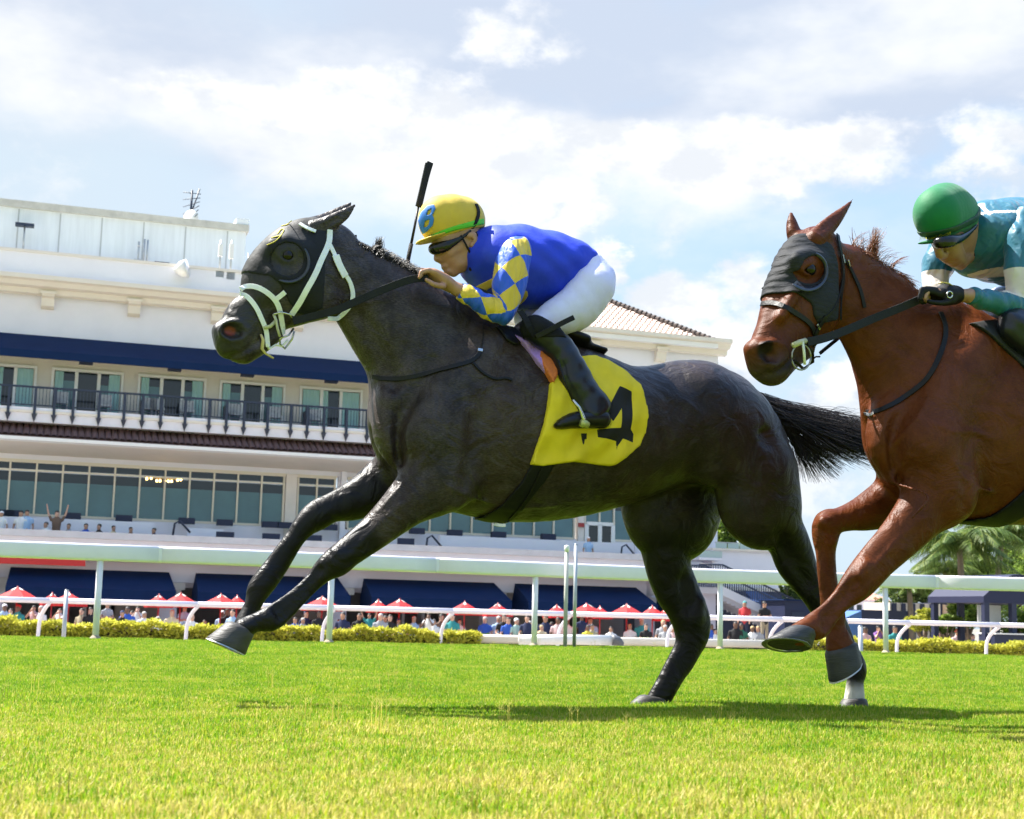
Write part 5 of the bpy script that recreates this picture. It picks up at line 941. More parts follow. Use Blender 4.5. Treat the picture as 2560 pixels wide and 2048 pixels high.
# ---------------- the leading horse
def build_dark():
    fr = FR1; b = SDF((-2.05, -0.36, -0.04), (1.62, 0.36, 2.02), H_VOX)
    body = EE(fr, [(1035,930,1035,1150,.16),(1120,850,1120,1258,.21),(1220,815,1220,1296,.25),(1320,832,1320,1306,.28),(1430,870,1430,1292,.29),
        (1540,912,1540,1262,.285),(1640,916,1640,1225,.27),(1735,902,1735,1205,.265),(1806,948,1806,1215,.245),(1866,1022,1862,1230,.20)], s=0.0)
    b.add(body, 0.03, step=0.05)
    b.add(EE(fr, [(840,786,872,602,.068),(851,800,945,640,.076),(872,842,1010,674,.088),(905,900,1075,712,.112),(932,952,1160,774,.14),(958,1010,1235,818,.16)], s=0.0), 0.07, step=0.03)
    # breast, shoulders, haunches, belly of muscle on both sides
    for sg in (1, -1):
        b.add(CC(fr, [(985,1010,50,.075*sg,.075),(978,1090,44,.085*sg,.07),(1010,1150,34,.10*sg,.06)]), 0.04)
        b.add(CC(fr, [(1215,880,55,.12*sg,.08),(1140,985,78,.145*sg,.085),(1070,1095,80,.155*sg,.08)]), 0.05)
        b.add(CC(fr, [(1110,1090,95,.17*sg,.085),(1130,1195,75,.16*sg,.08)]), 0.05)
        b.add(CC(fr, [(1755,990,66,.13*sg,.12),(1836,1078,92,.15*sg,.12),(1885,1170,88,.155*sg,.11)]), 0.05)
        b.add(CC(fr, [(1780,1090,72,.165*sg,.085),(1785,1170,46,.165*sg,.07)]), 0.09)
        b.cut(CC(fr, [(1690,1010,30,.31*sg,.03),(1668,1100,36,.33*sg,.045),(1680,1170,24,.32*sg,.04)]), 0.06)     # flank hollow
        b.cut(CC(fr, [(1085,905,14,.208*sg,.03),(1020,1000,16,.178*sg,.03),(996,1080,11,.15*sg,.03),(1004,1150,10,.14*sg,.035),(1018,1185,9,.13*sg,.03)]), 0.045)         # groove before the shoulder
        b.cut(CC(fr, [(1196,1050,12,.268*sg,.022),(1178,1160,14,.262*sg,.024),(1142,1245,12,.222*sg,.022)]), 0.045)  # behind the triceps
        b.cut(CC(fr, [(1912,1090,10,.256*sg,.014),(1934,1160,10,.244*sg,.014),(1940,1230,9,.232*sg,.012)]), 0.06)     # between the hamstrings
        b.cut(CC(fr, [(900,790,13,.089*sg,.02),(950,880,14,.107*sg,.02),(985,960,13,.13*sg,.02)]), 0.045)            # jugular groove
    b.cut(CC(fr, [(922,1090,10,0,.014),(940,1140,12,0,.02),(965,1180,12,0,.03)]), 0.06)
    # near fore
    nf = EE(fr, [(1025,1150,1140,1268,.09),(985,1205,1072,1293,.075),(945,1256,1018,1326,.062),(910,1295,970,1360,.052),(875,1326,928,1388,.047),(841,1357,893,1411,.045),
        (813,1380,872,1428,.046),(790,1405,838,1441,.037),(765,1440,803,1467,.026),(726,1476,764,1507,.025),(690,1502,730,1543,.028),(656,1522,696,1572,.034),(627,1537,655,1574,.030),(592,1553,632,1588,.042)], s=0.15)
    ff = EE(fr, [(965,1130,1005,1285,.085),(905,1180,940,1290,.07),(860,1211,895,1299,.055),(815,1236,848,1302,.048),(775,1255,815,1320,.047),(742,1290,785,1334,.038),
        (722,1324,757,1361,.03),(695,1360,736,1396,.028),(667,1397,715,1432,.029),(638,1434,693,1464,.034),(621,1460,674,1488,.034),(613,1502,655,1515,.028),(602,1526,645,1542,.03),(585,1556,632,1570,.04)], s=-0.15)
    nh = EE(fr, [(1800,1190,1988,1180,.12),(1800,1262,1997,1250,.115),(1862,1296,1996,1290,.10),(1898,1330,2003,1316,.082),(1924,1366,2018,1346,.068),(1942,1412,2034,1392,.055),
        (1976,1456,2046,1436,.046),(2010,1500,2060,1482,.042),(2036,1536,2096,1528,.046),(2068,1578,2120,1564,.034),(2092,1622,2138,1612,.030),(2118,1668,2164,1672,.034),(2118,1705,2157,1705,.028),(2112,1752,2160,1752,.036)], s=0.15)
    fh = EE(fr, [(1600,1190,1800,1180,.12),(1556,1266,1800,1260,.12),(1582,1300,1778,1290,.11),(1598,1346,1738,1334,.09),(1611,1396,1724,1390,.075),(1621,1436,1728,1428,.064),
        (1640,1485,1744,1466,.056),(1663,1517,1758,1505,.052),(1681,1550,1774,1552,.052),(1689,1586,1771,1584,.046),(1688,1614,1755,1618,.038),(1672,1650,1736,1652,.033),(1656,1680,1715,1680,.032),(1640,1711,1696,1714,.034),(1616,1752,1672,1756,.034)], s=-0.15)
    TL = np.full(b.n, 1.0, np.float32)
    for ch, k0 in ((nf, 4), (ff, 1), (nh, 4), (fh, 3)):
        b.add(ch, 0.045, step=0.014); TL = np.minimum(TL, b.full(b.chain(ch[k0:], step=0.03)))
    # tendons, joints
    for P in ([(792,1462,4,.172,.006),(745,1505,4,.172,.006),(700,1545,5,.17,.006)], [(800,1425,5,.176,.008),(740,1480,5,.17,.007),(690,1525,5,.168,.007)]):
        b.cut(CC(fr, P), 0.03)
    b.add(CC(fr, [(845,1385,16,.178,.02),(836,1402,14,.18,.018)]), 0.02)
    b.add(CC(fr, [(1735,1550,12,-.118,.02),(1748,1505,10,-.118,.02)]), 0.04); b.cut(CC(fr, [(1712,1455,9,-.082,.012),(1722,1510,9,-.084,.012)]), 0.05)
    b.cut(CC(fr, [(1950,1350,9,.232,.014),(1985,1405,9,.214,.014),(2018,1455,8,.202,.014)]), 0.06)
    for P, s0 in (([(1080,1120),(1050,1170),(1010,1215),(970,1262)], .245), ([(1000,1262),(950,1310),(905,1355),(880,1385)], .205), ([(1130,1215),(1180,1235),(1260,1250),(1340,1262),(1420,1258)], .27), ([(1900,1300),(1935,1345),(1970,1392),(2000,1430)], .235)):
        n_ = len(P); q = [(x, y) for x, y in P]; vs = []
        for x, y in q:                         # find the skin on the near side and lay the vein on it
            a_, z_ = fr.at(x, y, s0)[0], fr.at(x, y, s0)[2]; ss = np.linspace(.34, .02, 90); d_ = b.sample(np.stack([np.full(90, a_), ss, np.full(90, z_)], 1)); k_ = int(np.argmax(d_ < 0)); vs.append((a_, ss[k_], z_, .006, .0055))
        b.add(vs, 0.012, step=.02)
    # head
    hd = EE(fr, [(800,552,836,730,.078),(745,552,824,790,.098),(697,582,788,803,.100),(662,624,748,814,.092),(648,680,716,824,.076),(618,720,692,836,.064),(586,747,668,853,.060),(560,788,652,866,.060),(549,812,640,884,.058)], s=0.0)
    b.add(hd, 0.025, step=0.02)
    b.add(CC(fr, [(612,878,32,0,.05),(640,868,26,0,.045),(690,838,18,0,.04)]), 0.02)          # chin and lower lip
    b.add(CC(fr, [(552,828,22,.0,.045),(566,868,22,0,.048)]), 0.025)
    for sg in (1, -1):
        b.add(CC(fr, [(790,715,62,.066*sg,.042),(806,745,46,.062*sg,.04)]), 0.03)             # cheek
        b.add(CC(fr, [(690,618,18,.074*sg,.02),(716,610,17,.080*sg,.02),(745,624,15,.082*sg,.02)]), 0.05)   # brow
        b.add(CC(fr, [(690,690,9,.079*sg,.012),(655,740,8,.062*sg,.012)]), 0.05)              # facial crest
        b.cut(CC(fr, [(680,800,10,.075*sg,.016),(720,790,12,.085*sg,.014)]), 0.03)
        el = [(583 + 34 * math.cos(t), 827 + 24 * math.sin(t)) for t in np.linspace(0, 2 * math.pi, 15)]
        b.add([C(fr, x, y, 5, .056*sg, .010) for x, y in el], 0.014)
        b.cut(CC(fr, [(596,830,13,.068*sg,.034),(582,827,18,.068*sg,.036),(570,826,13,.068*sg,.03)]), 0.012)
        b.cut(CC(fr, [(655,846,5,.058*sg,.016),(628,866,6.5,.06*sg,.018),(602,882,6,.054*sg,.02),(575,892,5,.03*sg,.03)]), 0.014)   # mouth
        b.cut(CC(fr, [(716,640,16,.112*sg,.018)]), 0.012)
        ly = [(719 + 21 * math.cos(t), 640 + 14 * math.sin(t)) for t in np.linspace(0, 2 * math.pi, 13)]
        b.add([C(fr, x, y, 5, .094*sg, .008) for x, y in ly], 0.010)
    b.bare = b.D.copy()                        # head without ears, for the hood
    # ears, laid back
    for sg, dx, dy in ((1, 0, 0), (-1, -8, -6)):
        b.add([E(fr, x1+dx, y1+dy, x2+dx, y2+dy, s*sg, w) for x1, y1, x2, y2, s, w in ((775,552,800,584,.05,.03),(806,543,828,578,.062,.026),(848,525,860,556,.07,.017),(874,514,880,530,.074,.009),(890,507,891,510,.075,.003))], 0.014, step=0.015)
        b.cut(CC(fr, [(806+dx,566+dy,6,.092*sg,.014),(835+dx,552+dy,6,.092*sg,.012),(862+dx,535+dy,4,.09*sg,.01)]), 0.008)
    root = empty('racehorse', FR1.O, ALPHA)
    tag(root, 'dark brown galloping racehorse wearing black hood and white bridle', 'horse')
    zc = FR1.at(560, 850)[2]; ac = FR1.at(600, 850)[0]; na = np.array(fr.at(578, 826, .06))
    att = {'leg': lambda V: 1 - sstep(b.sample(V, TL), 0.005, 0.06),
           'muzzle': lambda V: 0.9 * (1 - sstep(V[:, 0] - 0.5 * (V[:, 2] - zc), ac - 0.03, ac + 0.07)), 'roan': lambda V: np.clip(0.40 + 0.60 * (1 - sstep(V[:, 0], -0.75, 0.15)) + 0.75 * (1 - sstep(V[:, 0], -1.55, -1.2)), 0, 1.5),
           'pink': lambda V: (1 - sstep(np.linalg.norm((V - na * [1, 1, 1]) * [1, 1, 1.3] * np.where(True, [1, 0, 1], 1), axis=1), 0.016, 0.026)) * (np.abs(V[:, 1]) < 0.056) * (np.abs(V[:, 1]) > 0.02),
           'white': lambda V: np.maximum((1 - sstep(V[:, 2], 0.07, 0.13)) * (V[:, 1] > 0), 0)}
    o = sdf_obj('body', b, b.D, M_COAT1, root, 2, att)
    for sg in (1, -1):
        p = fr.at(719, 640, .083 * sg); me = bpy.data.meshes.new('eye'); bm = bmesh.new(); bmesh.ops.create_uvsphere(bm, u_segments=20, v_segments=12, radius=0.0255); bm.to_mesh(me); bm.free()
        link('eye', me, root, M_EYE, True, loc=(p[0], -p[1], p[2]))
    hoof(root, fr, (567,1554), (634,1588), (516,1594), (613,1638), .15, .052, .064, M_HOOF1, M_SHOE)
    hoof(root, fr, (572,1562), (636,1584), (525,1596), (612,1630), -.15, .052, .060, M_HOOF1, M_SHOE)
    hoof(root, fr, (2110,1748), (2164,1748), (2092,1776), (2172,1778), .15, .044, .054, M_HOOF1, M_SHOE)
    hoof(root, fr, (1600,1738), (1670,1752), (1560,1770), (1665,1776), -.15, .044, .054, M_HOOF1, M_SHOE)
    return root, b, o

# ---------------- the chestnut behind
def build_chestnut():
    fr = FR2; b = SDF((-0.42, -0.42, -0.04), (2.5, 0.55, 2.0), H_VOX)
    piv3 = fr.at(2085, 690, 0.0); piv = (piv3[0], 0.0)
    O = fr.world(piv3[0], 0, 0); YAW = R(20); fh_ = Frame(O.x, O.y, ALPHA + YAW)
    body = EE(fr, [(2278,985,2278,1190,.17),(2360,850,2360,1286,.22),(2460,806,2460,1308,.26),(2570,828,2570,1312,.28),(2690,858,2690,1305,.29),(2810,890,2810,1275,.28),(2920,900,2920,1240,.27),(3010,895,3010,1220,.265),(3090,935,3085,1225,.24),(3150,1005,3140,1240,.20)], s=0.0)
    b.add(body, 0.03, step=0.05)
    b.add(EE(fr, [(2096,824,2128,614,.074),(2110,848,2215,674,.086),(2130,882,2262,707,.098),(2158,942,2330,768,.124),(2178,1002,2400,802,.155),(2202,1062,2465,816,.175)], s=0.0), 0.07, step=0.03)
    for sg in (1, -1):
        b.add(CC(fr, [(2220,1045,48,.08*sg,.08),(2215,1110,46,.09*sg,.075),(2245,1180,36,.105*sg,.065)]), 0.04)
        b.add(CC(fr, [(2440,870,55,.13*sg,.08),(2370,985,78,.155*sg,.085),(2305,1100,80,.16*sg,.085)]), 0.05)
        b.add(CC(fr, [(2345,1120,90,.18*sg,.085),(2370,1220,72,.17*sg,.08)]), 0.05)
        b.add(CC(fr, [(3020,985,70,.13*sg,.12),(3110,1070,95,.15*sg,.12),(3160,1170,85,.155*sg,.11)]), 0.05)
        b.cut(CC(fr, [(2315,950,14,.208*sg,.03),(2258,1030,16,.176*sg,.03),(2236,1110,11,.155*sg,.03),(2246,1170,10,.145*sg,.035),(2262,1205,9,.135*sg,.03)]), 0.045)
        b.cut(CC(fr, [(2445,1070,12,.276*sg,.022),(2425,1180,14,.272*sg,.024),(2405,1262,12,.23*sg,.022)]), 0.045)
        b.cut(CC(fr, [(2150,850,13,.10*sg,.02),(2190,930,14,.12*sg,.02),(2215,1000,13,.145*sg,.02)]), 0.05)
    b.cut(CC(fr, [(2168,1060,10,0,.02),(2180,1130,12,0,.025),(2205,1190,12,0,.03)]), 0.05)
    nf = EE(fr, [(2285,1165,2415,1288,.09),(2262,1226,2365,1311,.075),(2230,1282,2318,1350,.062),(2195,1332,2276,1385,.054),(2160,1374,2236,1419,.048),(2127,1420,2203,1450,.047),
        (2106,1452,2176,1474,.044),(2082,1488,2130,1507,.030),(2050,1518,2092,1552,.027),(2018,1541,2068,1586,.034),(1996,1557,2036,1588,.030),(1975,1574,2022,1598,.042)], s=0.15)
    ff = EE(fr, [(2215,1185,2290,1300,.08),(2164,1231,2182,1326,.066),(2120,1257,2140,1326,.052),(2082,1273,2105,1331,.047),(2041,1292,2098,1334,.047),(2034,1338,2093,1346,.042),
        (2041,1380,2087,1378,.030),(2045,1432,2089,1425,.027),(2051,1485,2096,1480,.028),(2056,1535,2110,1530,.034),(2068,1575,2112,1570,.030),(2068,1622,2130,1604,.042)], s=-0.14)
    nh = EE(fr, [(3060,1190,3240,1180,.12),(3040,1290,3190,1280,.11),(3060,1380,3170,1370,.08),(3110,1470,3200,1450,.055),(3170,1540,3240,1530,.046),(3160,1600,3205,1600,.032),(3120,1680,3165,1680,.03),(3080,1730,3130,1735,.035),(3050,1770,3110,1775,.036)], s=0.15)
    fhh = EE(fr, [(2960,1190,3140,1180,.12),(2890,1270,3060,1270,.11),(2860,1370,2970,1360,.08),(2880,1460,2970,1440,.055),(2920,1530,3000,1520,.046),(2900,1600,2950,1600,.032),(2850,1680,2900,1680,.03),(2810,1720,2870,1730,.035),(2790,1765,2850,1765,.036)], s=-0.15)
    for ch in (nf, ff, nh, fhh): b.add(ch, 0.045, step=0.014)
    for P in ([(2128,1480,4,.178,.006),(2090,1530,4,.176,.006),(2060,1566,5,.172,.006)], [(2150,1440,6,.19,.01),(2110,1490,5,.176,.008),(2060,1540,5,.172,.007)]):
        b.cut(CC(fr, P), 0.03)
    b.add(CC(fr, [(2165,1415,15,.182,.02),(2150,1438,14,.182,.018)]), 0.02); b.add(CC(fr, [(2060,1305,16,-.105,.02)]), 0.02)
    b.add(CC(fr, [(2395,1262,22,.17,.05)]), 0.03)
    for P, s0 in (([(2330,1010),(2300,1060),(2285,1110),(2300,1160)], .25), ([(2310,1120),(2290,1190),(2262,1245),(2225,1300)], .24), ([(2300,1300),(2255,1340),(2215,1385),(2185,1420)], .2), ([(2390,1150),(2420,1190),(2470,1215),(2540,1225)], .28), ([(2350,1060),(2400,1080),(2450,1075),(2500,1090)], .28)):
        vs = []
        for x, y in P:
            a_, z_ = fr.at(x, y, s0)[0], fr.at(x, y, s0)[2]; ss = np.linspace(.36, .02, 90); d_ = b.sample(np.stack([np.full(90, a_), ss, np.full(90, z_)], 1)); k_ = int(np.argmax(d_ < 0)); vs.append((a_, ss[k_], z_, .0065, .006))
        b.add(vs, 0.012, step=.02)
    # head, turned towards the camera
    H = lambda rows, s=0.0: [(q[0], q[1], q[2], q[3] * .80, q[4]) for q in EE(fh_, rows, s=s, piv=piv)]
    def HC(rows): return CC(fh_, rows, piv=piv)
    kw = dict(yaw=YAW, piv=piv)
    b.add(H([(1985,578,2108,742,.082),(1944,622,2104,776,.098),(1924,668,2088,810,.102),(1910,715,2064,836,.094),(1900,762,2034,858,.080),(1890,806,2008,880,.068),(1877,842,1992,905,.064),(1872,872,1978,922,.064)]), 0.025, step=0.02, **kw)
    b.add(HC([(1936,922,30,0,.05),(1965,905,26,0,.045),(2010,880,20,0,.04)]), 0.02, **kw)
    b.add(HC([(1887,872,22,0,.045),(1905,915,24,0,.05)]), 0.025, **kw)
    for sg in (1, -1):
        b.add(HC([(2052,765,56,.068*sg,.042),(2062,790,42,.064*sg,.04)]), 0.03, **kw)
        b.add(HC([(1994,652,18,.074*sg,.02),(2018,646,17,.080*sg,.02),(2044,658,15,.080*sg,.02)]), 0.05, **kw)
        b.add(HC([(1984,740,9,.08*sg,.012),(1952,792,8,.064*sg,.012)]), 0.05, **kw)
        el = [(1930 + 33 * math.cos(t), 881 + 27 * math.sin(t)) for t in np.linspace(0, 2 * math.pi, 15)]
        b.add([C(fh_, x, y, 5, .054*sg, .010, piv=piv) for x, y in el], 0.02, **kw)
        b.cut(HC([(1946,888,18,.076*sg,.048),(1930,881,25,.076*sg,.050),(1914,876,19,.072*sg,.040)]), 0.012, **kw)
        b.cut(HC([(1984,890,4,.058*sg,.014),(1966,915,4.5,.06*sg,.014),(1945,930,4.5,.054*sg,.016),(1915,937,4,.03*sg,.03)]), 0.014, **kw)
        b.add(HC([(2002,672,5,.088*sg,.010),(2012,662,6,.094*sg,.010),(2026,659,6,.096*sg,.010),(2042,668,5,.092*sg,.010)]), 0.012, **kw)
        b.add(HC([(2004,680,4,.086*sg,.008),(2020,688,4,.09*sg,.008),(2038,682,4,.09*sg,.008)]), 0.010, **kw)
    b.bare = b.D.copy()
    b.add([C(fh_, *r, piv=piv) for r in ((2036,600,24,.05,.034),(2056,580,23,.056,.030),(2080,557,20,.06,.024),(2104,532,13,.062,.015),(2122,511,6,.064,.008),(2132,498,2,.066,.004))], 0.014, step=0.015, **kw)
    b.cut([C(fh_, *r, piv=piv) for r in ((2054,574,9,.086,.014),(2080,552,8,.086,.014),(2102,530,5,.082,.01))], 0.012, **kw)
    b.add([C(fh_, *r, piv=piv) for r in ((1992,604,20,-.04,.030),(1984,582,19,-.05,.026),(1980,560,15,-.058,.02),(1978,540,8,-.062,.01),(1977,529,3,-.064,.004))], 0.014, step=0.015, **kw)
    root = empty('racehorse', FR2.O, ALPHA)
    tag(root, 'chestnut galloping racehorse with grey hood and black bridle, cut off by the frame', 'horse')
    mz = fh_.at(1960, 880); mzg = (piv[0] + math.cos(YAW) * mz[0], mz[2])
    nn = fh_.at(1922, 879, .06)
    ng = np.array([piv[0] + math.cos(YAW) * nn[0] + math.sin(YAW) * .06, -math.sin(YAW) * nn[0] + math.cos(YAW) * .06, nn[2]])
    att = {'leg': lambda V: 0 * V[:, 0], 'roan': lambda V: 0 * V[:, 0] + 1.0,
           'muzzle': lambda V: (1 - sstep(V[:, 2] - 0.35 * (V[:, 0] - mzg[0]), mzg[1] - 0.06, mzg[1] + 0.06)) * (V[:, 2] > 1.1) * (V[:, 0] < mzg[0] + 0.16) * 0.85,
           'pink': lambda V: 1 - sstep(np.linalg.norm((V - ng) * np.array([1, 1, 1]), axis=1), 0.034, 0.048),
           'white': lambda V: 0 * V[:, 0]}
    o = sdf_obj('body', b, b.D, M_COAT2, root, 2, att)
    for sg in (1, -1):
        p = fh_.at(2022, 674, .083 * sg)
        a_ = piv[0] + math.cos(YAW) * p[0] + math.sin(YAW) * p[1]; s_ = -math.sin(YAW) * p[0] + math.cos(YAW) * p[1]
        me = bpy.data.meshes.new('eye'); bm = bmesh.new(); bmesh.ops.create_uvsphere(bm, u_segments=20, v_segments=12, radius=0.0255); bm.to_mesh(me); bm.free()
        link('eye', me, root, M_EYE, True, loc=(a_, -s_, p[2]))
    hoof(root, fr, (1970,1566), (2034,1594), (1912,1600), (2026,1624), .15, .050, .062, M_HOOF2, M_SHOE, tilt=0.34)
    hoof(root, fr, (2066,1634), (2140,1606), (2078,1706), (2150,1652), -.14, .050, .060, M_HOOF2, M_SHOE)
    hoof(root, fr, (3040,1760), (3110,1770), (3020,1800), (3120,1800), .15, .05, .06, M_HOOF2, M_SHOE)
    hoof(root, fr, (2780,1750), (2850,1755), (2755,1780), (2860,1785), -.15, .05, .06, M_HOOF2, M_SHOE)
    return root, b, o, fh_, piv, YAW
DARK, SB1, DARK_BODY = build_dark()
CHES, SB2, CHES_BODY, FRH2, PIV2, YAW2 = build_chestnut()
# ------------------------------------------------------------------ tack, hair, riders
M_BLACK = mat('black_nylon', (0.007, 0.007, 0.008), 0.55, spec=0.22, noise=0.3, nscale=60, bump=0.15, bscale=300)
M_HOOD1 = mat('black_hood_cloth', (0.008, 0.008, 0.010), 0.6, spec=0.25, noise=0.25, nscale=40, bump=0.35, bscale=25, sheen=0.1)
M_HOOD2 = mat('charcoal_hood_cloth', (0.022, 0.023, 0.027), 0.7, spec=0.18, noise=0.25, nscale=30, bump=0.6, bscale=22, stretch=(1, 1, 4))
M_WHITE_STRAP = mat('white_strap', (0.82, 0.82, 0.84), 0.4, noise=0.08, nscale=40)
M_STRAP = mat('black_leather', (0.008, 0.0075, 0.0075), 0.45, spec=0.25, noise=0.3, nscale=50, bump=0.1, bscale=200)
M_RUBBER = mat('grey_black_rein_rubber', (0.014, 0.0145, 0.016), 0.6, spec=0.2, noise=0.25, nscale=30, bump=0.3, bscale=250)
M_STEEL = mat('steel', (0.55, 0.54, 0.50), 0.25, metal=1.0, noise=0.1, nscale=20)
M_BRASSY = mat('yellowed_bit_guard', (0.48, 0.46, 0.30), 0.45, noise=0.15, nscale=30)
M_CUP1 = mat('blinker_cup_plastic', (0.018, 0.024, 0.035), 0.28, spec=0.6)
M_YSTITCH = mat('yellow_embroidery', (0.72, 0.58, 0.04), 0.6, bump=0.3, bscale=400)
M_SCLOTH = mat('yellow_saddle_cloth', (0.86, 0.66, 0.02), 0.75, noise=0.06, nscale=15, bump=0.7, bscale=9, transl=((0.7, 0.66, 0.03), 0.12))
M_NUM = mat('black_number_cloth', (0.010, 0.010, 0.011), 0.7, noise=0.2, nscale=50, bump=0.3, bscale=12)
M_PURPLE = mat('purple_towel', (0.42, 0.24, 0.72), 0.8, noise=0.1, nscale=30, bump=0.3, bscale=120)
M_ORANGE = mat('orange_pad', (0.62, 0.16, 0.035), 0.75, noise=0.1, nscale=40, bump=0.3, bscale=150)

def subgrid(S, lo, hi, h, G=None):
    T = SDF(lo, hi, h); X, Y, Z = np.meshgrid(*T.ax, indexing='ij')
    T.D = S.sample(np.stack([X.ravel(), Y.ravel(), Z.ravel()], 1), G).reshape(T.n).astype(np.float32); return T
def shell(name, S, fr, poly, sref, t, m, parent, h=0.006, G=None, tin=0.006, srange=(-0.4, 0.4), wave=None, cuts=(), to_grid=None, smooth=1):
    """a layer lying on the body inside an outline drawn in the side view"""
    P = PL(fr, poly, sref) if to_grid is None else [to_grid(x, y, sref) for x, y in poly]
    P = np.array(P); lo = P.min(0) - 0.03; hi = P.max(0) + 0.03
    T = subgrid(S, (lo[0], srange[0], lo[1]), (hi[0], srange[1], hi[1]), h, G)
    D = T.D - t
    if wave is not None: D = D - wave(*np.meshgrid(*T.ax, indexing='ij')).astype(np.float32)
    D = np.maximum(D, -(T.D + tin)); D = np.maximum(D, T.poly(P))
    for c in cuts:
        q = np.array(PL(fr, c, sref) if to_grid is None else [to_grid(x, y, sref) for x, y in c]); D = np.maximum(D, -T.poly(q))
    D[:, 0, :] = 1; D[:, -1, :] = 1
    return sdf_obj(name, T, D, m, parent, smooth)
def poly_dist(P, poly):
    d = np.full(len(P), 1e9); ins = np.zeros(len(P), bool); n = len(poly); X, Z = P[:, 0], P[:, 1]
    for i in range(n):
        a, b = poly[i], poly[(i + 1) % n]; e = b - a; t = np.clip(((X - a[0]) * e[0] + (Z - a[1]) * e[1]) / (e @ e), 0, 1); d = np.minimum(d, (X - a[0] - e[0] * t) ** 2 + (Z - a[1] - e[1] * t) ** 2)
        ins ^= ((a[1] > Z) != (b[1] > Z)) & (X < (b[0] - a[0]) * (Z - a[1]) / ((b[1] - a[1]) or 1e-12) + a[0])
    d = np.sqrt(d); return np.where(ins, -d, d)
def ink_on(m, color):
    """print on cloth: where the 'ink' distance is below zero"""
    nt = m.node_tree; b = nt.nodes['Principled BSDF']; src = b.inputs['Base Color'].links[0].from_socket
    at = N(nt, 'ShaderNodeAttribute', attribute_name='ink'); lt = N(nt, 'ShaderNodeMath', operation='LESS_THAN'); lt.inputs[1].default_value = 0.0; L(nt, at.outputs['Fac'], lt.inputs[0])
    mx = N(nt, 'ShaderNodeMix', data_type='RGBA'); mx.inputs['B'].default_value = (*color, 1); L(nt, lt.outputs[0], mx.inputs['Factor']); L(nt, src, mx.inputs['A']); L(nt, mx.outputs['Result'], b.inputs['Base Color'])
    for t in nt.nodes:
        if t.type == 'BSDF_TRANSLUCENT': L(nt, mx.outputs['Result'], t.inputs['Color'])
def bvh_of(*obs):
    v = []; f = []
    for o in obs:
        k = len(v); v += [x.co.copy() for x in o.data.vertices]; f += [tuple(i + k for i in p.vertices) for p in o.data.polygons]
    return BVHTree.FromPolygons(v, f)
def hit(fr, bvh, px, py, sdef=0.1):
    d = ray(px, py); rot = Matrix.Rotation(-fr.ang, 3, 'Z'); o = rot @ (CPOS - fr.O); dl = (rot @ d).normalized()
    loc, n, i, dist = bvh.ray_cast(o, dl)
    if loc is None: return fr.loc(px, py, sdef), Vector((0, -1, 0))
    if n.dot(dl) > 0: n = -n
    return loc, n
def path2(pts, step=10.0):
    q = catmull(np.array([(x, y, 0.0) for x, y in pts]), step); return [(p[0], p[1]) for p in q]
def strap(name, fr, bvh, pts, wpx, m, parent, lift=0.004, thick=0.005, sdef=0.1, step=8.0):
    P = []; Nn = []
    for x, y in path2(pts, step):
        l, n = hit(fr, bvh, x, y, sdef); P.append(l); Nn.append(n)
    for _ in range(2):
        P = [P[0]] + [(P[i-1] + P[i] * 2 + P[i+1]) / 4 for i in range(1, len(P) - 1)] + [P[-1]]
        Nn = [Nn[0]] + [(Nn[i-1] + Nn[i] * 2 + Nn[i+1]).normalized() for i in range(1, len(Nn) - 1)] + [Nn[-1]]
    P = [p + n * lift for p, n in zip(P, Nn)]
    sc = (Vector(fr.loc(pts[0][0], pts[0][1] + 10, sdef)) - Vector(fr.loc(pts[0][0], pts[0][1], sdef))).length / 10
    mb = MB(); mb.ribbon(P, Nn, wpx * sc, thick); return mb.build(name, m, parent, bevel=0.001)
def band(name, fr, pts, wpx, m, parent, s, thick=0.006, step=10.0, nrm=(0, -1, 0)):
    """a strap through the air: pts (x,y,s)"""
    q = catmull(np.array([(x, y, ss * 100) for x, y, ss in pts]), step)
    P = [Vector(fr.loc(a, b_, c / 100)) for a, b_, c in q]
    sc = (Vector(fr.loc(pts[0][0], pts[0][1] + 10, pts[0][2])) - Vector(fr.loc(pts[0][0], pts[0][1], pts[0][2]))).length / 10
    mb = MB(); mb.ribbon(P, [Vector(nrm)] * len(P), wpx * sc, thick); return mb.build(name, m, parent, bevel=0.0015)
def rod(name, fr, pts, rad, m, parent, n=8, flat=1.0):
    P = [Vector(fr.loc(x, y, s)) for x, y, s in pts]; mb = MB(); mb.tube(P, rad, n, flat); return mb.build(name, m, parent, True)
def rod_on(name, fr, bvh, pts, rad, m, parent, lift=0.006, n=8, flat=1.0):
    mb = MB(); P = []
    for x, y in path2(pts, 6): l, nn = hit(fr, bvh, x, y, .15); P.append(l + nn * lift)
    P = [P[0]] + [(P[i-1] + P[i] + P[i+1]) / 3 for i in range(1, len(P) - 1)] + [P[-1]]
    mb.tube(P, rad, n, flat); return mb.build(name, m, parent, True)
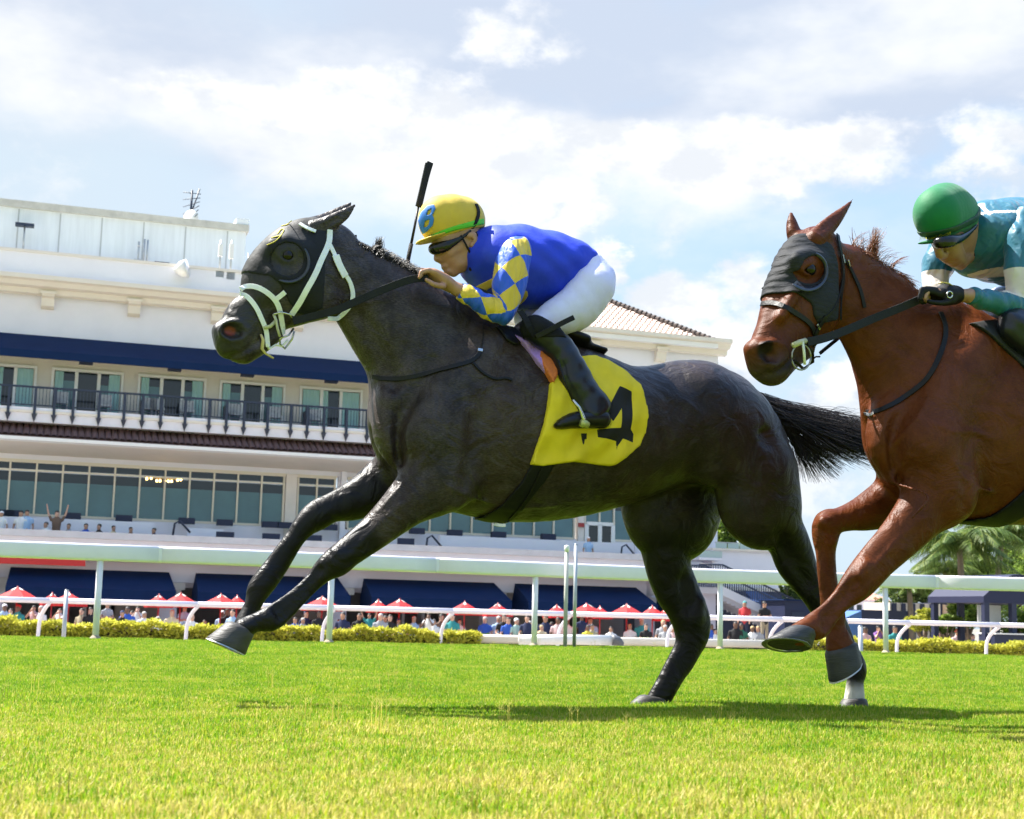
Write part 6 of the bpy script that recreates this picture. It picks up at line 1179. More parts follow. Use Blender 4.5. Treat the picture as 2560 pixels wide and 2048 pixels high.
def strands(name, paths, r0, m, parent, taper=0.15):
    """paths: (n, k, 3) array of hair centre lines, joined in one part"""
    P = np.asarray(paths, float); n, k, _ = P.shape
    T = np.gradient(P, axis=1); T /= np.linalg.norm(T, axis=2, keepdims=True) + 1e-9
    A = np.cross(T, np.array([0.1, 1.0, 0.2])); A /= np.linalg.norm(A, axis=2, keepdims=True) + 1e-9; B = np.cross(A, T)
    rr = (r0 if np.ndim(r0) else np.full(n, r0))[:, None] * np.linspace(1, taper, k)[None, :]
    V = np.stack([P + (A * math.cos(t) + B * math.sin(t)) * rr[..., None] for t in (0, 2.094, 4.189)], 2)   # n,k,3,3
    idx = np.arange(n * k * 3).reshape(n, k, 3)
    F = np.concatenate([np.stack([idx[:, :-1, j], idx[:, :-1, (j + 1) % 3], idx[:, 1:, (j + 1) % 3], idx[:, 1:, j]], -1).reshape(-1, 4) for j in range(3)])
    o = link(name, fast_mesh(name, V.reshape(-1, 3), F), parent, m, True); o['kind'] = 'stuff'; return o
def hair_mat(name, c0, c1, rough=0.5):
    m = bpy.data.materials.new(name); m.use_nodes = True; nt = m.node_tree; b = nt.nodes['Principled BSDF']
    g = N(nt, 'ShaderNodeNewGeometry'); r = ramp(nt, [(0, c0), (1, c1)]); L(nt, g.outputs['Random Per Island'], r.inputs['Fac']); L(nt, r.outputs['Color'], b.inputs['Base Color'])
    b.inputs['Roughness'].default_value = rough; b.inputs['Specular IOR Level'].default_value = 0.5
    t = N(nt, 'ShaderNodeBsdfTranslucent'); L(nt, r.outputs['Color'], t.inputs['Color']); mx = N(nt, 'ShaderNodeMixShader'); mx.inputs['Fac'].default_value = 0.25
    L(nt, b.outputs[0], mx.inputs[1]); L(nt, t.outputs[0], mx.inputs[2]); L(nt, mx.outputs[0], nt.nodes['Material Output'].inputs['Surface']); return m
M_HAIR1 = hair_mat('black_horse_hair', (0.006, 0.005, 0.005), (0.05, 0.038, 0.03))
M_HAIR2 = hair_mat('red_horse_hair', (0.12, 0.032, 0.012), (0.32, 0.11, 0.045))
def bez(p0, p1, p2, k):
    t = np.linspace(0, 1, k)[:, None]; return (1 - t) ** 2 * np.array(p0) + 2 * t * (1 - t) * np.array(p1) + t * t * np.array(p2)
def px_paths(fr, P):   # (k,3) px,py,s -> local
    return np.array([fr.loc(x, y, s) for x, y, s in P])
def ring_px(fr, cx, cy, rx, ry, s, n=20, a0=0, a1=360):
    return [(cx + rx * math.cos(R(a0 + (a1 - a0) * i / n)), cy + ry * math.sin(R(a0 + (a1 - a0) * i / n)), s) for i in range(n + 1)]

def cup(parent, fr, cx, cy, r0, r1, s0, s1, a0, a1, m):
    """blinker cup: a flaring curved wall round the back of the eye"""
    n = 22; v = []; f = []
    for i in range(n + 1):
        a = R(a0 + (a1 - a0) * i / n); k = math.sin(math.pi * min(1, max(0, i / n))) ** 0.5
        for (rr, ss) in ((r0, s0), (r0 + (r1 - r0) * .55, s0 + (s1 - s0) * .6 * k), (r1, s0 + (s1 - s0) * k), (r1 - 3.5, s0 + (s1 - s0) * k + .002), (r0 - 4, s0 + .002)):
            v.append(fr.loc(cx + rr * math.cos(a), cy + rr * math.sin(a), ss))
    for i in range(n):
        for j in range(5): f.append((i * 5 + j, i * 5 + (j + 1) % 5, (i + 1) * 5 + (j + 1) % 5, (i + 1) * 5 + j))
    mb = MB(); mb.add(v, f); return mb.build('blinker_cup', m, parent, True)

# ---------------- tack of the leading horse
def tack_dark():
    fr, S, root = FR1, SB1, DARK
    eye = [(717 + 40 * math.cos(t), 650 + 41 * math.sin(t)) for t in np.linspace(0, 2 * math.pi, 24)[:-1]]
    hood = shell('hood', S, fr, [(612,668),(640,680),(672,690),(701,714),(723,754),(744,779),(775,787),(806,772),(808,703),(815,622),(826,584),(800,520),(740,528),(680,556),(636,604),(606,640)], .09, .006, M_HOOD1, root, h=0.005, G=S.bare, cuts=[eye])
    bv = bvh_of(DARK_BODY, hood)
    cup(hood, fr, 722, 655, 44, 54, .088, .128, -65, 130, M_CUP1)
    for pts in ([(668,613),(688,604),(704,588),(711,572),(704,573),(694,586)], [(678,596),(700,590)], [(704,566),(720,562),(728,553)]):
        strap('embroidery', fr, bv, pts, 2.4, M_YSTITCH, hood, lift=0.0005, thick=0.003, step=4)
    br = empty('bridle'); br.parent = root
    W = M_WHITE_STRAP
    strap('cheek_strap', fr, bv, [(823,574),(822,606),(812,630),(802,652),(787,688),(766,725),(748,757),(728,786)], 14, W, br, lift=0.004)
    strap('brow_strip', fr, bv, [(749,562),(768,574),(789,581)], 9, W, br)
    strap('throat_latch', fr, bv, [(822,612),(834,635),(850,675),(870,698),(882,732),(882,748),(874,768),(845,797),(818,797)], 11, W, br, sdef=.07)
    strap('throat_latch_buckle', fr, bv, [(836,640),(846,668),(860,692)], 19, W, br, lift=0.009, sdef=.07)
    strap('noseband', fr, bv, [(600,724),(620,716),(652,722),(686,748),(700,780),(706,836)], 13, W, br, sdef=.06)
    strap('noseband_stay', fr, bv, [(713,730),(700,740),(686,750)], 12, W, br, lift=.006)
    strap('figure_eight_strap', fr, bv, [(598,736),(622,744),(640,768),(653,800),(664,828),(667,866)], 12, W, br, lift=.006, sdef=.06)
    rod('bit_cheek', fr, [(684,786,.075),(690,800,.078),(694,822,.078),(700,842,.075)], .0055, M_BRASSY, br)
    rod('bit_ring', fr, [(684,786,.08),(704,781,.082),(724,786,.082),(733,795,.08)], .004, M_STEEL, br)
    rod('bit_arm', fr, [(690,802,.07),(676,816,.068),(660,820,.06)], .007, M_BRASSY, br)
    rod('curb_ring', fr, [(734,822,.05),(722,838,.06),(700,846,.065),(700,860,.05),(712,872,.03),(730,848,.03),(736,828,.04)], .004, M_STEEL, br)
    rod('chin_strap', fr, [(668,858,.05),(672,872,.045),(690,862,.04),(704,866,.04),(720,850,.045)], .008, W, br, flat=.5)
    rod('tongue_tie', fr, [(652,836,.056),(658,850,.055),(655,872,.045),(664,884,.03),(684,896,.03)], .007, mat('cream_tongue_tie', (0.62, 0.50, 0.30), 0.8, noise=0.15), br, flat=.5)
    rein = empty('reins'); rein.parent = root
    band('rein', fr, [(732,804,.085),(780,792,.10),(840,776,.125),(890,754,.135),(950,728,.145),(1000,708,.16),(1040,697,.175),(1070,697,.175)], 19, M_RUBBER, rein, .1)
    band('rein', fr, [(732,804,-.085),(840,776,-.125),(950,728,-.145),(1040,690,-.16)], 19, M_RUBBER, rein, -.1, nrm=(0, 1, 0))
    band('rein_loop', fr, [(1062,700,.17),(1100,712,.165),(1150,712,.17),(1200,724,.19),(1226,736,.2)], 6, M_STRAP, rein, .1)
    bs = empty('breastplate'); bs.parent = root
    strap('breast_strap', fr, bv, [(933,942),(960,948),(1010,946),(1070,934),(1130,918),(1178,904),(1195,890),(1203,876)], 11, M_STRAP, bs, lift=.003, sdef=.0)
    strap('strap_end', fr, bv, [(1182,908),(1205,932),(1240,950),(1268,943),(1280,952)], 6, M_STRAP, bs)
    strap('buckle', fr, bv, [(1194,876),(1206,878)], 8, M_STEEL, bs, lift=.006, thick=.003, step=4)
    strap('wither_strap', fr, bv, [(1203,876),(1208,840),(1207,815)], 2, M_STRAP, bs)
    # saddle cloth, number, pads, girth
    wav = lambda X, Y, Z: (0.012 * np.sin(30 * X + 26 * Z + 2.4 * np.sin(9 * Z)) + 0.008 * np.sin(19 * X - 44 * Z + 2 * np.sin(12 * X))) * np.clip((1.42 - Z) * 2.2, 0, 1) + 0.003 * np.sin(75 * X - 30 * Z)
    ink_on(M_SCLOTH, (0.008, 0.008, 0.009))
    cloth = shell('saddle_cloth', S, fr, [(1395,934),(1377,960),(1366,1022),(1357,1067),(1344,1115),(1334,1160),(1362,1164),(1440,1154),(1531,1165),(1560,1145),(1596,1115),(1609,1082),(1613,1023),(1604,960),(1582,928),(1560,905),(1510,880),(1460,886),(1420,900)], .28, .030, M_SCLOTH, root, h=0.0055, wave=wav)
    # the printed number and mark: signed distance to their outlines kept on the cloth, thresholded in its material
    num = [[(1553,964),(1583,978),(1581,1010),(1572,1074),(1583,1086),(1582,1107),(1552,1098),(1540,1116),(1537,1130),(1536,1104),(1492,1094),(1491,1074),(1544,1072),(1551,1020),(1524,1056),(1512,1024)], [(1450,1084),(1466,1084),(1465,1104),(1461,1096),(1457,1120)]]
    V = np.array([v.co for v in cloth.data.vertices]); ink = np.full(len(V), 1.0)
    for q in num: ink = np.minimum(ink, poly_dist(V[:, [0, 2]], np.array(PL(fr, q, .30))))
    ink = np.where(V[:, 1] < 0, ink, 1.0); at = cloth.data.attributes.new('ink', 'FLOAT', 'POINT'); at.data.foreach_set('value', ink.astype(np.float32))
    shell('girth', S, fr, [(1338,1150),(1318,1205),(1288,1256),(1262,1284),(1225,1296),(1205,1340),(1300,1345),(1330,1300),(1352,1246),(1378,1195),(1396,1150)], .27, .010, M_BLACK, root, h=0.006)
    strap('girth_strap', fr, bv, [(1352,1168),(1330,1216),(1300,1262),(1272,1292),(1258,1306)], 4, M_STRAP, root, lift=.012)
    strap('girth_buckle', fr, bv, [(1232,1310),(1246,1315),(1262,1313)], 9, M_STEEL, root, lift=.006, sdef=0)
    shell('purple_towel', S, fr, [(1304,826),(1336,846),(1376,848),(1380,868),(1368,885),(1362,905),(1372,925),(1372,942),(1386,955),(1366,940),(1345,908),(1330,870)], .25, .028, M_PURPLE, root, h=0.006, wave=lambda X, Y, Z: 0.008 * np.sin(60 * X - 50 * Z))
    shell('orange_pad', S, fr, [(1367,860),(1386,872),(1396,905),(1391,940),(1378,960),(1362,920),(1352,892)], .27, .036, M_ORANGE, root, h=0.006)
    b = SDF((FR1.at(1290,800,0)[0], -.2, 1.2), (FR1.at(1530,800,0)[0], .2, 1.75), .008)
    b.add(CC(fr, [(1315,822,22,0,.13),(1370,842,24,0,.17),(1430,862,22,0,.17)]), .03); b.add(CC(fr, [(1440,872,16,0,.12),(1490,884,11,0,.11)]), .03)
    sdf_obj('saddle', b, b.D, M_STRAP, root)
    rod('cantle', fr, [(1450,893,.07),(1478,888,.06),(1502,878,.05)], [.012,.016,.010], mat('grey_mesh_leather', (0.30, 0.30, 0.32), 0.45, noise=0.4, nscale=120), root, n=10, flat=.5)
    shell('saddle_flap', S, fr, [(1252,808),(1312,808),(1318,850),(1292,864),(1268,850)], .2, .014, M_STRAP, root, h=0.007)
    # mane: plaited short, with a few loose knots
    rng = np.random.default_rng(3); P = []
    crest = np.array(path2([(838,572),(862,590),(895,609),(931,627),(967,648),(1003,666),(1039,686),(1080,715)], 3))
    for x, y in crest:
        for _ in range(16 if x > 890 else 5):
            s0 = rng.normal(0, .022); l = rng.uniform(8, 20) * (1.25 if x > 925 else .5); a = rng.uniform(-1.1, .5)
            P.append(px_paths(fr, bez((x + rng.normal(0, 3), y + 4, s0), (x + l * .5 * math.cos(a) + 2, y - l * .8, s0 + rng.normal(0, .012)), (x + l * math.cos(a), y - l * (.35 + .3 * rng.random()), s0 + .028 * rng.choice([-1, 1])), 6)))
    for cx, cy in ((863,583),(886,598)):
        for _ in range(120):
            a = rng.uniform(0, 6.28); b_ = rng.uniform(0, 6.28)
            P.append(px_paths(fr, [(cx + 5.5 * math.cos(a + q) , cy - 4 + 6 * math.sin(b_ + q), .012 * math.sin(a * 2 + q)) for q in np.linspace(0, 2.2, 6)]))
    for _ in range(150):
        x0 = 944 + rng.normal(0, 5); P.append(px_paths(fr, bez((x0, 634, rng.normal(0, .012)), (x0 + rng.normal(0, 6), 615, 0), (950 + rng.normal(0, 6), 590 + rng.uniform(0, 24), rng.normal(0, .01)), 6)))
    strands('mane', P, .0016, M_HAIR1, root)
    # tail, streaming out behind
    P = []
    for i in range(2300):
        u = rng.random(); x0, y0 = 1897 + 70 * u ** 1.1 + rng.normal(0, 4), 986 + 74 * u + rng.normal(0, 4); s0 = rng.normal(0, .022)
        if rng.random() < 0.80:
            w = rng.random(); xe = rng.uniform(2090, 2250); ye = 1064 + 92 * w + 30 * (u - .5) + rng.normal(0, 7); yc = 1012 + 40 * u + 40 * w
            p = bez((x0, y0, s0), (1985 + 30 * rng.random(), yc, s0 + rng.normal(0, .03)), (xe, ye, s0 + rng.normal(0, .06)), 14)
        else:
            xe = rng.uniform(1998, 2110); ye = rng.uniform(1140, 1208) - max(0, xe - 2050) * .25
            p = bez((x0 + 12, y0 + 20, s0), (1972 + 25 * rng.random(), 1080 + 20 * rng.random(), s0), (xe, ye, s0 + rng.normal(0, .05)), 14)
        ph = rng.uniform(0, 6.28); am = rng.uniform(1, 7) * (2.2 if rng.random() < .2 else 1); t = np.linspace(0, 1, 14)
        p[:, 1] += am * np.sin(6 * t + ph) * t; p[:, 0] += am * .6 * np.cos(5 * t + ph) * t
        P.append(px_paths(fr, p))
    for i in range(40):
        x0 = rng.uniform(1960, 2070); p = bez((x0, 1030 + (x0 - 1960) * .15, 0), (x0 + 40, 1015 + rng.normal(0, 14), 0), (x0 + rng.uniform(60, 120), 1046 + rng.normal(0, 16), rng.normal(0, .05)), 14)
        P.append(px_paths(fr, p))
    strands('tail', P, .0013, M_HAIR1, root, .4)
tack_dark()

# ---------------- tack of the chestnut
def tack_chestnut():
    fr, S, root = FR2, SB2, CHES
    cy, sy = math.cos(YAW2), math.sin(YAW2)
    # the head is turned: work in a grid turned with it
    T = SDF((-0.55, -0.16, 1.1), (0.12, 0.16, 1.85), 0.0055)
    X, Y, Z = np.meshgrid(*T.ax, indexing='ij')
    A_ = PIV2[0] + cy * X + sy * Y; S_ = -sy * X + cy * Y
    T.D = S.sample(np.stack([A_.ravel(), S_.ravel(), Z.ravel()], 1), S.bare).reshape(T.n).astype(np.float32)
    hr = empty('hood', FRH2.O - FR2.O, 0); hr.parent = root; hr.matrix_local = Matrix.Translation((PIV2[0], 0, 0)) @ Matrix.Rotation(YAW2, 4, 'Z')
    P = PL(FRH2, [(1912,722),(1940,718),(1975,726),(2010,742),(2026,760),(2032,790),(2046,812),(2084,802),(2088,740),(2092,660),(2086,610),(2060,588),(2030,552),(2006,530),(1970,535),(1930,590),(1900,650),(1890,700)], .09)
    eye = PL(FRH2, [(2026 + 27 * math.cos(t), 675 + 34 * math.sin(t)) for t in np.linspace(0, 2 * math.pi, 24)[:-1]], .09)
    wr = 0.0022 * np.sin(210 * Z + 40 * X + 3 * np.sin(30 * X)) * np.clip(1 - np.abs(Y) / .1, 0, 1)
    D = np.maximum(np.maximum(T.D - .007 - wr, -(T.D + .006)), T.poly(P)); D = np.maximum(D, -T.poly(eye))
    cl = sdf_obj('hood_cloth', T, D, M_HOOD2, hr)
    cup(hr, FRH2, 2020, 678, 40, 52, .09, .130, -75, 140, M_CUP1); 
    cup(hr, FRH2, 1940, 690, 38, 48, -.085, -.140, -75, 140, M_CUP1)
    hv = cl.data.copy(); 
    for v in hv.vertices: v.co = hr.matrix_local @ v.co
    class O_: pass
    oo = O_(); oo.data = hv; bv = bvh_of(CHES_BODY, oo)
    br = empty('bridle'); br.parent = root; Bk = M_STRAP
    strap('cheek_strap', fr, bv, [(2090,590),(2096,625),(2102,660),(2104,700),(2098,740),(2096,800)], 11, Bk, br, lift=.006)
    strap('throat_latch', fr, bv, [(2098,640),(2118,664),(2140,705),(2152,735),(2160,770)], 9, Bk, br)
    strap('cheek_strap_fork', fr, bv, [(2104,690),(2092,745),(2075,780),(2045,800)], 7, Bk, br, lift=.006)
    strap('noseband', fr, bv, [(1906,762),(1930,759),(1960,768),(2000,792),(2025,812),(2034,836)], 13, Bk, br, lift=.004)
    strap('jaw_strap', fr, bv, [(2060,790),(2045,812),(2034,832),(2030,862)], 12, Bk, br, lift=.008)
    for q in ([(2036,810),(2042,822)], [(2100,640),(2104,660)], [(2112,652),(2118,668)]): strap('buckle', fr, bv, q, 6, M_STEEL, br, lift=.012, thick=.003, step=3)
    rod('bit_ring', fr, [(x, y, .225) for x, y, s in ring_px(fr, 2003, 893, 24, 32, .16, 20)], .0032, mat('dull_bit_metal', (0.30, 0.29, 0.25), 0.35, metal=0.8), br)
    rod('bit_mouthpiece', fr, [(1982,864,.228),(2000,856,.228),(2014,852,.225)], .010, M_BRASSY, br)
    rod('bit_shank', fr, [(2006,852,.232),(2010,880,.232),(2012,912,.23)], .005, mat('white_bit_cover', (0.72, 0.73, 0.62), 0.4), br)
    rod('chin_strap', fr, [(2014,862,.215),(2030,880,.20),(2032,905,.18),(2008,922,.16),(1986,902,.2)], .008, Bk, br, flat=.5)
    rod('strap_tip', fr, [(2026,902,.18),(2040,892,.18),(2050,892,.18)], .003, Bk, br)
    rein = empty('reins'); rein.parent = root
    band('rein', fr, [(2016,856,.228),(2060,846,.215),(2110,828,.19),(2180,798,.17),(2250,770,.17),(2310,744,.19)], 21, M_RUBBER, rein, .1)
    band('rein', fr, [(2048,884,-.02),(2090,850,-.08),(2130,820,-.12),(2300,744,-.15)], 9, M_STRAP, rein, -.1)
    bs = empty('breastplate'); bs.parent = root
    strap('breast_strap', fr, bv, [(2350,782),(2363,822),(2353,880),(2318,948),(2261,994),(2215,1021),(2184,1032),(2170,1030)], 12, Bk, bs, lift=.003, sdef=0)
    strap('breast_buckle', fr, bv, [(2166,1032),(2180,1040),(2188,1034)], 8, M_STEEL, bs, lift=.008, thick=.003, step=3, sdef=0)
    shell('girth', S, fr, [(2620,1120),(2605,1220),(2570,1285),(2474,1304),(2480,1340),(2610,1345),(2680,1230),(2690,1120)], .28, .012, M_BLACK, root, h=0.007)
    shell('saddle_cloth', S, fr, [(2474,795),(2510,842),(2556,886),(2600,960),(2640,1100),(2860,1100),(2850,900),(2780,850),(2640,800),(2560,780)], .27, .016, M_NUM, root, h=0.008)
    b = SDF((FR2.at(2460,800,0)[0], -.22, 1.2), (FR2.at(2800,800,0)[0], .22, 1.75), .01)
    b.add(CC(fr, [(2480,806,18,0,.14),(2560,812,24,0,.18),(2660,838,20,0,.18)]), .03); b.add(CC(fr, [(2670,850,16,0,.12),(2740,866,11,0,.11)]), .03)
    sdf_obj('saddle', b, b.D, M_STRAP, root)
    rng = np.random.default_rng(5); P = []
    for i in range(420):                        # windblown mane
        x0 = rng.uniform(2128, 2262); y0 = np.interp(x0, [2128, 2184, 2242, 2280], [618, 657, 693, 726]); s0 = rng.normal(0, .014)
        k = rng.random()
        if k < .40 and x0 < 2225: p = bez((x0 * .35 + .65 * 2190, y0 * .35 + .65 * 661, s0), (2176 + rng.normal(0, 10), 625, s0), (2196 + rng.normal(0, 9), 566 + abs(rng.normal(0, 26)), s0 + rng.normal(0, .02)), 10)
        elif k < .55 and x0 < 2230: p = bez((x0, y0, s0), (x0 + 4, y0 - 34, s0), (x0 + rng.uniform(20, 50), y0 - rng.uniform(20, 44), s0 + rng.normal(0, .02)), 10)
        elif k < .66 and x0 < 2200: p = bez((x0, y0, s0), (x0 - 6, y0 - 28, s0), (x0 - rng.uniform(0, 26), y0 - rng.uniform(30, 62), s0), 10)
        else: p = bez((x0, y0, s0), (x0 + 14, y0 - 12, s0 + .02), (x0 + rng.uniform(20, 44), y0 + rng.uniform(-2, 22), s0 + .02 + rng.normal(0, .02)), 10)
        P.append(px_paths(fr, p))
    strands('mane', P, .0013, M_HAIR2, root, .3)
tack_chestnut()
# ------------------------------------------------------------------ riders
def cloth_mat(name, color, rough=0.45, sheen=0.05, wrinkle=0.5, wscale=14.0, transl=None):
    return mat(name, color, rough, noise=0.05, nscale=18, bump=wrinkle, bscale=wscale, sheen=sheen, transl=transl)
M_SKIN1 = mat('tan_skin', (0.40, 0.21, 0.13), 0.45, noise=0.08, nscale=30, bump=0.1, bscale=150)
M_SKIN2 = mat('brown_skin', (0.36, 0.19, 0.12), 0.45, noise=0.08, nscale=30, bump=0.1, bscale=150)
M_BLUE = cloth_mat('royal_blue_silk', (0.003, 0.036, 0.62), 0.55)
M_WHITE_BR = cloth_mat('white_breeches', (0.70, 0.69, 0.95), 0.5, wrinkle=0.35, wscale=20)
M_BOOT = mat('navy_patent_boot', (0.010, 0.012, 0.020), 0.28, spec=0.35, coat=0.1, bump=0.25, bscale=14, noise=0.2, nscale=10)
M_KNEE = mat('black_knee_cloth', (0.008, 0.008, 0.009), 0.7, spec=0.2, bump=0.4, bscale=40)
M_SOLE = mat('black_boot_foot', (0.008, 0.008, 0.009), 0.35, spec=0.35, bump=0.3, bscale=25)
M_YELLOW = mat('yellow_helmet_cover', (0.60, 0.42, 0.05), 0.65, spec=0.25, noise=0.05, nscale=30, bump=0.12, bscale=40, sheen=0.15)
M_GREENBAND = mat('bright_green_band', (0.10, 0.52, 0.03), 0.55)
M_LETTER = mat('blue_letter_cloth', (0.03, 0.18, 0.62), 0.6)
M_LENS = mat('dark_goggle_lens', (0.008, 0.008, 0.008), 0.14, spec=0.4)
M_GREENH = mat('green_helmet_cover', (0.003, 0.150, 0.050), 0.65, spec=0.25, noise=0.05, nscale=30, bump=0.12, bscale=40, sheen=0.15)
M_GREEND = mat('dark_green_band', (0.008, 0.05, 0.024), 0.55)
M_TEAL = None
def checker_mat():
    """blue and yellow diamonds laid along and round the sleeve"""
    m = bpy.data.materials.new('blue_and_yellow_checked_sleeve'); m.use_nodes = True; nt = m.node_tree; b = nt.nodes['Principled BSDF']
    u = N(nt, 'ShaderNodeAttribute', attribute_name='along'); v = N(nt, 'ShaderNodeAttribute', attribute_name='around')
    def diag(sign):
        a = N(nt, 'ShaderNodeMath', operation='MULTIPLY_ADD'); a.inputs[1].default_value = sign; L(nt, v.outputs['Fac'], a.inputs[0]); L(nt, u.outputs['Fac'], a.inputs[2])
        f = N(nt, 'ShaderNodeMath', operation='FLOOR'); L(nt, a.outputs[0], f.inputs[0]); return f
    s = N(nt, 'ShaderNodeMath', operation='ADD'); L(nt, diag(1.0).outputs[0], s.inputs[0]); L(nt, diag(-1.0).outputs[0], s.inputs[1])
    md = N(nt, 'ShaderNodeMath', operation='PINGPONG'); md.inputs[1].default_value = 1.0; L(nt, s.outputs[0], md.inputs[0])
    gt = N(nt, 'ShaderNodeMath', operation='GREATER_THAN'); gt.inputs[1].default_value = 0.5; L(nt, md.outputs[0], gt.inputs[0])
    mx = N(nt, 'ShaderNodeMix', data_type='RGBA'); mx.inputs['A'].default_value = (0.68, 0.48, 0.03, 1); mx.inputs['B'].default_value = (0.008, 0.085, 0.66, 1)
    L(nt, gt.outputs[0], mx.inputs['Factor']); L(nt, mx.outputs['Result'], b.inputs['Base Color']); b.inputs['Roughness'].default_value = 0.42; b.inputs['Sheen Weight'].default_value = 0.15
    tc = N(nt, 'ShaderNodeTexCoord'); w = N(nt, 'ShaderNodeTexWave', inp={'Scale': 14.0, 'Distortion': 7.0, 'Detail': 3.0}); L(nt, tc.outputs['Object'], w.inputs['Vector'])
    bp = N(nt, 'ShaderNodeBump', inp={'Strength': 0.35, 'Distance': 0.006}); L(nt, w.outputs['Fac'], bp.inputs['Height']); L(nt, bp.outputs['Normal'], b.inputs['Normal'])
    return m
M_CHECK = checker_mat()
def bounds(chs, pad=0.05):
    A = np.vstack([np.asarray(c, float) for c in chs]); r = A[:, 3:5].max(1)[:, None] + pad
    return (A[:, :3] - r).min(0), (A[:, :3] + r).max(0)
def grow(chs, h=0.006, k=0.025, step=0.02):
    """chs: list of chains or (chain, k)"""
    cs = [(c[0], c[1]) if isinstance(c, tuple) else (c, k) for c in chs]
    lo, hi = bounds([c for c, _ in cs]); S = SDF(lo, hi, h)
    for c, kk in cs: S.add(c, kk, step=step)
    return S
def folds(S, amp, sx, sz, ph=0.0, sy=0.0, warp=2.0):
    X, Y, Z = np.meshgrid(*S.ax, indexing='ij')
    S.D = (S.D + amp * np.sin(sx * X + sz * Z + sy * Y + ph + warp * np.sin(11 * X + 7 * Z + 5 * Y)) * np.clip(1 - np.abs(S.D) / .05, 0, 1)).astype(np.float32); return S
def hand_chains(fr, wrist, palm, knuckle, curl, tip, s, rp=7.0, spread=0.018, dxy=(3, 3), thumb=None):
    """palm and four bent fingers, rooted in the palm"""
    chs = [CC(fr, [(*wrist, 14, s, .026), (*palm, 18, s, .042), (knuckle[0] + 6, knuckle[1] + 8, 12, s, .044)])]
    for i in range(4):
        ss = s + (1.5 - i) * spread; q = (i * dxy[0], i * dxy[1]); ln = (1.0, 1.12, 1.05, .85)[i]
        f = lambda a, b: (a[0] + (b[0] - a[0]) * ln, a[1] + (b[1] - a[1]) * ln)
        k = (knuckle[0] + q[0], knuckle[1] + q[1]); c = f(k, (curl[0] + q[0], curl[1] + q[1])); t = f(c, (tip[0] + q[0], tip[1] + q[1]))
        chs.append((CC(fr, [(k[0] + 10, k[1] + 6, rp, ss, .011), (*k, rp, ss, .0105), (*c, rp * .88, ss, .0095), (*t, rp * .7, ss, .008)]), .006))
    if thumb: chs.append((CC(fr, [(*thumb[0], 8, s + .03, .012), (*thumb[1], 7, s + .04, .011), (*thumb[2], 5.5, s + .035, .009)]), .008))
    return chs

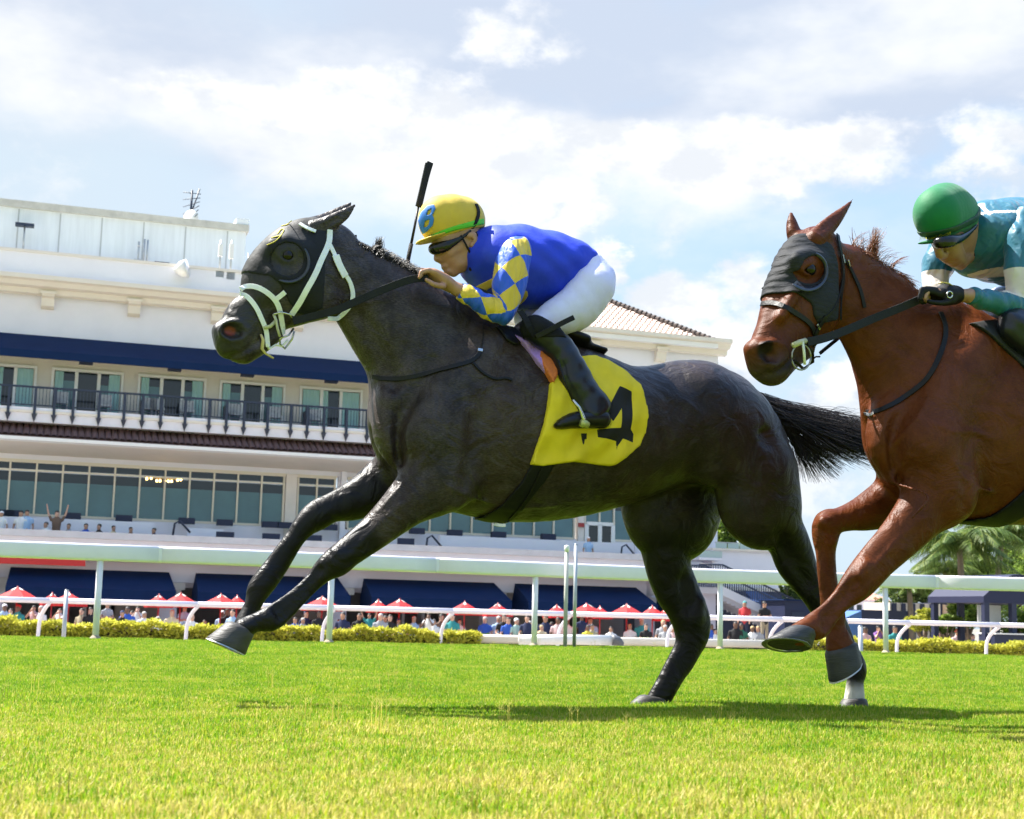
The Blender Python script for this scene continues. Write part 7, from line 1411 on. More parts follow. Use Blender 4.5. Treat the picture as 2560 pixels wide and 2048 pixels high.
def rider_blue():
    fr = FR1; root = empty('jockey', FR1.O, ALPHA)
    tag(root, 'person in blue and yellow checked silks and yellow helmet crouched on the dark horse', 'person')
    # body: head, neck, hands and the limbs under the clothes in one surface
    head = [(CC(fr, [(1128,560,50,0,.070),(1150,572,52,0,.074)]), .02), (CC(fr, [(1112,600,34,0,.058),(1120,632,32,0,.055),(1136,660,22,0,.042)]), .03),
            (CC(fr, [(1160,610,36,0,.066),(1160,640,27,0,.058),(1150,662,18,0,.048)]), .03), (CC(fr, [(1100,618,9,0,.013),(1094,636,9,0,.015),(1094,646,10,0,.018),(1104,651,8,0,.021)]), .010),
            (CC(fr, [(1112,668,8,0,.024)]), .010), (CC(fr, [(1118,680,7,0,.022)]), .010), (CC(fr, [(1134,682,11,0,.024)]), .014),
            (CC(fr, [(1172,630,36,0,.058),(1205,650,40,0,.062),(1240,670,40,0,.07)]), .03),
            (CC(fr, [(1172,588,8,.074,.010),(1184,588,9,.082,.010),(1188,602,8,.082,.010),(1180,614,6,.076,.009)]), .006),
            (CC(fr, [(1150,612,14,.052,.014),(1126,628,11,.044,.012)]), .02)]
    arm = [(CC(fr, [(1285,640,26,.17,.035),(1262,785,20,.19,.032),(1205,755,18,.18,.03),(1150,727,15,.17,.026)]), .02), (CC(fr, [(1285,640,26,-.17,.035),(1250,770,20,-.2,.032),(1150,727,15,-.16,.026)]), .02),
           (CC(fr, [(1230,640,34,0,.09),(1330,670,50,0,.12),(1450,690,34,0,.10)]), .04), (CC(fr, [(1455,712,30,.10,.05),(1415,765,28,.14,.05),(1360,805,18,.17,.035),(1385,850,16,.24,.03),(1420,900,18,.265,.03),(1480,1020,14,.315,.022)]), .03),
           (CC(fr, [(1455,712,30,-.10,.05),(1410,760,28,-.14,.05),(1340,795,18,-.17,.035),(1385,850,16,-.24,.03),(1420,900,18,-.265,.03),(1480,1020,14,-.315,.022)]), .03)]
    hands = hand_chains(fr, (1138,722), (1108,702), (1074,676), (1054,680), (1049,694), .165, thumb=((1108,716),(1086,712),(1066,700)), dxy=(4, 2)) + hand_chains(fr, (1130,720), (1090,700), (1056,676), (1036,676), (1030,690), -.13, dxy=(4, 2))
    S = grow(head + arm + hands, h=0.0052)
    S.cut(CC(fr, [(1106,674,2.6,0,.03),(1118,672,2.2,.03,.012)]), .004); S.cut(CC(fr, [(1181,600,4,.082,.006)]), .004)
    sdf_obj('body', S, S.D, M_SKIN1, root)
    # silks
    torso = EE(fr, [(1212,588,1178,672,.085),(1252,573,1212,728,.175),(1310,572,1258,762,.20),(1370,583,1325,764,.195),(1425,603,1390,732,.18),(1448,624,1432,700,.165)], s=0.0)
    S = grow([torso, (CC(fr, [(1262,640,52,.12,.06),(1290,680,50,.12,.06)]), .04), (CC(fr, [(1262,640,52,-.12,.06),(1290,680,50,-.12,.06)]), .04)], h=0.0065)
    folds(S, .0028, 28, 60); folds(S, .0018, -55, 40, 1.0)
    jr = sdf_obj('jersey', S, S.D, M_BLUE, root)
    a, z = FR1.at(1330, 740, .19)[0], FR1.at(1330, 740, .19)[2]
    dot = [(1334 + 16 * math.cos(t) * 1.05, 737 + 15 * math.sin(t)) for t in np.linspace(0, 2 * math.pi, 20)[:-1]]
    shell('yellow_dot', S, fr, [(x - 16, y) for x, y in dot], .18, .004, M_YELLOW, jr, h=.004, tin=.008, srange=(0, .3))
    shell('chest_check', S, fr, [(1200,708),(1232,695),(1240,712),(1216,728),(1205,722)], .12, .004, M_YELLOW, jr, h=.004, tin=.008, srange=(0, .3))
    shell('chest_check', S, fr, [(1162,680),(1172,690),(1168,706),(1158,700)], .1, .004, M_YELLOW, jr, h=.004, tin=.008, srange=(0, .3))
    for sg, dx in ((1, 0), (-1, -10)):
        ax = CC(fr, [(1290+dx,628,38,.155*sg,.064),(1280+dx,660,45,.18*sg,.070),(1274+dx,705,41,.20*sg,.066),(1268+dx,752,34,.205*sg,.058),(1254+dx,783,29,.205*sg,.050),(1220+dx,766,30,.20*sg,.047),(1184+dx,745,26,.19*sg,.043),(1157+dx,731,22,.175*sg,.036)])
        S = grow([ax], h=0.0055, step=0.015); folds(S, .0035, 70, 30, 0.5); folds(S, .002, 130, -40)
        # cuff: cut square to the arm
        cz = np.array(FR1.at(1150+dx, 722, .17*sg)); 
        X, Y, Z = np.meshgrid(*S.ax, indexing='ij'); dirv = np.array(FR1.at(1157+dx,731,.17))-np.array(FR1.at(1184+dx,745,.17)); dirv /= np.linalg.norm(dirv)
        p0 = np.array(FR1.at(1149+dx, 727, .17)); S.D = np.maximum(S.D, ((X - p0[0]) * dirv[0] + (Z - p0[2]) * dirv[2])).astype(np.float32)
        line = catmull(np.array(ax)[:, :3], .01); sl = np.concatenate([[0], np.cumsum(np.linalg.norm(np.diff(line, axis=0), axis=1))])
        def near(V, line=line):
            out = np.zeros(len(V), int)
            for i in range(0, len(V), 4000): out[i:i+4000] = ((V[i:i+4000, None] - line[None]) ** 2).sum(2).argmin(1)
            return out
        def along(V): j = near(V); 
        def f_al(V, line=line, sl=sl):
            j = np.clip(near(V), 1, len(line) - 2); t = line[j + 1] - line[j - 1]; t /= np.linalg.norm(t, axis=1, keepdims=True)
            return (sl[j] + ((V - line[j]) * t).sum(1)) / 0.108 + 0.35
        def f_ar(V, line=line, sg=sg):
            j = np.clip(near(V), 1, len(line) - 2); t = line[j + 1] - line[j - 1]; t /= np.linalg.norm(t, axis=1, keepdims=True)
            q = V - line[j]; q -= (q * t).sum(1)[:, None] * t; up = np.cross(t, np.array([0, 1.0, 0])); up /= np.linalg.norm(up, axis=1, keepdims=True)
            ang = np.arctan2((q * up).sum(1), q[:, 1] * sg); return ang / math.pi * 1.6
        sdf_obj('sleeve', S, S.D, M_CHECK, root, 1, {'along': f_al, 'around': f_ar})
    # collar
    S = grow([CC(fr, [(1180,628,30,0,.066),(1196,640,44,0,.082),(1214,652,48,0,.095)])], h=.005); 
    Dp = S.poly(PL(fr, [(1192,574),(1216,574),(1240,620),(1232,700),(1168,690),(1176,660)], 0)); S.D = np.maximum(S.D, Dp)
    sdf_obj('collar', S, S.D, M_BLUE, jr)
    # breeches
    S = grow([CC(fr, [(1450,672,46,0,.16),(1470,706,58,0,.165)]), (EE(fr, [(1436,690,1524,752,.088),(1402,728,1478,810,.086),(1364,756,1424,830,.076),(1334,782,1376,838,.062)], s=.15), .07),
              (EE(fr, [(1436,690,1524,752,.088),(1395,722,1470,806,.086),(1340,746,1400,824,.076),(1300,768,1342,828,.062)], s=-.155), .03)], h=.0065)
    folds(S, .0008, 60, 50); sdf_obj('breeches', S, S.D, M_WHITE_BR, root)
    for sg in (1, -1):
        leg = EE(fr, [(1318,798,1376,840,.060),(1345,838,1412,852,.060),(1374,870,1440,884,.056),(1386,910,1456,912,.054),(1399,950,1474,958,.054),(1418,992,1494,992,.046),(1438,1022,1512,1020,.042)], s=.27 * sg)
        leg = [(q[0], (0.235 + .085 * i / 6) * sg, q[2], q[3], q[4]) for i, q in enumerate(leg)]
        S = grow([leg, (CC(fr, [(1478,1036,24,.32*sg,.04)]), .02)], h=.006); folds(S, .0016, 40, 75); folds(S, .001, -60, 110)
        bo = sdf_obj('boot', S, S.D, M_BOOT, root)
        S2 = grow([CC(fr, [(1504,1048,24,.325*sg,.036),(1470,1048,23,.325*sg,.040),(1430,1052,20,.328*sg,.042),(1404,1060,14,.33*sg,.036),(1394,1064,9,.33*sg,.028)])], h=.005)
        S2.D = np.maximum(S2.D, S2.poly(PL(fr, [(1370,1020),(1540,1010),(1540,1074),(1470,1073),(1400,1077),(1370,1076)], .33 * sg)))
        sdf_obj('boot_foot', S2, S2.D, M_SOLE, bo)
        kn = shell('knee_cuff', S, fr, [(1300,786),(1350,794),(1392,822),(1402,850),(1360,850),(1335,850),(1305,840)], .25 * sg, .004, M_KNEE, bo, h=.006, srange=((.1, .4) if sg > 0 else (-.4, -.1)))
    # stirrup
    st = empty('stirrup'); st.parent = root
    rod('stirrup_leather', fr, [(1396,900,.335),(1410,950,.35),(1432,1004,.36)], .008, M_STRAP, st, flat=.4)
    rod('stirrup_iron', fr, [(1432,1000,.365),(1448,1018,.372),(1458,1044,.375),(1462,1068,.37)], [.005,.006,.009,.012], M_STEEL, st)
    rod('stirrup_tread', fr, [(1452,1058,.375),(1462,1060,.372),(1470,1064,.37)], [.014,.017,.014], mat('worn_brass_tread', (0.50, 0.52, 0.18), 0.4, metal=0.5, noise=0.3), st)
    band('loose_strap', fr, [(1340,842,.29),(1372,826,.31),(1405,808,.32),(1434,794,.32)], 13, M_STRAP, root, .3)
    band('knee_strap', fr, [(1300,778,.26),(1312,796,.28),(1322,818,.29),(1338,842,.28)], 16, M_KNEE, root, .3)
    # helmet
    he = empty('helmet'); he.parent = root
    S = grow([CC(fr, [(1108,552,63,0,.088),(1130,550,64,0,.094),(1152,552,61,0,.09)])], h=.005)
    S.D = np.maximum(S.D, S.poly(PL(fr, [(1030,470),(1230,470),(1230,566),(1212,571),(1134,589),(1056,613),(1036,606)], 0)))
    cov = sdf_obj('helmet_cover', S, S.D, M_YELLOW, he, 2)
    shell('green_band', S, fr, [(1070,586),(1134,565),(1178,553),(1216,542),(1218,556),(1182,566),(1134,576),(1070,597)], .09, .005, M_GREENBAND, cov, h=.004, tin=.008, srange=(-.12, .12))
    for q in ([(1055,600),(1059,585),(1061,594),(1064,583),(1066,597),(1063,593),(1061,599),(1059,592)], [(1069,596),(1073,581),(1077,594),(1074,590),(1072,595)], [(1080,581),(1083,585),(1087,578),(1084,587),(1087,593),(1083,589),(1079,594),(1081,587)]):
        shell('helmet_lettering', S, fr, q, .07, .0075, M_NUM, cov, h=.0028, tin=.006, srange=(0, .12), smooth=0)
    Bp = [(1054,578),(1052,552),(1059,526),(1070,513),(1082,514),(1084,526),(1077,541),(1081,552),(1079,566),(1070,578)]
    shell('letter_b', S, fr, Bp, .05, .0055, M_LETTER, cov, h=.003, tin=.006, srange=(0, .12), cuts=[[(1066,538),(1069,527),(1076,524),(1075,534),(1071,539)], [(1064,566),(1063,552),(1072,550),(1072,562),(1068,567)]], smooth=0)
    S3 = grow([CC(fr, [(1046,606,4,0,.035),(1062,602,4.5,0,.07),(1096,594,5,0,.085)])], h=.004); sdf_obj('visor', S3, S3.D, M_YELLOW, he)
    hb = bvh_of(cov)
    strap('goggle_strap', fr, hb, [(1188,512),(1196,530),(1190,552),(1178,570),(1166,582)], 9, M_BLACK, he, lift=.004)
    rod('chin_strap', fr, [(1152,588,.078),(1162,606,.08),(1174,630,.072),(1182,648,.06),(1176,668,.05)], .004, M_BLACK, he)
    rod('chin_strap', fr, [(1190,580,.08),(1196,598,.082),(1192,618,.078),(1182,640,.066)], .004, M_BLACK, he)
    S4 = grow([CC(fr, [(1185,640,10,.055,.015),(1184,660,12,.05,.018),(1180,672,8,.045,.015)])], h=.004); sdf_obj('chin_cup', S4, S4.D, M_BLACK, he)
    S5 = grow([CC(fr, [(1092,618,13,-.055,.02),(1086,622,14,-.03,.014),(1084,623,14,0,.012),(1089,622,15,.032,.014),(1112,616,14,.058,.014),(1134,606,9,.069,.009),(1158,592,5,.077,.005),(1176,578,4,.08,.004)])], h=.004, step=.01)
    sdf_obj('goggles', S5, S5.D, M_LENS, root)
    # whip in the far hand
    wp = empty('riding_whip', FR1.O, ALPHA); tag(wp, 'black riding whip pointing up beside the yellow helmet', 'whip')
    rod('handle', fr, [(1016,672,-.12),(1022,640,-.12),(1028,610,-.12)], .009, mat('whip_grip', (0.012, 0.012, 0.013), 0.75, bump=0.8, bscale=180), wp)
    rod('shaft', fr, [(1028,610,-.12),(1036,570,-.12),(1046,515,-.12)], [.006,.0055,.005], M_STRAP, wp)
    band('flap', fr, [(1045,518,-.12),(1054,480,-.12),(1064,440,-.12),(1074,407,-.12)], 16, M_STRAP, wp, -.12, thick=.012, nrm=(.1, -1, 0))
    band('flap', fr, [(1042,512,-.10),(1050,476,-.10),(1058,440,-.10),(1065,408,-.10)], 6, M_RUBBER, wp, -.12, thick=.008, nrm=(.1, -1, 0))
rider_blue()

def rider_teal():
    fr = FR2; root = empty('jockey', FR2.O, ALPHA)
    tag(root, 'person in teal silks and green helmet riding the chestnut horse', 'person')
    Y = R(30); pv = fr.at(2420, 600, 0.0); pc = (pv[0], 0.0); O = fr.world(pv[0], 0, 0); fh = Frame(O.x, O.y, ALPHA + Y)
    cyy, syy = math.cos(Y), math.sin(Y)
    def HC(rows): # head nodes, turned towards the camera, given back in the rider's axes
        out = []
        for x, y, rp, s, w in rows:
            q = C(fh, x, y, rp, s, w); out.append((pc[0] + cyy * q[0] + syy * q[1], -syy * q[0] + cyy * q[1], q[2], q[3], w))
        return out
    head = [(HC([(2356,545,52,0,.070),(2390,560,54,0,.076)]), .02), (HC([(2364,596,34,0,.058),(2374,626,30,0,.054),(2394,650,19,0,.042)]), .03), (HC([(2400,600,38,0,.064),(2412,632,26,0,.056),(2406,650,17,0,.046)]), .03),
            (HC([(2352,608,9,0,.013),(2346,626,10,0,.016),(2350,637,10,0,.019),(2360,640,8,0,.021)]), .010), (HC([(2378,648,8,0,.022)]), .010), (HC([(2386,660,8,0,.022)]), .010), (HC([(2402,664,11,0,.024)]), .014),
            (CC(fr, [(2420,610,34,0,.058),(2460,630,40,0,.07),(2520,640,50,0,.1)]), .03), (CC(fr, [(2434,556,8,.082,.008),(2442,564,8,.086,.008),(2440,578,6,.084,.007)]), .006)]
    arm = [(CC(fr, [(2560,590,28,.19,.036),(2552,765,20,.21,.03),(2490,757,19,.21,.03),(2425,740,16,.2,.027)]), .02), (CC(fr, [(2390,620,28,-.2,.036),(2345,700,20,-.22,.03),(2340,742,15,-.16,.026)]), .02),
           (CC(fr, [(2480,620,44,0,.11),(2600,620,60,0,.13),(2720,650,40,0,.11)]), .04), (CC(fr, [(2720,670,32,.10,.05),(2650,740,28,.14,.05),(2565,800,18,.18,.035),(2600,860,16,.24,.03),(2640,920,18,.27,.03),(2715,1030,14,.32,.022)]), .03), (CC(fr, [(2720,670,32,-.10,.05),(2600,740,28,-.14,.05),(2450,782,18,-.17,.035),(2600,880,16,-.26,.03)]), .03)]
    hands = [(c if not isinstance(c, tuple) else c[0], .02 if not isinstance(c, tuple) else c[1]) for c in hand_chains(fr, (2420,740), (2385,738), (2345,728), (2318,728), (2312,746), .2, rp=8)]
    S = grow(head + arm + hands, h=0.0055)
    S.cut(HC([(2372,652,3,0,.02),(2390,650,2.6,.025,.014)]), .004)
    sdf_obj('body', S, S.D, M_SKIN2, root)
    # glove
    gl = hand_chains(fr, (2392,738), (2368,738), (2338,728), (2306,726), (2300,746), .2, rp=11, dxy=(3, 4), thumb=((2380,752),(2350,758),(2322,754)))
    S = grow([(c[0], c[1]) if isinstance(c, tuple) else (c, .02) for c in gl] + [(CC(fr, [(2385,738,23,.2,.042),(2362,738,26,.2,.048)]), .02)], h=.005); g = sdf_obj('glove', S, S.D, M_BLACK, root)
    rod('watch', fr, [(2346,709,.225),(2356,706,.235),(2372,709,.235),(2384,717,.23)], .004, mat('gold_trim', (0.65, 0.52, 0.16), 0.35, metal=0.6), g, flat=.6)
    rod('ring', fr, [(x, y, .258) for x, y, s in ring_px(fr, 2374, 737, 7, 8, .25, 14)], .003, M_STEEL, g)
    gl2 = hand_chains(fr, (2345,752), (2335,765), (2322,762), (2306,764), (2304,778), -.14, rp=8); S = grow([(c[0], c[1]) if isinstance(c, tuple) else (c, .02) for c in gl2], h=.006); sdf_obj('far_hand', S, S.D, M_SKIN2, root)
    # silks: teal with cream bands
    m = bpy.data.materials.new('teal_silk_with_cream_bands'); m.use_nodes = True; nt = m.node_tree; b = nt.nodes['Principled BSDF']
    at = N(nt, 'ShaderNodeAttribute', attribute_name='cream'); mx = N(nt, 'ShaderNodeMix', data_type='RGBA'); mx.inputs['A'].default_value = (0.010, 0.125, 0.20, 1); mx.inputs['B'].default_value = (0.66, 0.60, 0.57, 1)
    gt = ramp(nt, [(0.42, (0, 0, 0)), (0.58, (1, 1, 1))]); L(nt, at.outputs['Fac'], gt.inputs['Fac']); L(nt, gt.outputs['Color'], mx.inputs['Factor']); L(nt, mx.outputs['Result'], b.inputs['Base Color'])
    b.inputs['Roughness'].default_value = .42; b.inputs['Sheen Weight'].default_value = .15
    tc = N(nt, 'ShaderNodeTexCoord'); w = N(nt, 'ShaderNodeTexWave', inp={'Scale': 10.0, 'Distortion': 8.0, 'Detail': 3.0}); L(nt, tc.outputs['Object'], w.inputs['Vector'])
    bp = N(nt, 'ShaderNodeBump', inp={'Strength': .4, 'Distance': .008}); L(nt, w.outputs['Fac'], bp.inputs['Height']); L(nt, bp.outputs['Normal'], b.inputs['Normal'])
    torso = EE(fr, [(2450,540,2412,650,.10),(2486,516,2440,684,.185),(2560,507,2520,704,.205),(2640,514,2610,716,.195),(2700,550,2690,700,.17)], s=0.0)
    S = grow([torso, (CC(fr, [(2520,590,60,.12,.07)]), .04), (CC(fr, [(2430,600,56,-.13,.06)]), .04)], h=.0065); folds(S, .003, 40, 55); folds(S, .002, -60, 50, 1)
    zz = lambda x, y, s=.15: FR2.at(x, y, s)[2]
    z1, z2 = zz(2400, 668), zz(2400, 655)
    def cream_t(V):
        aa = V[:, 0]; zl = np.interp(aa, [FR2.at(2400,0,.1)[0], FR2.at(2500,0,.1)[0]], [zz(2400, 664), zz(2500, 661)]); band_ = (np.abs(V[:, 2] - zl) < .011) & (V[:, 1] > -.05)
        zt = np.interp(aa, [FR2.at(2452,0,.1)[0], FR2.at(2560,0,.1)[0]], [zz(2452, 522), zz(2560, 538)]); b2 = np.abs(V[:, 2] - zt) < .006
        b3 = (np.abs(aa - FR2.at(2538,0,0)[0]) < .008) & (V[:, 2] > zt)
        return (band_ | b2 | b3).astype(float)
    sdf_obj('jersey', S, S.D, m, root, 1, {'cream': cream_t})
    na = CC(fr, [(2572,560,46,.17,.066),(2560,610,50,.19,.066),(2556,670,44,.205,.06),(2554,725,36,.21,.055),(2545,762,31,.212,.05),(2500,757,29,.21,.046),(2455,748,25,.205,.042),(2430,741,22,.2,.038)])
    fa = CC(fr, [(2420,570,42,-.16,.06),(2375,620,46,-.19,.06),(2345,665,40,-.2,.056),(2340,700,32,-.2,.05),(2338,735,24,-.17,.04)])
    for ch, zb in ((na, (zz(2550, 676, .2), zz(2550, 744, .2))), (fa, (zz(2340, 682, -.2), zz(2340, 760, -.2)))):
        S = grow([ch], h=.0058, step=.015); folds(S, .003, 70, 40); folds(S, .002, 130, -50)
        if ch is na:
            X, Y_, Z = np.meshgrid(*S.ax, indexing='ij'); p0 = np.array(FR2.at(2424, 740, .2)); S.D = np.maximum(S.D, (p0[0] - X) + .15 * (Z - p0[2])).astype(np.float32)
            xa = FR2.at(2500, 740, .2)[0]
            cr = lambda V, zb=zb, xa=xa: ((V[:, 2] < zb[0] - .06 * (V[:, 0] - xa)) & (V[:, 2] > zb[1] - .25 * (V[:, 0] - xa)) & (V[:, 0] > xa - .01)).astype(float)
        else: cr = lambda V, zb=zb: ((V[:, 2] < zb[0]) & (V[:, 2] > zb[1])).astype(float)
        sdf_obj('sleeve', S, S.D, m, root, 1, {'cream': cr})
    S = grow([CC(fr, [(2425,606,32,0,.066),(2444,616,46,0,.08),(2460,626,52,0,.09)])], h=.0055); S.D = np.maximum(S.D, S.poly(PL(fr, [(2440,560),(2470,556),(2490,640),(2440,672),(2410,660),(2430,628)], 0)))
    sdf_obj('collar', S, S.D, mat('cream_collar', (0.62, 0.57, 0.53), 0.6), root)
    S = grow([CC(fr, [(2700,650,55,0,.16),(2720,690,62,0,.165)]), (EE(fr, [(2690,640,2780,720,.09),(2620,690,2690,790,.088),(2560,745,2620,830,.076),(2530,770,2575,838,.062)], s=.16), .03),
              (EE(fr, [(2690,640,2780,720,.09),(2580,690,2640,790,.088),(2470,730,2520,810,.076),(2415,752,2455,812,.06)], s=-.16), .03)], h=.007); folds(S, .003, 60, 50)
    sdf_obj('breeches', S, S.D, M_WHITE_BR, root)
    for sg in (1, -1):
        leg = EE(fr, [(2520,790,2590,835,.06),(2560,845,2640,860,.06),(2600,890,2670,900,.056),(2630,950,2700,955,.054),(2665,1000,2735,1000,.046),(2690,1030,2750,1030,.042)], s=.27 * sg)
        leg = [(q[0], (0.235 + .085 * i / 5) * sg, q[2], q[3], q[4]) for i, q in enumerate(leg)]
        S = grow([leg, (CC(fr, [(2740,1056,22,.325*sg,.036),(2690,1058,20,.328*sg,.042),(2640,1066,11,.33*sg,.03)]), .02)], h=.008); folds(S, .003, 40, 75); sdf_obj('boot', S, S.D, M_BOOT, root)
    # helmet, tipped forward and turned with the head
    he = empty('helmet'); he.parent = root; he.matrix_local = Matrix.Translation((pc[0], 0, 0)) @ Matrix.Rotation(Y, 4, 'Z')
    S = grow([CC(fh, [(2346,536,66,0,.090),(2366,530,70,0,.096),(2384,536,62,0,.092)])], h=.005)
    S.D = np.maximum(S.D, S.poly(PL(fh, [(2270,440),(2470,440),(2470,512),(2444,566),(2380,608),(2320,620),(2276,618)], 0)))
    cov = sdf_obj('helmet_cover', S, S.D, M_GREENH, he, 2)
    shell('dark_band', S, fh, [(2288,588),(2330,590),(2380,574),(2430,540),(2446,514),(2450,528),(2436,556),(2380,590),(2330,601),(2288,600)], .08, .005, M_GREEND, cov, h=.004, tin=.008, srange=(-.12, .12))
    S3 = grow([CC(fh, [(2334,603,4.5,0,.06),(2346,602,5,0,.078),(2364,597,5,0,.086)])], h=.004); sdf_obj('visor', S3, S3.D, M_GREENH, he)
    # lettering on the band
    t = bpy.data.curves.new('t', 'FONT'); t.body = "Jockeys' Guild"; t.size = 1.0; t.resolution_u = 2; to = bpy.data.objects.new('t', t); COL.objects.link(to)
    dg = bpy.context.evaluated_depsgraph_get(); tm = bpy.data.meshes.new_from_object(to.evaluated_get(dg)); bpy.data.objects.remove(to)
    xs = [v.co.x for v in tm.vertices]; x0, x1 = min(xs), max(xs); hb = bvh_of(cov)
    def HIT(px, py):
        d = ray(px, py); rot = Matrix.Rotation(-fh.ang, 3, 'Z'); o = rot @ (CPOS - fh.O); dl = (rot @ d).normalized(); l, n, i, q = hb.ray_cast(o, dl)
        if l is None: return fh.loc(px, py, .09)
        if n.dot(dl) > 0: n = -n
        return l + n * .0055
    for v in tm.vertices:
        u = (v.co.x - x0) / (x1 - x0); px = 2298 + (2374 - 2298) * u; py = 599 - 2 * u - 13 * u * u - v.co.y * 10.5; v.co = HIT(px, py)
    link('lettering', tm, he, mat('gold_lettering', (0.72, 0.58, 0.05), 0.5))
    S5 = grow([HC([(2352,602,13,-.055,.02),(2344,606,14,-.03,.014),(2342,607,14,0,.012),(2350,607,15,.032,.014),(2374,603,15,.060,.015),(2402,596,10,.074,.010),(2426,580,6,.08,.005),(2442,564,4,.084,.004)])], h=.004, step=.01)
    sdf_obj('goggles', S5, S5.D, M_LENS, root)
    mb = MB(); c = fr.loc(2402, 597, .155); mb.tube([c, c + Vector((0, -.006, 0))], .014, 18); mb.build('goggle_button', mat('yellow_button', (0.75, 0.66, 0.02), 0.4), root, True)
    rod('chin_strap', fr, [(2440,575,.09),(2448,600,.085),(2440,628,.075),(2420,660,.05)], .005, M_BLACK, he.parent)
rider_teal()
# ------------------------------------------------------------------ grass blades on the turf
def blade_mat():
    m = bpy.data.materials.new('grass_blades'); m.use_nodes = True; nt = m.node_tree; b = nt.nodes['Principled BSDF']
    g = N(nt, 'ShaderNodeNewGeometry'); at = N(nt, 'ShaderNodeAttribute', attribute_name='tint'); oi = N(nt, 'ShaderNodeObjectInfo')
    n1 = N(nt, 'ShaderNodeTexNoise', inp={'Scale': 1.6, 'Detail': 5.0, 'Roughness': 0.65}); L(nt, g.outputs['Position'], n1.inputs['Vector'])
    n2 = N(nt, 'ShaderNodeTexNoise', inp={'Scale': 7.0, 'Detail': 3.0, 'Roughness': 0.6}); L(nt, g.outputs['Position'], n2.inputs['Vector'])
    sx = N(nt, 'ShaderNodeSeparateXYZ'); L(nt, g.outputs['Position'], sx.inputs[0])
    dry = N(nt, 'ShaderNodeMapRange'); dry.inputs['From Min'].default_value = 2.4; dry.inputs['From Max'].default_value = 6.2; dry.inputs['To Min'].default_value = 0.24; dry.inputs['To Max'].default_value = -0.08; L(nt, sx.outputs['Y'], dry.inputs['Value'])
    def mth(op, a, b_, clamp=False):
        k = N(nt, 'ShaderNodeMath', operation=op, use_clamp=clamp)
        for i, x in enumerate((a, b_)):
            if isinstance(x, (int, float)): k.inputs[i].default_value = x
            else: L(nt, x, k.inputs[i])
        return k.outputs[0]
    v = mth('ADD', mth('MULTIPLY', n1.outputs['Fac'], 0.9), mth('MULTIPLY', n2.outputs['Fac'], 0.55)); v = mth('ADD', v, dry.outputs['Result']); v = mth('ADD', v, mth('MULTIPLY', mth('SUBTRACT', at.outputs['Fac'], 0.5), 0.95)); v = mth('ADD', v, mth('MULTIPLY', mth('SUBTRACT', oi.outputs['Random'], 0.5), 0.22))
    r = ramp(nt, [(0.36, (0.105, 0.245, 0.008)), (0.58, (0.235, 0.415, 0.014)), (0.80, (0.39, 0.41, 0.024)), (1.0, (0.60, 0.52, 0.15))]); L(nt, v, r.inputs['Fac']); L(nt, r.outputs['Color'], b.inputs['Base Color'])
    b.inputs['Roughness'].default_value = 0.55; b.inputs['Specular IOR Level'].default_value = 0.3
    t = N(nt, 'ShaderNodeBsdfTranslucent'); L(nt, r.outputs['Color'], t.inputs['Color']); mx = N(nt, 'ShaderNodeMixShader'); mx.inputs['Fac'].default_value = 0.5
    L(nt, b.outputs[0], mx.inputs[1]); L(nt, t.outputs[0], mx.inputs[2]); L(nt, mx.outputs[0], nt.nodes['Material Output'].inputs['Surface']); return m
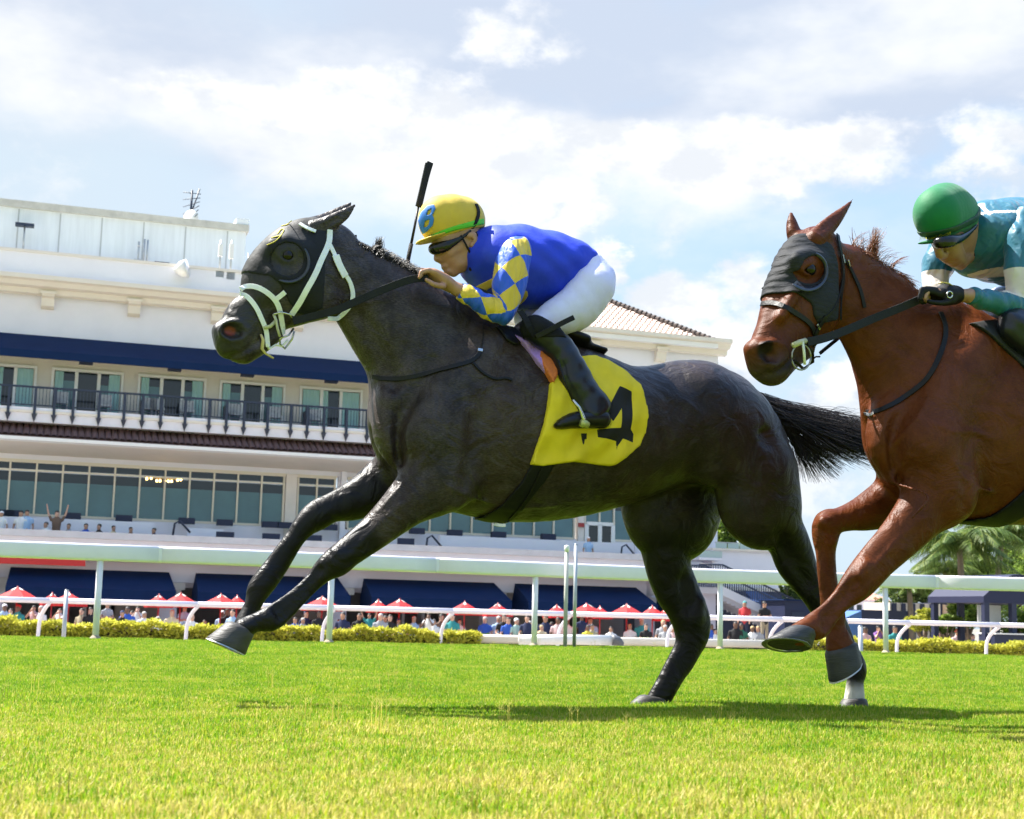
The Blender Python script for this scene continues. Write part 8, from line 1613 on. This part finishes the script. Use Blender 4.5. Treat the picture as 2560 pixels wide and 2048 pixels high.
def build_grass():
    rng = np.random.default_rng(12); M = blade_mat(); colT = bpy.data.collections.new('grass_tufts'); NV = 8
    for k in range(NV):
        V = []; F = []; T = []; nb = 20 if k < 7 else 7
        for i in range(nb):
            a = rng.uniform(0, 6.28); r = .030 * math.sqrt(rng.random()); x, y = r * math.cos(a), r * math.sin(a); h = rng.uniform(.011, .029) * (1.35 if rng.random() < .04 else 1); w = rng.uniform(.0009, .0018); th = rng.uniform(0, 6.28); ln = abs(rng.normal(0, .5)); fx, fy = math.cos(th), math.sin(th)
            dry = rng.random() < .16; ti = rng.uniform(.75, 1.05) if dry else rng.uniform(.12, .66)
            if k == 7: h *= 1.2; w *= .7; ti = rng.uniform(.85, 1.1)
            if dry and rng.random() < .5: ln += .9
            px_, py_ = -fy * w, fx * w; q = len(V)
            V += [(x - px_, y - py_, -.004), (x + px_, y + py_, -.004), (x + px_ * .85 + fx * h * ln * .22, y + py_ * .85 + fy * h * ln * .22, h * .55), (x - px_ * .85 + fx * h * ln * .22, y - py_ * .85 + fy * h * ln * .22, h * .55), (x + fx * h * ln * .75, y + fy * h * ln * .75, h * (1 - .25 * min(ln, 1.6)))]
            F += [(q, q + 1, q + 2, q + 3), (q + 3, q + 2, q + 4)]; T += [ti] * 5
        if k == 7:                               # seed heads like small forks
            for i in range(3):
                x, y = rng.normal(0, .012, 2); q = len(V); h = rng.uniform(.05, .075)
                for dx in (-.02, 0, .018): q = len(V); V += [(x - .0007, y, .0), (x + .0007, y, .0), (x + .0006, y, h), (x - .0006, y, h), (x + dx, y, h + .022)]; F += [(q, q + 1, q + 2, q + 3), (q + 3, q + 2, q + 4)]; T += [1.05] * 5
        me = pydata('tuft', V, F); at = me.attributes.new('tint', 'FLOAT', 'POINT'); at.data.foreach_set('value', np.array(T, np.float32)); me.materials.append(M); o = bpy.data.objects.new('tuft', me); colT.objects.link(o)
    # points: dense near the camera, thinning with distance
    P = []; S = []
    e = (POSTS[-1] - POSTS[0]).normalized()
    for y0, y1, dens, sc in ((1.9, 3.4, 2800, 1.12), (3.4, 5.2, 2400, 1.0), (5.2, 8.0, 2000, .9), (8.0, 11.5, 1300, .95), (11.5, 19.5, 600, 1.1)):
        xw = .58 * y1 + .4; n = int(2 * xw * (y1 - y0) * dens); x = rng.uniform(-xw, xw, n); y = rng.uniform(y0, y1, n); ok = np.abs(x) < .50 * y + .7
        yl = np.interp(x, [p.x for p in POSTS], [p.y for p in POSTS]); ok &= y < yl + .30; x, y = x[ok], y[ok]; P.append(np.stack([x, y, 0 * x], 1)); S.append(sc * rng.uniform(.75, 1.2, len(x)))
    P = np.vstack(P); S = np.concatenate(S); n = len(P)
    patch = np.sin(P[:, 0] * 3.1 + np.sin(P[:, 1] * 2.3)) * np.sin(P[:, 1] * 2.7 + 1.2 * np.sin(P[:, 0] * 1.7)); S *= 1 + .30 * patch
    me = bpy.data.meshes.new('grass'); me.vertices.add(n); me.vertices.foreach_set('co', P.astype(np.float32).ravel()); me.update()
    for nm, ty, d in (('sc', 'FLOAT', S), ('rz', 'FLOAT', rng.uniform(0, 6.28, n)), ('ix', 'INT', np.where(rng.random(n) < .002, 7, rng.integers(0, 7, n)))):
        at = me.attributes.new(nm, ty, 'POINT'); at.data.foreach_set('value', d.astype(np.int32 if ty == 'INT' else np.float32))
    o = link('grass', me); tag(o, 'short green and straw-coloured grass blades of the turf', 'grass', kind='stuff')
    ng = bpy.data.node_groups.new('grass_scatter', 'GeometryNodeTree'); ng.interface.new_socket('Geometry', in_out='INPUT', socket_type='NodeSocketGeometry'); ng.interface.new_socket('Geometry', in_out='OUTPUT', socket_type='NodeSocketGeometry')
    gi = ng.nodes.new('NodeGroupInput'); go = ng.nodes.new('NodeGroupOutput'); io = ng.nodes.new('GeometryNodeInstanceOnPoints'); ci = ng.nodes.new('GeometryNodeCollectionInfo'); ci.inputs['Collection'].default_value = colT; ci.inputs['Separate Children'].default_value = True; ci.inputs['Reset Children'].default_value = True
    def na(nm, ty): q = ng.nodes.new('GeometryNodeInputNamedAttribute'); q.data_type = ty; q.inputs['Name'].default_value = nm; return q.outputs['Attribute']
    cx = ng.nodes.new('ShaderNodeCombineXYZ'); ng.links.new(na('rz', 'FLOAT'), cx.inputs['Z']); er = ng.nodes.new('FunctionNodeEulerToRotation'); ng.links.new(cx.outputs[0], er.inputs[0])
    io.inputs['Pick Instance'].default_value = True; ng.links.new(gi.outputs[0], io.inputs['Points']); ng.links.new(ci.outputs[0], io.inputs['Instance']); ng.links.new(na('ix', 'INT'), io.inputs['Instance Index']); ng.links.new(er.outputs[0], io.inputs['Rotation']); ng.links.new(na('sc', 'FLOAT'), io.inputs['Scale']); ng.links.new(io.outputs[0], go.inputs[0])
    md = o.modifiers.new('scatter', 'NODES'); md.node_group = ng
build_grass()
